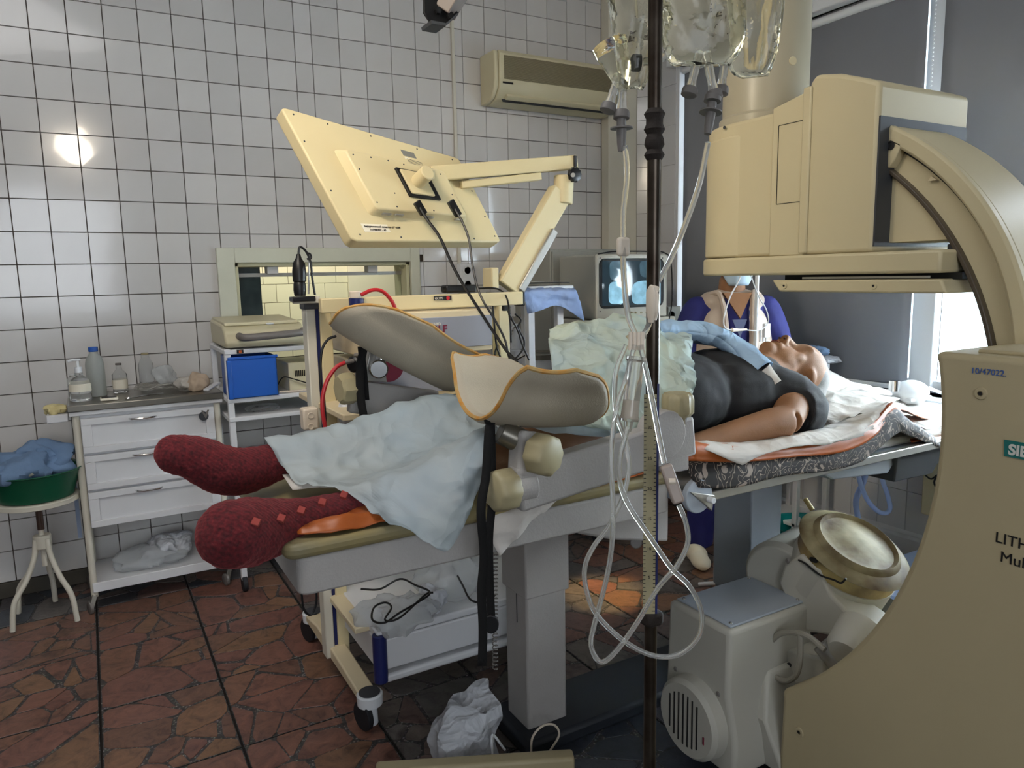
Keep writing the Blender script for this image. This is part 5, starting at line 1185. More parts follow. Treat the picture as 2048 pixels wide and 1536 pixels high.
# things on the steel top
TT = .976
def on(px, py, Y): return P(px, py, Y=Y)
def bottle(name, x, y, prof, m_, label, cat='bottle', cap=None, capm='blue_bin', extra=None, group=None):
    t_ = thing(name, (x, y, TT), label, cat, group)
    B().lathe((x, y, TT), (0, 0, 1), prof, 28).build('body', m_, t_, smooth=40)
    if cap: B().lathe((x, y, TT + cap[0]), (0, 0, 1), [(0, cap[1]), (cap[2], cap[1])], 20).build('cap', M[capm], t_, bevel=.002)
    return t_
milky = mat('milky_bottle', '#c9cdc9', .3, trans=.35, translu=.3)
px = -.028
pb = bottle('pump_bottle', -.062, 3.86, [(0, .040), (.004, .044), (.03, .044), (.035, .040), (.04, .044), (.08, .044), (.10, .035), (.115, .018), (.13, .016)], M['clearplastic'], 'clear hand sanitiser bottle with white pump at the cart\'s left corner')
B().lathe((-.062, 3.86, TT + .045), (0, 0, 1), [(0, .0447), (.035, .0447)], 28, caps=False).build('label', M['paper'], pb)
B().cyl((-.062, 3.86, TT + .13), (-.062, 3.86, TT + .155), .015).build('pump_collar', M['whiteplastic'], pb)
B().cyl((-.062, 3.86, TT + .155), (-.062, 3.86, TT + .185), .006).build('pump_stem', M['whiteplastic'], pb)
B().tube([(-.05, 3.86, TT + .188), (-.08, 3.855, TT + .190), (-.10, 3.85, TT + .184)], .006).build('pump_spout', M['whiteplastic'], pb)
bottle('tall_bottle', .005, 3.98, [(0, .038), (.004, .040), (.15, .040), (.18, .034), (.20, .020), (.212, .018)], milky, 'tall milky plastic bottle with blue cap behind the pump bottle', cap=(.212, .021, .022))
bottle('small_jar', -.085, 3.99, [(0, .03), (.09, .03), (.10, .02), (.11, .02)], M['clearplastic'], 'clear jar standing behind the pump bottle near the wall')
ib = bottle('infusion_bottle', .105, 4.03, [(0, .030), (.003, .033), (.09, .033), (.115, .013), (.135, .012)], M['clearplastic'], 'clear glass infusion bottle right of the blue-capped bottle', cap=(.135, .014, .01), capm='greycap')
B().lathe((.105, 4.03, TT + .02), (0, 0, 1), [(0, .0337), (.045, .0337)], 28, caps=False).build('label', M['paper'], ib)
bottle('clear_bottle', .225, 4.05, [(0, .034), (.13, .034), (.16, .018), (.175, .018)], M['clearplastic'], 'clear empty bottle leaning by the crumpled clear wrap', cap=(.175, .017, .01), capm='knob')
o = bag_mesh((.31, 4.03, TT + .06), (.055, .05, .06), 41, 12, .4).build('plastic_wrap', M['clearbag'], smooth=50); tag(o, 'crumpled clear plastic wrap standing on the steel top', 'wrapping')
wc = B(); rw_ = random.Random(2)
for q in range(26):
    a = [V(.28 + .13 * math.cos(k * .9 + q) * rw_.uniform(.4, 1), 3.97 + .06 * math.sin(k * .9 + q), TT + .012 + rw_.uniform(0, .03)) for k in range(7)]
    wc.tube(catmull(a, 4), .0016, 4)
o = wc.build('tubing_coil', M['pvc']); tag(o, 'flat pile of thin clear tubing on the steel top', 'tubing')
ph = thing('phone', (.06, 3.80, TT), 'phone lying flat at the front of the steel top', 'phone')
B().box((.012, 3.775, TT), (.085, 3.835, TT + .012)).build('body', M['paper'], ph, bevel=.004)
B().box((.018, 3.780, TT + .012), (.079, 3.830, TT + .0126)).build('screen', M['black'], ph)
fc = thing('forceps', (.2, 3.80, TT), 'shiny steel forceps lying on the steel top', 'forceps')
B().tube([(.13, 3.775, TT + .004), (.20, 3.80, TT + .006), (.27, 3.83, TT + .004)], .0028).build('blade', M['chrome'], fc)
B().tube([(.14, 3.79, TT + .004), (.20, 3.80, TT + .008), (.275, 3.822, TT + .005)], .0028).build('blade', M['chrome'], fc)
for q in (0, 1): B().tube([V(.125 + .012 * math.cos(a), 3.765 + q * .022 + .009 * math.sin(a), TT + .004) for a in np.linspace(0, 6.28, 14)[:-1]], .002, 6, closed=True).build('finger_ring', M['chrome'], fc)
for k, (c, r, lb_) in enumerate((((.395, 3.90, TT + .03), (.05, .05, .035), 'crumpled grey glove at the right of the steel top'), ((.44, 3.86, TT + .045), (.045, .04, .05), 'stack of crumpled beige gauze at the right end of the steel top'))):
    o = bag_mesh(c, r, 50 + k * 7, 16, .35).build(('glove', 'gauze')[k], mat(('grey_glove', 'beige_gauze')[k], ('#b9b4ac', '#b8a48e')[k], .8), smooth=50); tag(o, lb_, ('glove', 'gauze')[k])
o = B().bar(V(.46, 3.78, TT + .008), V(.53, 3.86, TT + .03), .03, .012).build('folded_wipe', M['white'], bevel=.004); tag(o, 'folded white wipe on the right corner of the steel top', 'wipe')

# ================================================================ STOOL WITH BASIN
so = thing('stool', (-.30, 3.80, 0), 'white round metal stool with curved legs under the green basin', 'stool')
sx, sy = -.27, 3.80
B().lathe((sx, sy, .545), (0, 0, 1), [(0, .155), (.004, .165), (.022, .165), (.026, .16)], 40).build('seat', M['offwhite'], so)
B().cyl((sx, sy, .42), (sx, sy, .55), .014).build('screw_shaft', mat('brown_shaft', '#4d3a30', .5), so)
B().cyl((sx, sy, .25), (sx, sy, .43), .011).build('spindle', M['offwhite'], so)
B().cyl((sx, sy, .335), (sx, sy, .395), .036, 28).build('hub', M['offwhite'], so, bevel=.004)
for a in (-.9, 3.75, 1.5, .1 + math.pi * .75):
    c, s_2 = math.cos(a), math.sin(a)
    B().tube(catmull([V(sx + .03 * c, sy + .03 * s_2, .38), V(sx + .045 * c, sy + .045 * s_2, .30), V(sx + .09 * c, sy + .09 * s_2, .21), V(sx + .15 * c, sy + .15 * s_2, .13), V(sx + .17 * c, sy + .17 * s_2, .012)], 6), .0115, 12).build('leg', M['offwhite'], so)
bs = thing('basin', (sx, sy, .571), 'dark green plastic basin full of blue gowns on the stool', 'basin')
B().lathe((sx, sy, .572), (0, 0, 1), [(0, .13), (.004, .145), (.07, .165), (.12, .185), (.125, .195), (.128, .19), (.122, .178), (.07, .158), (.008, .135)], 40).build('bowl', M['green_basin'], bs)
for k, (c, r) in enumerate((((sx - .02, sy, .70), (.15, .14, .07)), ((sx - .09, sy - .05, .72), (.09, .07, .05)), ((sx + .07, sy + .02, .73), (.09, .08, .06)), ((sx + .0, sy + .02, .77), (.07, .06, .04)))):
    o = bag_mesh(c, r, 60 + k * 5, 10, .45).build('blue_gown', M['gowns_blue'], smooth=50); tag(o, ('broad steel blue gown filling the bottom of the green basin', 'crumpled blue gown at the left rim of the green basin', 'crumpled blue gown at the right rim of the green basin', 'small blue gown fold topping the heap in the green basin')[k], 'gown', 'crumpled gowns in the green basin')
o = bag_mesh((sx - .03, sy - .13, .71), (.035, .02, .018), 71, 25, .3).build('gauze', M['paper'], smooth=50); tag(o, 'scrap of cream gauze at the front rim of the green basin', 'gauze')
o = B().box((-.135, 3.90, .32), (-.118, 3.905, .62)).build('ribbon', mat('clear_blue_strip', '#a9bbd8', .3, trans=.4)); tag(o, 'pale blue plastic strip hanging beside the basin', 'strip')

# ================================================================ SHELF STAND with electrosurgical unit
ss = thing('shelf_stand', (.74, 3.85, 0), 'white stand with three shelves between the drawer cart and the endoscopy cart', 'stand')
for xx, yy in ((.545, 3.62), (.545, 4.05), (1.12, 3.62), (1.12, 4.05)):
    B().box((xx - .014, yy - .014, .06), (xx + .014, yy + .014, 1.19)).build('post', M['white'], ss, bevel=.003)
for zz in (1.165, .935, .845, .60, .30):
    B().box((.53, 3.60, zz), (1.135, 4.07, zz + .022)).build('shelf', M['white'], ss, bevel=.004)
for xx, yy in ((.545, 3.62), (1.12, 3.62)):
    cs = B().cyl((xx, yy, .045), (xx, yy, .08), .012).build('castor', M['alu'], ss); B().lathe((xx - .012, yy, .04), (1, 0, 0), [(0, .04), (.024, .04)], 24).build('wheel', M['rubber'], cs, bevel=.004)
es = thing('portable_monitor', (.72, 3.75, 1.19), 'cream portable device with grey carrying handle on the top shelf of the stand', 'medical device')
pfl = [(3.58, 1.22), (3.60, 1.195), (4.0, 1.195), (4.02, 1.25), (4.02, 1.315), (3.66, 1.30), (3.60, 1.27)]
B().prism([V(.535, a, b) for a, b in pfl], (.37, 0, 0)).build('case', M['ac'], es, bevel=.012, seg=3)
B().box((.545, 3.64, 1.302), (.885, 4.01, 1.318), Matrix.Rotation(.04, 3, 'X')).build('lid', M['ac'], es, bevel=.004)
B().tube(catmull([V(.60, 3.59, 1.25), V(.62, 3.535, 1.245), V(.75, 3.52, 1.25), V(.87, 3.535, 1.255), V(.895, 3.59, 1.26)], 6), .017, 12).build('handle', M['greycap'], es)
B().ball((.745, 3.60, 1.300), (.02, .012, .006), 12).build('latch', M['whiteplastic'], es)
bb = thing('blue_bin', (.645, 3.64, .957), 'open royal blue plastic box on the middle shelf', 'box')
bx = B(); X0, X1, Y0, Y1, Z0, Z1 = .545, .76, 3.585, 3.82, .958, 1.15
bx.box((X0, Y0, Z0), (X1, Y0 + .004, Z1)); bx.box((X0, Y1 - .004, Z0), (X1, Y1, Z1)); bx.box((X0, Y0, Z0), (X1, Y1, Z0 + .004)); bx.box((X1 - .004, Y0, Z0), (X1, Y1, Z1)); bx.box((X0, Y0, Z0), (X0 + .004, Y1, Z1)); bx.build('box', M['blue_bin'], bb, bevel=.001)
B().box((X0 - .006, Y0 - .006, Z1 - .01), (X1 + .006, Y0 + .002, Z1 + .004)).box((X0 - .012, Y0 - .014, Z0), (X0 + .008, Y0 + .01, Z1 - .01)).build('rim', M['blue_bin'], bb, bevel=.003)
sw = B().box((.585, 3.594, 1.168), (.615, 3.60, 1.186)).build('switch', M['black'], ss); B().box((.594, 3.590, 1.171), (.606, 3.595, 1.183)).build('switch_rocker', mat('orange_lamp', '#c05a20', .4), sw)
gb = thing('grey_box', (.98, 3.8, .957), 'cream metal box with ventilation slots behind the blue box', 'medical device')
B().box((.83, 3.66, .958), (1.11, 3.95, 1.10)).build('case', M['ac'], gb, bevel=.004)
for k in range(7): B().box((.86 + .009 * k, 3.655, 1.03), (.864 + .009 * k, 3.661, 1.06)).build('slot', M['ink'], gb, smooth=0)
tg2 = thing('cable', (.85, 3.7, .96), 'thin beige cables lying on the shelf right of the blue box', 'cable')
B().tube(catmull([V(.775, 3.64, .963), V(.85, 3.625, .963), V(.93, 3.64, .963), V(.88, 3.645, .963), V(.98, 3.64, .963), V(1.08, 3.63, .963)], 6), .005).build('lead', M['clamp'], tg2)
B().tube(catmull([V(.775, 3.72, .965), V(.80, 3.66, 1.03), V(.85, 3.64, 1.02), V(.99, 3.63, .963)], 6), .003).build('lead', M['black'], tg2)
o = bag_mesh((.70, 3.70, .885), (.07, .05, .016), 81, 15, .2).build('plastic_cup', M['clearplastic'], smooth=50); tag(o, 'clear plastic tray piece on the lower shelf below the blue box', 'tray')

# ================================================================ GREY LOCKER with CRT
lk = thing('locker', (2.75, 3.75, 0), 'grey beige metal locker in the corner behind the X-ray screen', 'cabinet')
lx0, lx1, ly0, ly1 = 2.40, 3.00, 3.70, 4.15
B().box((lx0, ly0, .03), (lx1, ly1, 1.655)).build('body', M['locker'], lk, bevel=.004)
B().box((lx0 + .01, ly0 - .014, .06), (lx0 + .50, ly0, 1.64)).build('door', M['locker'], lk, bevel=.003)
B().box((lx0 + .505, ly0 - .014, .06), (lx1 - .01, ly0, 1.64)).build('door', M['locker'], lk, bevel=.003)
for xx in (lx0 + .03, lx1 - .03): B().cyl((xx, ly0 + .05, 0), (xx, ly0 + .05, .04), .02).build('foot', M['black'], lk)
CY = 3.18
cr = thing('x_ray_monitor', P(1262, 575, Y=CY), 'boxy white X-ray monitor with rounded tube screen behind the drip bags', 'monitor')
a0 = P(1190, 640, Y=CY); a1 = P(1332, 508, Y=CY)
B().box((a0.x, CY, a0.z), (a1.x, CY + .34, a1.z)).build('case', M['locker'], cr, bevel=.012, seg=3)
fp = B().box((a0.x, CY - .014, a0.z), (a1.x, CY + .002, a1.z)).build('front_frame', M['offwhite'], cr, bevel=.008)
def rp2(px0, px1, py0, py1, r, Y): 
    A_, B_ = P(px0, py1, Y=Y), P(px1, py0, Y=Y); return [V(a, Y, b) for a, b in rrect(A_.x, B_.x, A_.z, B_.z, r, 6)]
B().prism(rp2(1199, 1328, 516, 618, .035, CY - .018), (0, .006, 0)).build('bezel', M['ink'], cr, bevel=.002)
def crt_mat():
    m, nt, b, L = nodes_mat('x_ray_screen'); tc = nt.nodes.new('ShaderNodeTexCoord'); sp = nt.nodes.new('ShaderNodeSeparateXYZ'); L.new(tc.outputs['Object'], sp.inputs[0])
    def mth(op, a, b_=None):
        n = nt.nodes.new('ShaderNodeMath'); n.operation = op
        for k, q in enumerate((a, b_)):
            if q is None: continue
            if isinstance(q, (int, float)): n.inputs[k].default_value = q
            else: L.new(q, n.inputs[k])
        return n.outputs[0]
    tot = None
    for (cx_, cz_, rx, rz, I) in ((.36, .28, .17, .2, 1.0), (1.22, .26, .40, .22, .9), (.36, .77, .15, .17, .16), (1.3, .8, .3, .16, .12)):
        dx = mth('DIVIDE', mth('SUBTRACT', sp.outputs['X'], cx_ * .27), rx * .27 * 1.25); dz = mth('DIVIDE', mth('SUBTRACT', sp.outputs['Z'], cz_ * .24), rz * .24 * 1.25)
        r2 = mth('ADD', mth('POWER', mth('ABSOLUTE', dx), 4.0), mth('POWER', mth('ABSOLUTE', dz), 4.0))
        v = mth('MULTIPLY', mth('LESS_THAN', r2, 1.0), I)
        tot = v if tot is None else mth('MAXIMUM', tot, v)
    nz = nt.nodes.new('ShaderNodeTexNoise'); nz.inputs['Scale'].default_value = 26; nz.inputs['Detail'].default_value = 5; L.new(tc.outputs['Object'], nz.inputs['Vector'])
    tot = mth('MULTIPLY', tot, mth('ADD', mth('MULTIPLY', nz.outputs['Fac'], 1.2), .25))
    b.inputs['Base Color'].default_value = lin('#20262b'); b.inputs['Roughness'].default_value = .08
    b.inputs['Emission Color'].default_value = lin('#9fd8f2'); L.new(mth('MULTIPLY', mth('ADD', tot, .05), .85), b.inputs['Emission Strength'])
    return m
A_, B_ = P(1205, 612, Y=CY - .02), P(1322, 521, Y=CY - .02)
g = []
for i in range(13):
    g.append([V(A_.x + (B_.x - A_.x) * j / 12, CY - .019 - .010 * (1 - ((i - 6) / 6) ** 2) * (1 - ((j - 6) / 6) ** 2) + (.0), A_.z + (B_.z - A_.z) * i / 12) for j in range(13)])
B().grid(g).build('screen', crt_mat(), cr, smooth=60)
# screen coordinates start at its lower left corner
scr = [o for o in cr.children if o.name.startswith('screen')][0]
dxy = Vector((A_.x, 0, A_.z)) - Vector((cr.location.x, 0, cr.location.z))
for v in scr.data.vertices: v.co -= dxy
scr.location = dxy
for q in (1262, 1271, 1282, 1293): B().lathe(P(q, 625, Y=CY - .014), (0, -1, 0), [(0, .006), (.010, .005)], 14).build('control_knob', M['knob'], cr)
for a, c in ((1200, 516), (1200, 623), (1325, 516)): B().lathe(P(a, c, Y=CY - .014), (0, -1, 0), [(0, .0035), (.002, .003)], 8).build('screw', M['ink'], cr)
B().tube(catmull([P(x, y, Y=CY - .02) for x, y in [(1196, 508), (1230, 503), (1300, 503), (1330, 506), (1342, 525), (1344, 600), (1338, 640)]], 6), .0035).build('cable', M['black'], cr)
cs_ = thing('monitor_trolley', (a0.x + .2, CY + .15, 0), 'beige trolley under the X-ray monitor', 'trolley')
B().box((a0.x - .02, CY - .02, a0.z - .035), (a1.x + .06, CY + .36, a0.z - .003)).build('top_shelf', M['offwhite'], cs_, bevel=.008)
B().box((a0.x + .02, CY + .02, .06), (a1.x - .0, CY + .32, a0.z - .035)).build('body', M['locker'], cs_, bevel=.006)
for xx in (a0.x + .05, a1.x - .05): B().lathe((xx - .015, CY + .06, .03), (1, 0, 0), [(0, .03), (.025, .03)], 20).build('wheel', M['rubber'], cs_)
sb = thing('loudspeaker', P(1346, 632, Y=CY + .05), 'dark grey box with round black opening beside the X-ray monitor', 'speaker')
B().box(tuple(P(1336, 655, Y=CY + .02)), tuple(P(1362, 612, Y=CY + .02) + V(0, .06, 0))).build('case', M['locker'], sb, bevel=.004)
B().lathe(P(1343, 630, Y=CY + .02), (0, -1, 0), [(0, .022), (.004, .022), (.0041, .018), (-.003, .018)], 24).build('cone', M['ink'], sb)

# ================================================================ SMALL TABLE WITH BLUE CLOTH
TB = 3.0
wt = thing('instrument_table', (1.95, 3.1, 0), 'white instrument table with square legs under the blue cloth', 'table')
zt = P(1100, 583, Y=TB).z
xa, xb = P(1050, 583, Y=TB).x, P(1150, 583, Y=TB).x
B().box((xa, TB, zt - .02), (xb, TB + .40, zt)).build('table_top', M['alu'], wt, bevel=.004)
for xx in (xa + .03, xb - .09):
    for yy in (TB + .04, TB + .36): B().box((xx, yy - .018, .0), (xx + .036, yy + .018, zt - .02)).build('leg', M['white'], wt, bevel=.003)
cloth('blue_cloth', [
    [P(1047, 583, Y=TB + .20) + V(0, 0, .004), P(1075, 580, Y=TB + .20) + V(0, 0, .004), P(1110, 579, Y=TB + .20) + V(0, 0, .004), P(1148, 580, Y=TB + .20) + V(0, 0, .004)],
    [P(1045, 583, Y=TB - .01) + V(0, 0, .004), P(1075, 583, Y=TB - .01) + V(0, 0, .004), P(1110, 582, Y=TB - .01) + V(0, 0, .004), P(1150, 583, Y=TB - .01) + V(0, 0, .004)],
    [P(1050, 605, Y=TB - .02), P(1075, 606, Y=TB - .035), P(1110, 600, Y=TB - .015), P(1160, 605, Y=TB - .03)],
    [P(1055, 628, Y=TB - .02), P(1078, 622, Y=TB - .045), P(1118, 612, Y=TB - .015), P(1168, 642, Y=TB - .03)],
], M['bluecloth'], 'light blue cloth hanging in points over the instrument table', 'cloth', 7, .008, 14, 22)
lp = thing('flat_device', P(1100, 570, Y=TB + .1), 'flat white device with dark tray above it lying on the blue cloth', 'device')
B().box(tuple(P(1060, 580, Y=TB + .06)), tuple(P(1148, 570, Y=TB + .06) + V(0, .22, 0))).build('body', M['whiteplastic'], lp, bevel=.006)
B().box(tuple(P(1055, 568, Y=TB + .10)), tuple(P(1140, 564, Y=TB + .10) + V(0, .20, 0))).build('lid', M['darkgrey'], lp, bevel=.003)
B().box(tuple(P(1062, 564, Y=TB + .10)), tuple(P(1138, 562, Y=TB + .10) + V(0, .20, 0))).build('lid_edge', M['whiteplastic'], lp)
# white bucket with dark lid
bc_ = P(1075, 705, Y=3.54)
bu = thing('bucket', (bc_.x, 3.54, .80), 'white bucket with a dark metal lid beyond the belly drape', 'bucket')
B().lathe((bc_.x, 3.54, .80), (0, 0, 1), [(0, .11), (bc_.z - .83, .135)], 32).build('body', M['whiteplastic'], bu)
B().lathe((bc_.x, 3.54, bc_.z - .03), (0, 0, 1), [(0, .142), (.028, .142), (.032, .13), (.02, .12)], 32).build('lid', M['steel'], bu, props={'label': 'dark metal lid'})
B().tube(catmull([V(bc_.x + .13 * math.cos(a), 3.54 + .13 * math.sin(a), bc_.z) for a in (3.6, 4.2, 4.7, 5.2, 5.8)], 5), .004).build('handle', M['alu'], bu)
p = P(1035, 687, Y=3.54)
bn = thing('hand_wash_bottle', (p.x, 3.54, p.z - .03), 'white bottle with a thin spout standing left of the white bucket', 'bottle')
B().lathe((p.x, 3.54, p.z - .03), (0, 0, 1), [(0, .035), (.07, .035), (.09, .022), (.11, .02), (.12, .012), (.14, .012)], 24).build('body', M['whiteplastic'], bn)
B().tube([(p.x, 3.54, p.z + .10), (p.x - .03, 3.53, p.z + .10), (p.x - .08, 3.53, p.z + .04)], .005).build('spout', M['whiteplastic'], bn)
cw = thing('side_cabinet', (bc_.x, 3.54, 0), 'low white side cabinet carrying the white bucket and the spouted bottle', 'cabinet')
B().box((bc_.x - .13, 3.44, 0), (bc_.x + .15, 3.67, .80)).build('body', M['white'], cw, bevel=.004)
B().box((p.x - .07, 3.46, 0), (bc_.x - .135, 3.66, p.z - .031)).build('tall_section', M['white'], cw, bevel=.004)

# ================================================================ THINGS BEYOND THE HEAD END
tb_ = thing('storage_box', P(1645, 740, Y=2.45), 'white plastic drawer box seen beyond the patient\'s head', 'box')
q0, q1 = P(1600, 760, Y=2.45), P(1661, 725, Y=2.45)
B().box((q0.x, 2.45, q0.z), (q1.x, 2.66, q1.z)).build('body', M['whiteplastic'], tb_, bevel=.006)
B().box((q0.x - .01, 2.44, q1.z), (q1.x + .02, 2.67, q1.z + .012)).build('lid', M['whiteplastic'], tb_, bevel=.003)
rk = (q0.x - .01, q1.x + .02, q0.z)
o = bag_mesh(tuple(P(1640, 718, Y=2.52)), (.10, .08, .022), 91, 14, .3).build('packet', M['whitebag'], smooth=50); tag(o, 'white packets lying on the storage box lid', 'packet')
o = bag_mesh(tuple(P(1632, 703, Y=2.52)), (.055, .06, .026), 94, 14, .35).build('blue_wrap', M['gowns_blue'], smooth=50); tag(o, 'pale blue crumpled wrap on top of the white packets', 'wrap')
dl = thing('desk_lamp', P(1830, 770, Y=1.9), 'white round topped lamp lying at the head end of the table', 'lamp')
p = P(1822, 778, Y=1.9)
B().ball(tuple(p + V(0, 0, -.015)), (.085, .07, .055), 24).build('dome', M['whiteplastic'], dl)
p2 = P(1790, 770, Y=1.9); B().cyl(p2 + V(-.005, 0, -.025), p2 + V(-.005, 0, .02), .022).build('metal_ring', M['chrome'], dl)
B().box(tuple(p + V(-.075, -.05, -.045)), tuple(p + V(.08, .06, -.03))).build('base', M['whiteplastic'], dl, bevel=.004)
ba = thing('bed_rail_arm', P(1870, 790, Y=1.95), 'thin white rail lying beside the lamp', 'rail')
B().tube([P(1855, 775, Y=1.9), P(1900, 793, Y=1.95)], .008).build('rail', M['whiteplastic'], ba)

# wall cable box right, silicone tubes, teal bucket, white shelf by the window wall
wbx = thing('wall_box', P(1862, 985, X=3.3), 'grey beige cable box on the window wall beside the tall housing', 'box')
p, q = P(1848, 1025, X=3.33), P(1890, 935, X=3.33)
B().box((3.30, min(p.y, q.y), min(p.z, q.z)), (3.39, max(p.y, q.y), max(p.z, q.z))).build('case', M['ac'], wbx, bevel=.006)
B().tube(catmull([P(x, y, X=3.28) for x, y in [(1848, 948), (1862, 958), (1875, 950), (1868, 965), (1878, 985)]], 5), .004).build('cable', M['black'], wbx)
stb = thing('silicone_tube', P(1740, 980, Y=1.85), 'loop of glowing blue white silicone tube hanging below the table', 'tube')
B().tube(catmull([P(x, y, Y=1.85) for x, y in [(1760, 925), (1765, 960), (1775, 990), (1780, 1015), (1772, 1026), (1755, 1022), (1735, 1000), (1722, 970), (1716, 945), (1714, 925)]], 7), .010, 12).build('tube', M['silicone'], stb)
B().tube(catmull([P(x, y, Y=1.88) for x, y in [(1735, 925), (1728, 960), (1715, 990), (1712, 1010), (1718, 1045)]], 7), .012, 12).build('tube', M['silicone'], stb)
tk = thing('teal_bucket', P(1600, 1060, Y=2.35), 'teal plastic bucket on the floor behind the grey machine', 'bucket')
p = P(1615, 1050, Y=2.35)
B().lathe((p.x, 2.35, 0), (0, 0, 1), [(0, .13), (p.z * .9, .17), (p.z, .18), (p.z + .005, .185), (p.z, .172), (p.z * .5, .15), (.01, .12)], 36).build('bucket', M['teal'], tk)
o = B().prism([P(1598, 1052, Y=2.3), P(1612, 1052, Y=2.3), P(1600, 1034, Y=2.3)], (0, .01, 0)).build('paper_scrap', M['white']); tag(o, 'white paper scrap sticking out of the teal bucket', 'paper')
ws = thing('white_rack', P(1620, 1000, Y=2.6), 'low white metal rack by the window wall behind the second column', 'rack')
ra, rb_, rz = rk
for (a, c) in ((ra + .014, 2.45), (rb_ - .014, 2.45), (ra + .014, 2.68), (rb_ - .014, 2.68)): B().box((a - .014, c - .014, 0), (a + .014, c + .014, rz - .021)).build('post', M['white'], ws, bevel=.003)
for zz in (.18, .58, rz - .021): B().box((ra, 2.44, zz), (rb_, 2.70, zz + .020)).build('shelf', M['white'], ws, bevel=.003)
pl = thing('white_platform', P(1800, 1130, Z=.2), 'low white platform with a blue white edge behind the round membrane head', 'platform')
p = P(1800, 1110, Z=.27); B().box((2.55, p.y - .35, 0), (3.25, p.y - .02, .26)).build('body', M['locker'], pl, bevel=.006); B().box((2.54, p.y - .36, .26), (3.26, p.y - .01, .275)).build('top', M['silicone'], pl, bevel=.003)

# white bag on the floor
o = B()
bgp = P(925, 1455, Z=.0)
cb = V(.918, 1.925, 0)
for i in range(15):
    z = .165 * i / 14
    for k in range(28):
        a = 2 * math.pi * k / 28; rr2 = (.084 + .012 * math.sin(z * 20)) * (1 - .12 * (z / .165) ** 2); f = noise.noise(V(math.cos(a) * 1.2, math.sin(a) * 1.2, z * 9)) * .03 + .010 * math.sin(5 * a + z * 30)
        sq = max(abs(math.cos(a)), abs(math.sin(a))) ** -.8
        o.v.append(cb + V(math.cos(a) * (rr2 * sq + f) * 1.05, math.sin(a) * (rr2 * sq * .8 + f), z + (.05 * max(0, math.cos(a - .5)) if i == 14 else 0) + (.02 * noise.noise(V(a * 2, 0, 3)) if i > 10 else 0)))
for i in range(14):
    for k in range(28): o.f.append((i * 28 + k, i * 28 + (k + 1) % 28, (i + 1) * 28 + (k + 1) % 28, (i + 1) * 28 + k))
o.f.append(tuple(range(28))[::-1]); o.f.append(tuple(14 * 28 + k for k in range(28)))
o = o.build('waste_bag', M['whitebag'], smooth=50); tag(o, 'white plastic bag standing on the floor beside the front column', 'bag')
# ================================================================ LITHOTRIPTER: tall housing, C-arm and image intensifier
li = thing('lithotripter', (1.9, .8, 0), 'large cream X-ray machine, tall curved housing with lettering, arc and hanging detector', 'medical machine')
HX_ = 1.60
cyc, czc, Rc = 1.903, 1.122, 1.0
poly = [(.12, 0), (.12, 1.312), (.925, 1.318)]
a0_, a1_ = math.atan2(1.29 - czc, .918 - cyc), math.atan2(.314 - czc, 1.285 - cyc)
if a1_ < 0: a1_ += 2 * math.pi
for k in range(41): a = a0_ + (a1_ - a0_) * k / 40; poly.append((cyc + Rc * math.cos(a), czc + Rc * math.sin(a)))
poly += [(1.292, .30), (1.30, 0)]
hs = B().prism([V(HX_, a, b) for a, b in poly], (.5, 0, 0)).build('housing', M['greyhouse'], li, bevel=.014, seg=3)
B().box((HX_ + .05, .2, 1.315), (HX_ + .45, .86, 1.325)).build('top_plate', M['greyhouse'], li, bevel=.004)
sgn = B().prism([P(2009, 879, X=HX_ - .001), P(2009, 912, X=HX_ - .001), P(2009, 912, X=HX_ - .001) + V(0, -.20, 0), P(2009, 879, X=HX_ - .001) + V(0, -.20, 0)], (-.0015, 0, 0)).build('sign', M['teal_sign'], hs, smooth=0, props={'label': 'teal maker sign with white letters'})
rY = V(0, -1, 0)
label_text('SIEMENS', P(2016, 908, X=HX_ - .003), rY, (0, 0, 1), .030, M['sign_white'], hs, bold=.001)
label_text('LITHOSKOP', P(1989, 1083, X=HX_ - .001), rY, (0, 0, 1), .032, M['ink'], hs)
label_text('Multiline', P(1999, 1122, X=HX_ - .001), rY, (0, 0, 1), .032, M['ink'], hs)
label_text('10/47022.', P(1941, 746, X=HX_ - .001), rY, (0, .12, 1), .0175, M['pen'], hs)
for p in (P(1962, 787, X=HX_), P(1599, 1464, X=HX_)):
    sc_w = B().lathe(p, (-1, 0, 0), [(0, .0135), (.003, .012), (.0035, .006), (.001, .005)], 20).build('screw_cap', M['greyhouse'], hs)
    B().cyl(p + V(-.0035, 0, 0), p + V(-.0045, 0, 0), .004).build('screw', M['ink'], sc_w)
# arc
def ring(c0, R0_, c1, R1_, th0, th1, x0, x1, n=36):
    o_, i_ = [], []
    for k in range(n + 1):
        f = k / n
        # outer and inner circles sampled on matching rays from the mid centre
        a = math.radians(th0[0] + (th0[1] - th0[0]) * f); o_.append(V(x0, c0[0] + R0_ * math.cos(a), c0[1] + R0_ * math.sin(a)))
        a = math.radians(th1[0] + (th1[1] - th1[0]) * f); i_.append(V(x0, c1[0] + R1_ * math.cos(a), c1[1] + R1_ * math.sin(a)))
    b = B(); dx = V(x1 - x0, 0, 0); vs = o_ + i_ + [p + dx for p in o_] + [p + dx for p in i_]; N = n + 1; fs = []
    for k in range(n):
        fs += [(k, k + 1, N + k + 1, N + k), (2 * N + k, 3 * N + k, 3 * N + k + 1, 2 * N + k + 1), (k, 2 * N + k, 2 * N + k + 1, k + 1), (N + k, N + k + 1, 3 * N + k + 1, 3 * N + k)]
    fs += [(0, N, 3 * N, 2 * N), (n, 2 * N + n, 3 * N + n, N + n)]
    b.add(vs, fs); return b
CO, RO = (1.585, 1.239), .72; CI, RI = (1.77, 1.112), .824
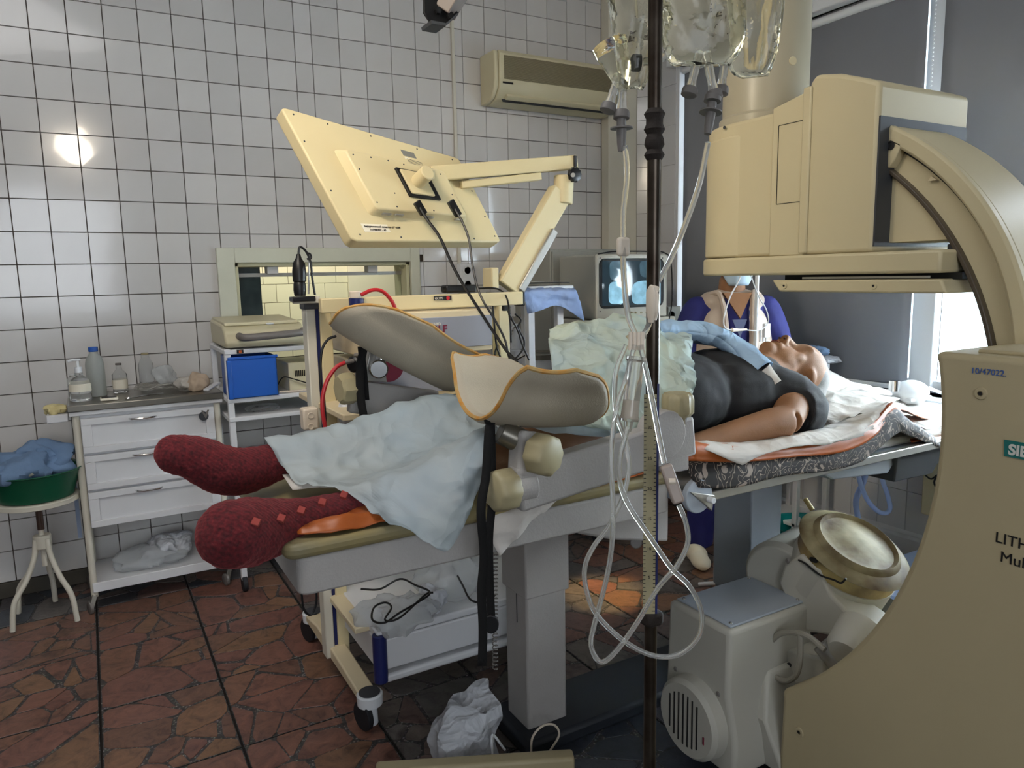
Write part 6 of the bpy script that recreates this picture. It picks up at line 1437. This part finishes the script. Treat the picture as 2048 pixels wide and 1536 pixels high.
ring(CO, RO, CI, RI, (114, 186), (126, 178), 1.925, 2.16).build('c_arm', M['cream'], li, bevel=.004)
ring(CO, RO + .001, CO, RO - .042, (114, 186), (115.5, 186), 1.895, 1.93).build('outer_rim', M['cream'], li, bevel=.008)
ring(CO, RO - .044, CO, RO - .050, (115.5, 186), (115.5, 186), 1.921, 1.926).build('seam', M['ink'], li, smooth=0)
ring(CI, RI + .010, CI, RI - .002, (126, 178), (126, 178), 1.905, 1.93).build('inner_rim', mat('bronze_edge', '#4f4538', .4), li, bevel=.003)
B().prism([V(1.92, 1.262, 1.79), V(1.92, 1.262, 1.57), V(1.92, 1.09, 1.57)] + [V(1.92, CI[0] + (RI) * math.cos(math.radians(a)), CI[1] + RI * math.sin(math.radians(a))) for a in (145, 140, 134, 129)], (.2, 0, 0)).build('web_panel', M['cream'], li, bevel=.002)
blk = B().prism([P(1763, 270, X=1.895), P(1803, 288, X=1.895), P(1790, 318, X=1.895), P(1778, 336, X=1.895), P(1763, 332, X=1.895)], (.04, 0, 0)).build('end_block', M['cream'], li, bevel=.003)
for a, c in ((1781, 291), (1766, 318)):
    B().lathe(P(a, c, X=1.894), (-1, 0, 0), [(0, .012), (.002, .012), (.0021, .008), (.0003, .007)], 20).build('bolt', M['ink'], blk)
B().prism([P(1862, 352, X=1.915), P(1874, 360, X=1.915), P(1856, 362, X=1.915)], (.012, 0, 0)).build('triangle_mark', M['wolf_cream'], li, smooth=0)
B().box((1.93, 1.00, 1.50), (2.12, 1.10, 1.56)).build('mount_block', M['darkgrey'], li, bevel=.004)
# detector housing
def stad(x0, x1, yc, y0, z, n=18):
    r = (x1 - x0) / 2; xc = (x0 + x1) / 2
    return [V(x0, y0, z), V(x1, y0, z)] + [V(xc + r * math.cos(math.radians(a)), yc + r * math.sin(math.radians(a)), z) for a in np.linspace(0, 180, n)]
dt = B().prism(stad(1.85, 2.27, 1.78, 1.46, 1.545), (0, 0, .43)).build('detector_housing', M['cream'], li, bevel=.012, seg=3)
B().prism([V(1.846, 1.60, 1.545), V(1.846, 1.60, 1.985), V(1.846, 1.475, 2.01), V(1.846, 1.475, 1.545)], (.03, 0, 0)).build('side_panel', M['cream'], li, bevel=.004)
B().prism([V(1.85, 1.255, 1.545), V(1.85, 1.255, 1.985), V(1.85, 1.30, 2.005), V(1.85, 1.38, 2.035), V(1.85, 1.455, 2.05), V(1.85, 1.475, 2.03), V(1.85, 1.475, 1.545)], (.42, 0, 0)).build('detector_body', M['cream'], li, bevel=.012, seg=3)
B().box((1.842, 1.462, 1.55), (1.852, 1.49, 2.02)).build('rib', M['cream'], li, bevel=.004)
B().box((1.855, 1.252, 1.56), (2.26, 1.257, 1.90)).build('end_recess', M['darkgrey'], li, smooth=0)
B().prism([V(x, y, 1.548) for x, y in [(2.06 + .216 * math.cos(math.radians(a)), 1.78 + .216 * math.sin(math.radians(a))) for a in np.linspace(62, 196, 24)]] + [V(1.98, 1.72, 1.548)], (0, 0, .385)).build('front_cover', M['cream'], li, bevel=.006)
B().lathe((2.06, 1.82, 1.96), (0, 0, 1), [(0, .150), (.05, .150), (.06, .139), (.42, .139), (.43, .132)], 48).build('intensifier', mat('grey_enamel', '#a89f88', .35), li)
B().lathe((2.06 + .138 * math.cos(-1.8), 1.82 + .138 * math.sin(-1.8), 2.165), (math.cos(-1.8), math.sin(-1.8), 0), [(0, .014), (.003, .013)], 20).build('cover_cap', M['cream'], li)
ring_pts = stad(1.838, 2.282, 1.78, 1.06, 1.487)
B().prism(ring_pts, (0, 0, .058)).build('lower_skirt', M['cream'], li, bevel=.008)
B().box((1.90, 1.04, 1.470), (2.22, 1.58, 1.487)).build('grid_slot', M['ink'], li, smooth=0)
B().box((1.88, 1.12, 1.474), (2.2, 1.50, 1.480)).build('white_film', M['paper'], li, smooth=0)
pp_ = B().prism([V(1.845, 1.585, 1.472), V(1.845, 1.06, 1.472), V(1.845, 1.045, 1.436), V(1.845, 1.555, 1.436)], (.42, 0, 0)).build('under_plate', M['cream'], li, bevel=.006)
for yy in (1.535, 1.24):
    B().lathe((1.845, yy, 1.455), (-1, 0, 0), [(0, .010), (.003, .009)], 18).build('screw_cap', M['cream'], pp_); B().cyl((1.842, yy, 1.455), (1.840, yy, 1.455), .003).build('screw', M['ink'], pp_)
# access panel outline, buttons, screws on the detector
fr = B(); a, b_, c, e = 1.485, 1.575, 1.70, 1.93
xf = 1.8455
for (y_, z_, y2, z2) in ((a, c, b_, c + .0015), (a, e, b_, e + .0015), (a, c, a + .0015, e), (b_, c, b_ + .0015, e)): fr.box((xf - .0012, y_, z_), (xf + .001, y2, z2))
fr.build('panel_seam', M['ink'], li, smooth=0)
def on_cover(px, py):
    """point where the view line meets the round cover"""
    d = P(px, py, D=1) - CAM; cx_, cy_ = 2.06, 1.78; A = d.x ** 2 + d.y ** 2; Bq = -2 * (d.x * cx_ + d.y * cy_); Cq = cx_ ** 2 + cy_ ** 2 - .217 ** 2
    t_ = (-Bq - math.sqrt(max(0, Bq * Bq - 4 * A * Cq))) / (2 * A); p = CAM + d * t_; return p, (p - V(cx_, cy_, p.z)).normalized()
for py in (252, 268):
    p, n_ = on_cover(1524, py); u_ = n_.cross(V(0, 0, 1)).normalized() * .0085; w2 = V(0, 0, .0085)
    sq_ = B().prism([p - u_ - w2, p + u_ - w2, p + u_ + w2, p - u_ + w2], n_ * .0015).build('symbol', M['teal_sign'], li, smooth=0)
    B().prism([p - u_ * .45 - w2 * .5, p + u_ * .45 - w2 * .5, p + u_ * .45 + w2 * .5, p - u_ * .45 + w2 * .5], n_ * .0022).build('symbol_mark', M['ink'], sq_, smooth=0)
for px, py in ((1449, 255), (1534, 241)):
    p, n_ = on_cover(px, py); B().lathe(p, n_, [(0, .0055), (.002, .005)], 14).build('screw', M['darkgrey'], li)

# shock wave head on its jointed arm
th = thing('shock_wave_head', P(1700, 1180, X=1.85), 'round therapy head with stained rubber membrane on a cream jointed arm', 'medical machine')
c = P(1712, 1090, X=1.95); n_ = V(0, -.45, .89).normalized()
print('HEAD', c)
B().lathe(c - n_ * .002, n_, [(-.02, .158), (-.012, .168), (-.006, .160), (0, .150), (.006, .132), (.018, .125), (.022, .118), (.012, .108), (.010, .085), (.018, .05), (.022, .01)], 56).build('membrane', M['membrane'], th, props={'label': 'brown stained round membrane'})
B().lathe(c, n_, [(-.075, .140), (-.068, .150), (-.05, .146), (-.03, .148), (-.015, .140)], 48).build('rubber_bellows', M['membrane_rim'], th)
B().lathe(c, n_, [(-.24, .11), (-.22, .135), (-.16, .152), (-.07, .152)], 48).build('coupling_drum', M['genhouse'], th)
B().cyl(c + V(.02, .20, .07) * .85, c + V(.02, .20, .07) * .85 + V(.0, .03, .03), .008).build('nozzle', M['membrane_rim'], th)
q1, q2, q3 = P(1600, 1130, X=1.86), P(1650, 1235, X=1.84), P(1745, 1290, X=1.82)
B().lathe(P(1605, 1130, X=1.99), (1, .2, 0), [(-.17, .105), (-.15, .12), (.08, .12), (.1, .1)], 36).build('pivot_drum', M['genhouse'], th, bevel=.004)
B().prism([P(1556, 1165, X=1.80), P(1568, 1128, X=1.80), P(1600, 1108, X=1.80), P(1640, 1140, X=1.80), P(1662, 1190, X=1.80), P(1700, 1230, X=1.80), P(1752, 1268, X=1.80), P(1735, 1288, X=1.80), P(1680, 1275, X=1.80), P(1600, 1262, X=1.80)], (.12, 0, 0)).build('arm', M['genhouse'], th, bevel=.010, seg=3)
B().lathe(P(1690, 1310, X=1.66), (.55, .1, .25), [(0, .045), (.02, .058), (.10, .062)], 36).build('joint_cover', M['genhouse'], th)
B().lathe(P(1655, 1298, X=1.70), (.2, -.55, -.5), [(-.02, .030), (.05, .034), (.055, .03)], 28).build('cable_gland', M['alu'], th)
B().tube(catmull([P(x, y, X=1.66) for x, y in [(1650, 1300), (1620, 1275), (1590, 1265), (1560, 1268), (1538, 1290), (1534, 1320), (1548, 1350), (1572, 1362), (1592, 1350), (1600, 1320), (1601, 1280), (1600, 1268)]], 7), .0085, 10).build('cable', mat('grey_cable', '#8b867a', .5), th)
for a, c_ in ((1571, 1200), (1744, 1272), (1575, 1122)): B().lathe(P(a, c_, X=1.80), (-1, 0, 0), [(0, .008), (.003, .006)], 16).build('screw', M['greycap'], th)
B().lathe(P(1627, 1120, X=1.795), (-1, 0, 0), [(0, .010), (.002, .009)], 16, sq=(1.5, .8)).build('slot', M['ink'], th)
B().tube(catmull([P(x, y, X=1.79) for x, y in [(1597, 1120), (1612, 1128), (1640, 1150), (1668, 1160), (1682, 1166), (1692, 1157)]], 5), .003).build('seam', M['ink'], th)
B().prism([P(1572, 1300, X=1.72), P(1650, 1318, X=1.72), P(1650, 1360, X=1.72), P(1572, 1375, X=1.72)], (.12, 0, 0)).build('joint_block', M['genhouse'], th, bevel=.008)
for a, c_ in ((1578, 1330), (1580, 1351)): B().cyl(P(a, c_, X=1.72), P(a, c_, X=1.715), .007).build('bolt', M['ink'], th)

# generator box with round fan cover
gx = thing('generator', (1.66, 1.5, 0), 'grey machine box with screwed lid and round slotted fan cover below the therapy head', 'medical machine')
GX0, GX1, GY0, GY1, GZ = 1.475, 1.83, 1.375, 1.625, .50
B().prism([V(GX0, GY0, GZ), V(GX0, GY1, GZ), V(GX0, GY1 + .01, .22), V(GX0, GY1 - .01, .06), V(GX0, GY0 - .03, .06), V(GX0, GY0 - .03, .18), V(GX0, GY0, .30)], (GX1 - GX0, 0, 0)).build('case', M['genhouse'], gx, bevel=.014, seg=3)
lid = B().box((GX0 + .02, GY0 + .015, GZ), (GX1 - .02, GY1 - .015, GZ + .007)).build('lid', M['greyblue'], gx, bevel=.003)
for a in (GX0 + .035, GX1 - .035):
    for b_ in (GY0 + .03, GY1 - .03): B().lathe((a, b_, GZ + .007), (0, 0, 1), [(0, .006), (.003, .004)], 14).build('screw', M['chrome'], lid)
fcn = P(1372, 1440, X=1.43)
fc_ = B().lathe((GX0 + .01, fcn.y, fcn.z), (-1, .0, 0), [(0, .125), (.045, .120), (.058, .108)], 48, sq=(1, 1.0)).build('fan_cover', M['genhouse'], gx)
for k in range(7):
    yy = fcn.y + .066 - k * .019; hh = math.sqrt(max(.0, .088 ** 2 - (yy - fcn.y + .0) ** 2)) * .92
    B().box((GX0 - .0500, yy - .0024, fcn.z - hh), (GX0 - .0465, yy + .0024, fcn.z + hh)).build('slot', M['ink'], fc_, bevel=.001)
B().box((GX0 - .0500, fcn.y - .078, fcn.z - .035), (GX0 - .0465, fcn.y - .073, fcn.z - .012)).build('slot', M['maroon'], fc_, props={'label': 'short dark red slot'})
for a, c_ in ((1351, 1338), (1436, 1388)): B().lathe(P(a, c_, X=GX0), (-1, 0, 0), [(0, .008), (.003, .006)], 16).build('screw', M['greycap'], gx)
B().prism([V(GX0 + .16, GY0 - .001, .34), V(GX1 + .03, GY0 - .03, .34), V(GX1 + .03, GY0 - .12, .10), V(GX0 + .13, GY0 - .10, .06), V(GX0 + .10, GY0 - .05, .22)], (0, .1, 0)).build('side_fairing', M['genhouse'], gx, bevel=.010, seg=3)
for q in range(2):
    for r_i in range(4): B().box((GX0 + .22 + .012 * (r_i % 2), GY0 - .0915 + q * .0, .105 + .055 * q + .009 * r_i), (GX0 + .27, GY0 - .0885, .110 + .055 * q + .009 * r_i)).build('print_line', M['pen'], gx, smooth=0)

# ================================================================ INFUSION POLE
b0 = P(1305, 768, D=1.40); ox, oy = b0.x, b0.y
ip = thing('infusion_pole', (ox, oy, 0), 'tarnished steel drip pole with taped middle and numbered scale strip, nearest the camera', 'stand')
B().cyl((ox, oy, .06), (ox, oy, 2.12), .0128, 24).build('pole', M['oldpole'], ip)
zt0, zt1 = P(1310, 330, D=1.4).z, P(1310, 235, D=1.4).z
b = B(); pr = [(0, .014)] + [((zt1 - zt0) * k / 10, .0165 + .003 * math.sin(k * 2.3)) for k in range(1, 10)] + [(zt1 - zt0, .013)]
b.lathe((ox, oy, zt0), (0, 0, 1), pr, 20).build('tape_wrap', M['rust'], ip, props={'label': 'dark worn tape wrapping'})
zb, ztp = P(1296, 1262, D=1.38).z, P(1296, 790, D=1.38).z
fwd = V(R_[0][2], R_[1][2], 0).normalized(); rt = V(.866, -.5, 0)
sc0 = V(ox, oy, 0) - fwd * .016 - rt * .007
strip = B().prism([sc0 - rt * .012 + V(0, 0, zb), sc0 + rt * .012 + V(0, 0, zb), sc0 + rt * .012 + V(0, 0, ztp), sc0 - rt * .012 + V(0, 0, ztp)], -fwd * .0015).build('scale_strip', M['knob'], ip, smooth=0, props={'label': 'cream strip with tick marks and numbers'})
B().prism([sc0 + rt * .0125 + V(0, 0, zb), sc0 + rt * .0165 + V(0, 0, zb), sc0 + rt * .0165 + V(0, 0, ztp + .02), sc0 + rt * .0125 + V(0, 0, ztp + .02)], -fwd * .002).build('blue_edge', M['dkblue'], ip, smooth=0)
tk_ = B(); nT = int((ztp - zb) / .0082)
for k in range(nT):
    z = zb + .006 + k * .0082 * 1.0
    for s__ in (-1, 1): 
        a = sc0 + rt * (.012 * s__) - fwd * .0016; e = sc0 + rt * ((.0075 if k % 5 else .0055) * s__) - fwd * .0016
        tk_.prism([a + V(0, 0, z - .0007), e + V(0, 0, z - .0007), e + V(0, 0, z + .0007), a + V(0, 0, z + .0007)], -fwd * .0004)
tk_.build('tick_marks', M['ink'], strip, smooth=0, props={'kind': 'stuff'})
for i, tx_ in enumerate(('5', '10', '15', '20', '25', '30')):
    py = (1180, 1117, 1052, 987, 923, 858)[i]; z = P(1296, py, D=1.38).z
    label_text(tx_, sc0 - rt * (.0025 if i == 0 else .0048) - fwd * .0018 + V(0, 0, z - .003), rt, (0, 0, 1), .0085, M['ink'], strip, 'number')
B().box((ox - .02, oy - .02, zb - .03), (ox + .02, oy + .02, zb - .0)).build('strip_tape', M['rust'], ip, bevel=.008)
for q in range(5):
    a = q * 2 * math.pi / 5 + .3; l = B().bar(V(ox, oy, .075), V(ox + .28 * math.cos(a), oy + .28 * math.sin(a), .055), .035, .025).build('foot', M['oldpole'], ip, bevel=.004)
    B().lathe((ox + .28 * math.cos(a) - .01, oy + .28 * math.sin(a), .025), (1, 0, 0), [(0, .025), (.02, .025)], 16).build('wheel', M['rubber'], l)
for s__ in (-1, 1):
    B().tube(catmull([V(ox, oy, 2.10), V(ox, oy, 2.13) + rt * .06 * s__, V(ox, oy, 2.15) + rt * .12 * s__, V(ox, oy, 2.19) + rt * .13 * s__], 6), .004).build('hook', M['chrome'], ip)

# infusion bags
def pouch(px0, px1, py0, py1, D, th_, seed, taper=0):
    """filled bag hanging: flat pillow with soft folds, narrowing downwards"""
    A_ = P((px0 + px1) / 2, py1, D=D); T_ = P((px0 + px1) / 2, py0, D=D); hw = (px1 - px0) / 2 / F_PX * D; H_ = T_.z - A_.z; vs = []; fs = []; NV, NU = 30, 36
    for i in range(NV + 1):
        f = i / NV; z = A_.z + H_ * f
        prof_ = math.sin(math.pi * min(1, .06 + .94 * f) ** .75) if f > .5 else 1
        wdt = hw * ((1 - taper) + taper * min(1, f * 1.6)) * (1 if f > .12 else (.72 + .28 * (f / .12) ** .5)); tk2 = th_ * math.sin(math.pi * min(.98, max(.03, f * .86 + .06))) ** .6
        for k in range(NU):
            a = 2 * math.pi * k / NU; cx2 = math.copysign(abs(math.cos(a)) ** .8, math.cos(a)); sy2 = math.sin(a)
            nzv = noise.noise(V(cx2 * 2.2, f * 3.5, seed + sy2)) ; nz2 = noise.noise(V(cx2 * 6, f * 7, seed * 2 + sy2))
            vs.append(V(A_.x, A_.y, z) + rt * (cx2 * wdt * (1 + .10 * nzv)) + fwd * (sy2 * tk2 * (1 + .35 * nzv + .25 * nz2)) + V(0, 0, .012 * nz2 * (f < .3)))
    for i in range(NV):
        for k in range(NU): fs.append((i * NU + k, i * NU + (k + 1) % NU, (i + 1) * NU + (k + 1) % NU, (i + 1) * NU + k))
    fs += [tuple(range(NU))[::-1], tuple(NV * NU + k for k in range(NU))]
    return B().add(vs, fs)
def spike(t_, x, y, x2, y2, D, long=True):
    """outlet tube, grey ring cap and spike from (x,y) down to (x2,y2)"""
    a, b_ = P(x, y, D=D), P(x2, y2, D=D); d = (b_ - a)
    B().tube([a, a.lerp(b_, .6), a.lerp(b_, .7), b_], [.0085, .0085, .0075, .0105], 14).build('outlet', M['tube'], t_)
    B().lathe(b_, d, [(-.004, .0135), (0, .015), (.010, .015), (.012, .012)], 22).build('ring_cap', M['greycap'], t_)
    return b_, d.normalized()
ibs = [('large clear infusion bag in front of the machine, with two grey capped outlets', (1312, 1490, -230, 128), 1.38, .045, 3), ('clear infusion bag hanging farthest right, against the cream detector', (1435, 1570, -230, 150), 1.42, .036, 8), ('narrow clear infusion bag hanging left of the pole, drawn to a point', (1203, 1335, -230, 175), 1.36, .032, 5)]
bags = []
for i, (lb_, bx_, D, th_, sd) in enumerate(ibs):
    t_ = thing('infusion_bag', P((bx_[0] + bx_[1]) / 2, bx_[3], D=D), lb_, 'infusion bag')
    pouch(*bx_, D, th_, sd, (.1, .3, .55)[i]).build('pouch', M['bag'], t_, smooth=80)
    B().tube([P((bx_[0] + bx_[1]) / 2, bx_[2], D=D), P((bx_[0] + bx_[1]) / 2, bx_[2] - 12, D=D)], .006).build('hanger_tab', M['bag'], t_)
    bags.append(t_)
e1, dd1 = spike(bags[0], 1398, 105, 1380, 180, 1.38); 
e2, dd2 = spike(bags[0], 1412, 105, 1428, 186, 1.38)
spike(bags[1], 1452, 110, 1442, 178, 1.42)
e3, dd3 = spike(bags[2], 1247, 120, 1243, 226, 1.36)
spike(bags[2], 1238, 150, 1218, 212, 1.36)
B().tube(catmull([P(x, y, D=1.36) for x, y in [(1340, 95), (1330, 112), (1310, 122), (1285, 125)]], 6), .0075, 10).build('outlet', M['tube'], bags[2])
B().lathe(P(1272, 126, D=1.35), (-1, .3, 0), [(-.006, .015), (.006, .015)], 20).build('ring_cap', M['ink'], bags[2])
b = B(); b.tube(catmull([P(1220, 90, D=1.36), P(1238, 140, D=1.36), P(1247, 180, D=1.36)], 6), [.035 - .002 * k for k in range(13)], 16); b.build('bag_neck', M['bag'], bags[2], smooth=80)

# drip set: tubing, clamps, chamber
ds = thing('infusion_set', P(1270, 680, D=1.36), 'clear drip tubing hanging in long loops around the pole, with clamps and drip chamber', 'tubing')
def tubeset(pts, D, r=.0042, name='tubing'):
    n = len(pts); Ds = D if isinstance(D, (list, tuple)) else (D, D)
    B().tube(catmull([P(x, y, D=Ds[0] + (Ds[1] - Ds[0]) * k / (n - 1)) for k, (x, y) in enumerate(pts)], 8), r, 12).build(name, M['tube'], ds, smooth=80)
for (x, y, nm, D) in ((1243, 236, 'a', 1.36), (1424, 205, 'b', 1.38)):
    a = P(x, y, D=D); dn = V(0, 0, -1) if nm == 'a' else (P(1412, 290, D=1.38) - a).normalized()
    B().lathe(a, dn, [(0, .009), (.016, .009), (.017, .021), (.0195, .021), (.02, .0095), (.045, .0085), (.06, .0065)], 24).build('spike_flange', M['greycap'], ds)
    if nm == 'b': B().lathe(a - dn * .012, dn, [(0, .016), (.010, .016)], 22).build('ring_cap', M['greycap'], ds)
tubeset([(1250, 292), (1254, 350), (1247, 420), (1246, 470), (1248, 560), (1256, 630), (1270, 668)], (1.36, 1.36), .0055)
tubeset([(1416, 285), (1398, 370), (1370, 450), (1340, 520), (1310, 575), (1304, 600), (1303, 630), (1292, 662), (1280, 672)], (1.38, 1.36), .0055)
B().box(tuple(P(1232, 513, D=1.36) + V(0, -.01, 0)), tuple(P(1262, 474, D=1.36) + V(0, .012, 0))).build('slide_clamp', M['clamp'], ds, bevel=.006, seg=3)
B().lathe(P(1306, 640, D=1.34), (0, 0, 1), [(0, .009), (.015, .014), (.045, .015), (.055, .008)], 16, sq=(1, .45)).build('pinch_clamp', M['clamp'], ds)
B().bar(P(1298, 575, D=1.34), P(1318, 580, D=1.34), .01, .012).build('clamp_tab', M['clamp'], ds, bevel=.003)
B().lathe(P(1302, 612, D=1.335), (0, 0, 1), [(-.03, .006), (-.01, .012), (.025, .012), (.035, .006)], 12, sq=(1, .5)).build('clamp_loop', M['clamp'], ds)
B().tube([P(1258, 668, D=1.36), P(1272, 690, D=1.36), P(1288, 668, D=1.36)], .008, 12).build('y_connector', M['tube'], ds)
for k, q in enumerate(((1262, 676), (1270, 678), (1278, 678), (1285, 676))): B().cyl(P(q[0], 664, D=1.355), P(q[0] - 1, 700, D=1.355), .0045).build('connector_pipe', M['clamp'], ds)
zf = lambda L: [(1120 + x / 2.194, 640 + y / 2.194) for x, y in L]
tubeset(zf([(328, 110), (292, 250), (246, 400), (226, 600), (233, 830), (226, 1000), (200, 1150), (152, 1330), (136, 1430), (178, 1500), (240, 1460), (330, 1340), (430, 1175), (512, 1080), (560, 980), (552, 890), (522, 812)]), (1.35, 1.33), .0048)
tubeset(zf([(290, 110), (246, 230), (245, 400), (284, 520), (302, 640), (278, 770), (218, 900), (150, 990), (110, 1080), (115, 1180), (160, 1290), (270, 1400), (400, 1470), (520, 1468), (608, 1390), (620, 1280), (570, 1170), (490, 1090), (400, 960), (300, 810), (262, 700), (266, 600), (298, 470)]), (1.37, 1.34), .0048)
tubeset(zf([(352, 110), (380, 230), (410, 380), (436, 520), (458, 628)]), (1.35, 1.34), .0052)
# drip chamber
c0, c1 = P(1258, 842, D=1.36), P(1272, 720, D=1.36); d = c1 - c0; L_ = d.length
B().lathe(c0, d, [(0, .017), (.008, .018), (.009, .0165), (L_ * .3, .0155), (L_ * .6, .016), (L_ * .97, .016), (L_, .019), (L_ + .006, .019)], 28).build('drip_chamber', M['pvc'], ds)
B().lathe(c0 + d * .04, d, [(0, .014), (L_ * .30, .0138)], 20).build('chamber_filter', M['clamp'], ds)
B().cyl(c0 - d.normalized() * .02, c0, .006, 12, .009).build('chamber_outlet', M['tube'], ds)
# roller clamp
r0, r1 = P(1331, 930, D=1.33), P(1357, 1005, D=1.33)
rc = B().bar(r0, r1, .022, .020, fwd).build('roller_clamp', M['roller'], ds, bevel=.004)
B().lathe(r0.lerp(r1, .4) - fwd * .008, rt, [(-.006, .006), (.006, .006)], 16).build('roller_wheel', M['clamp'], rc)
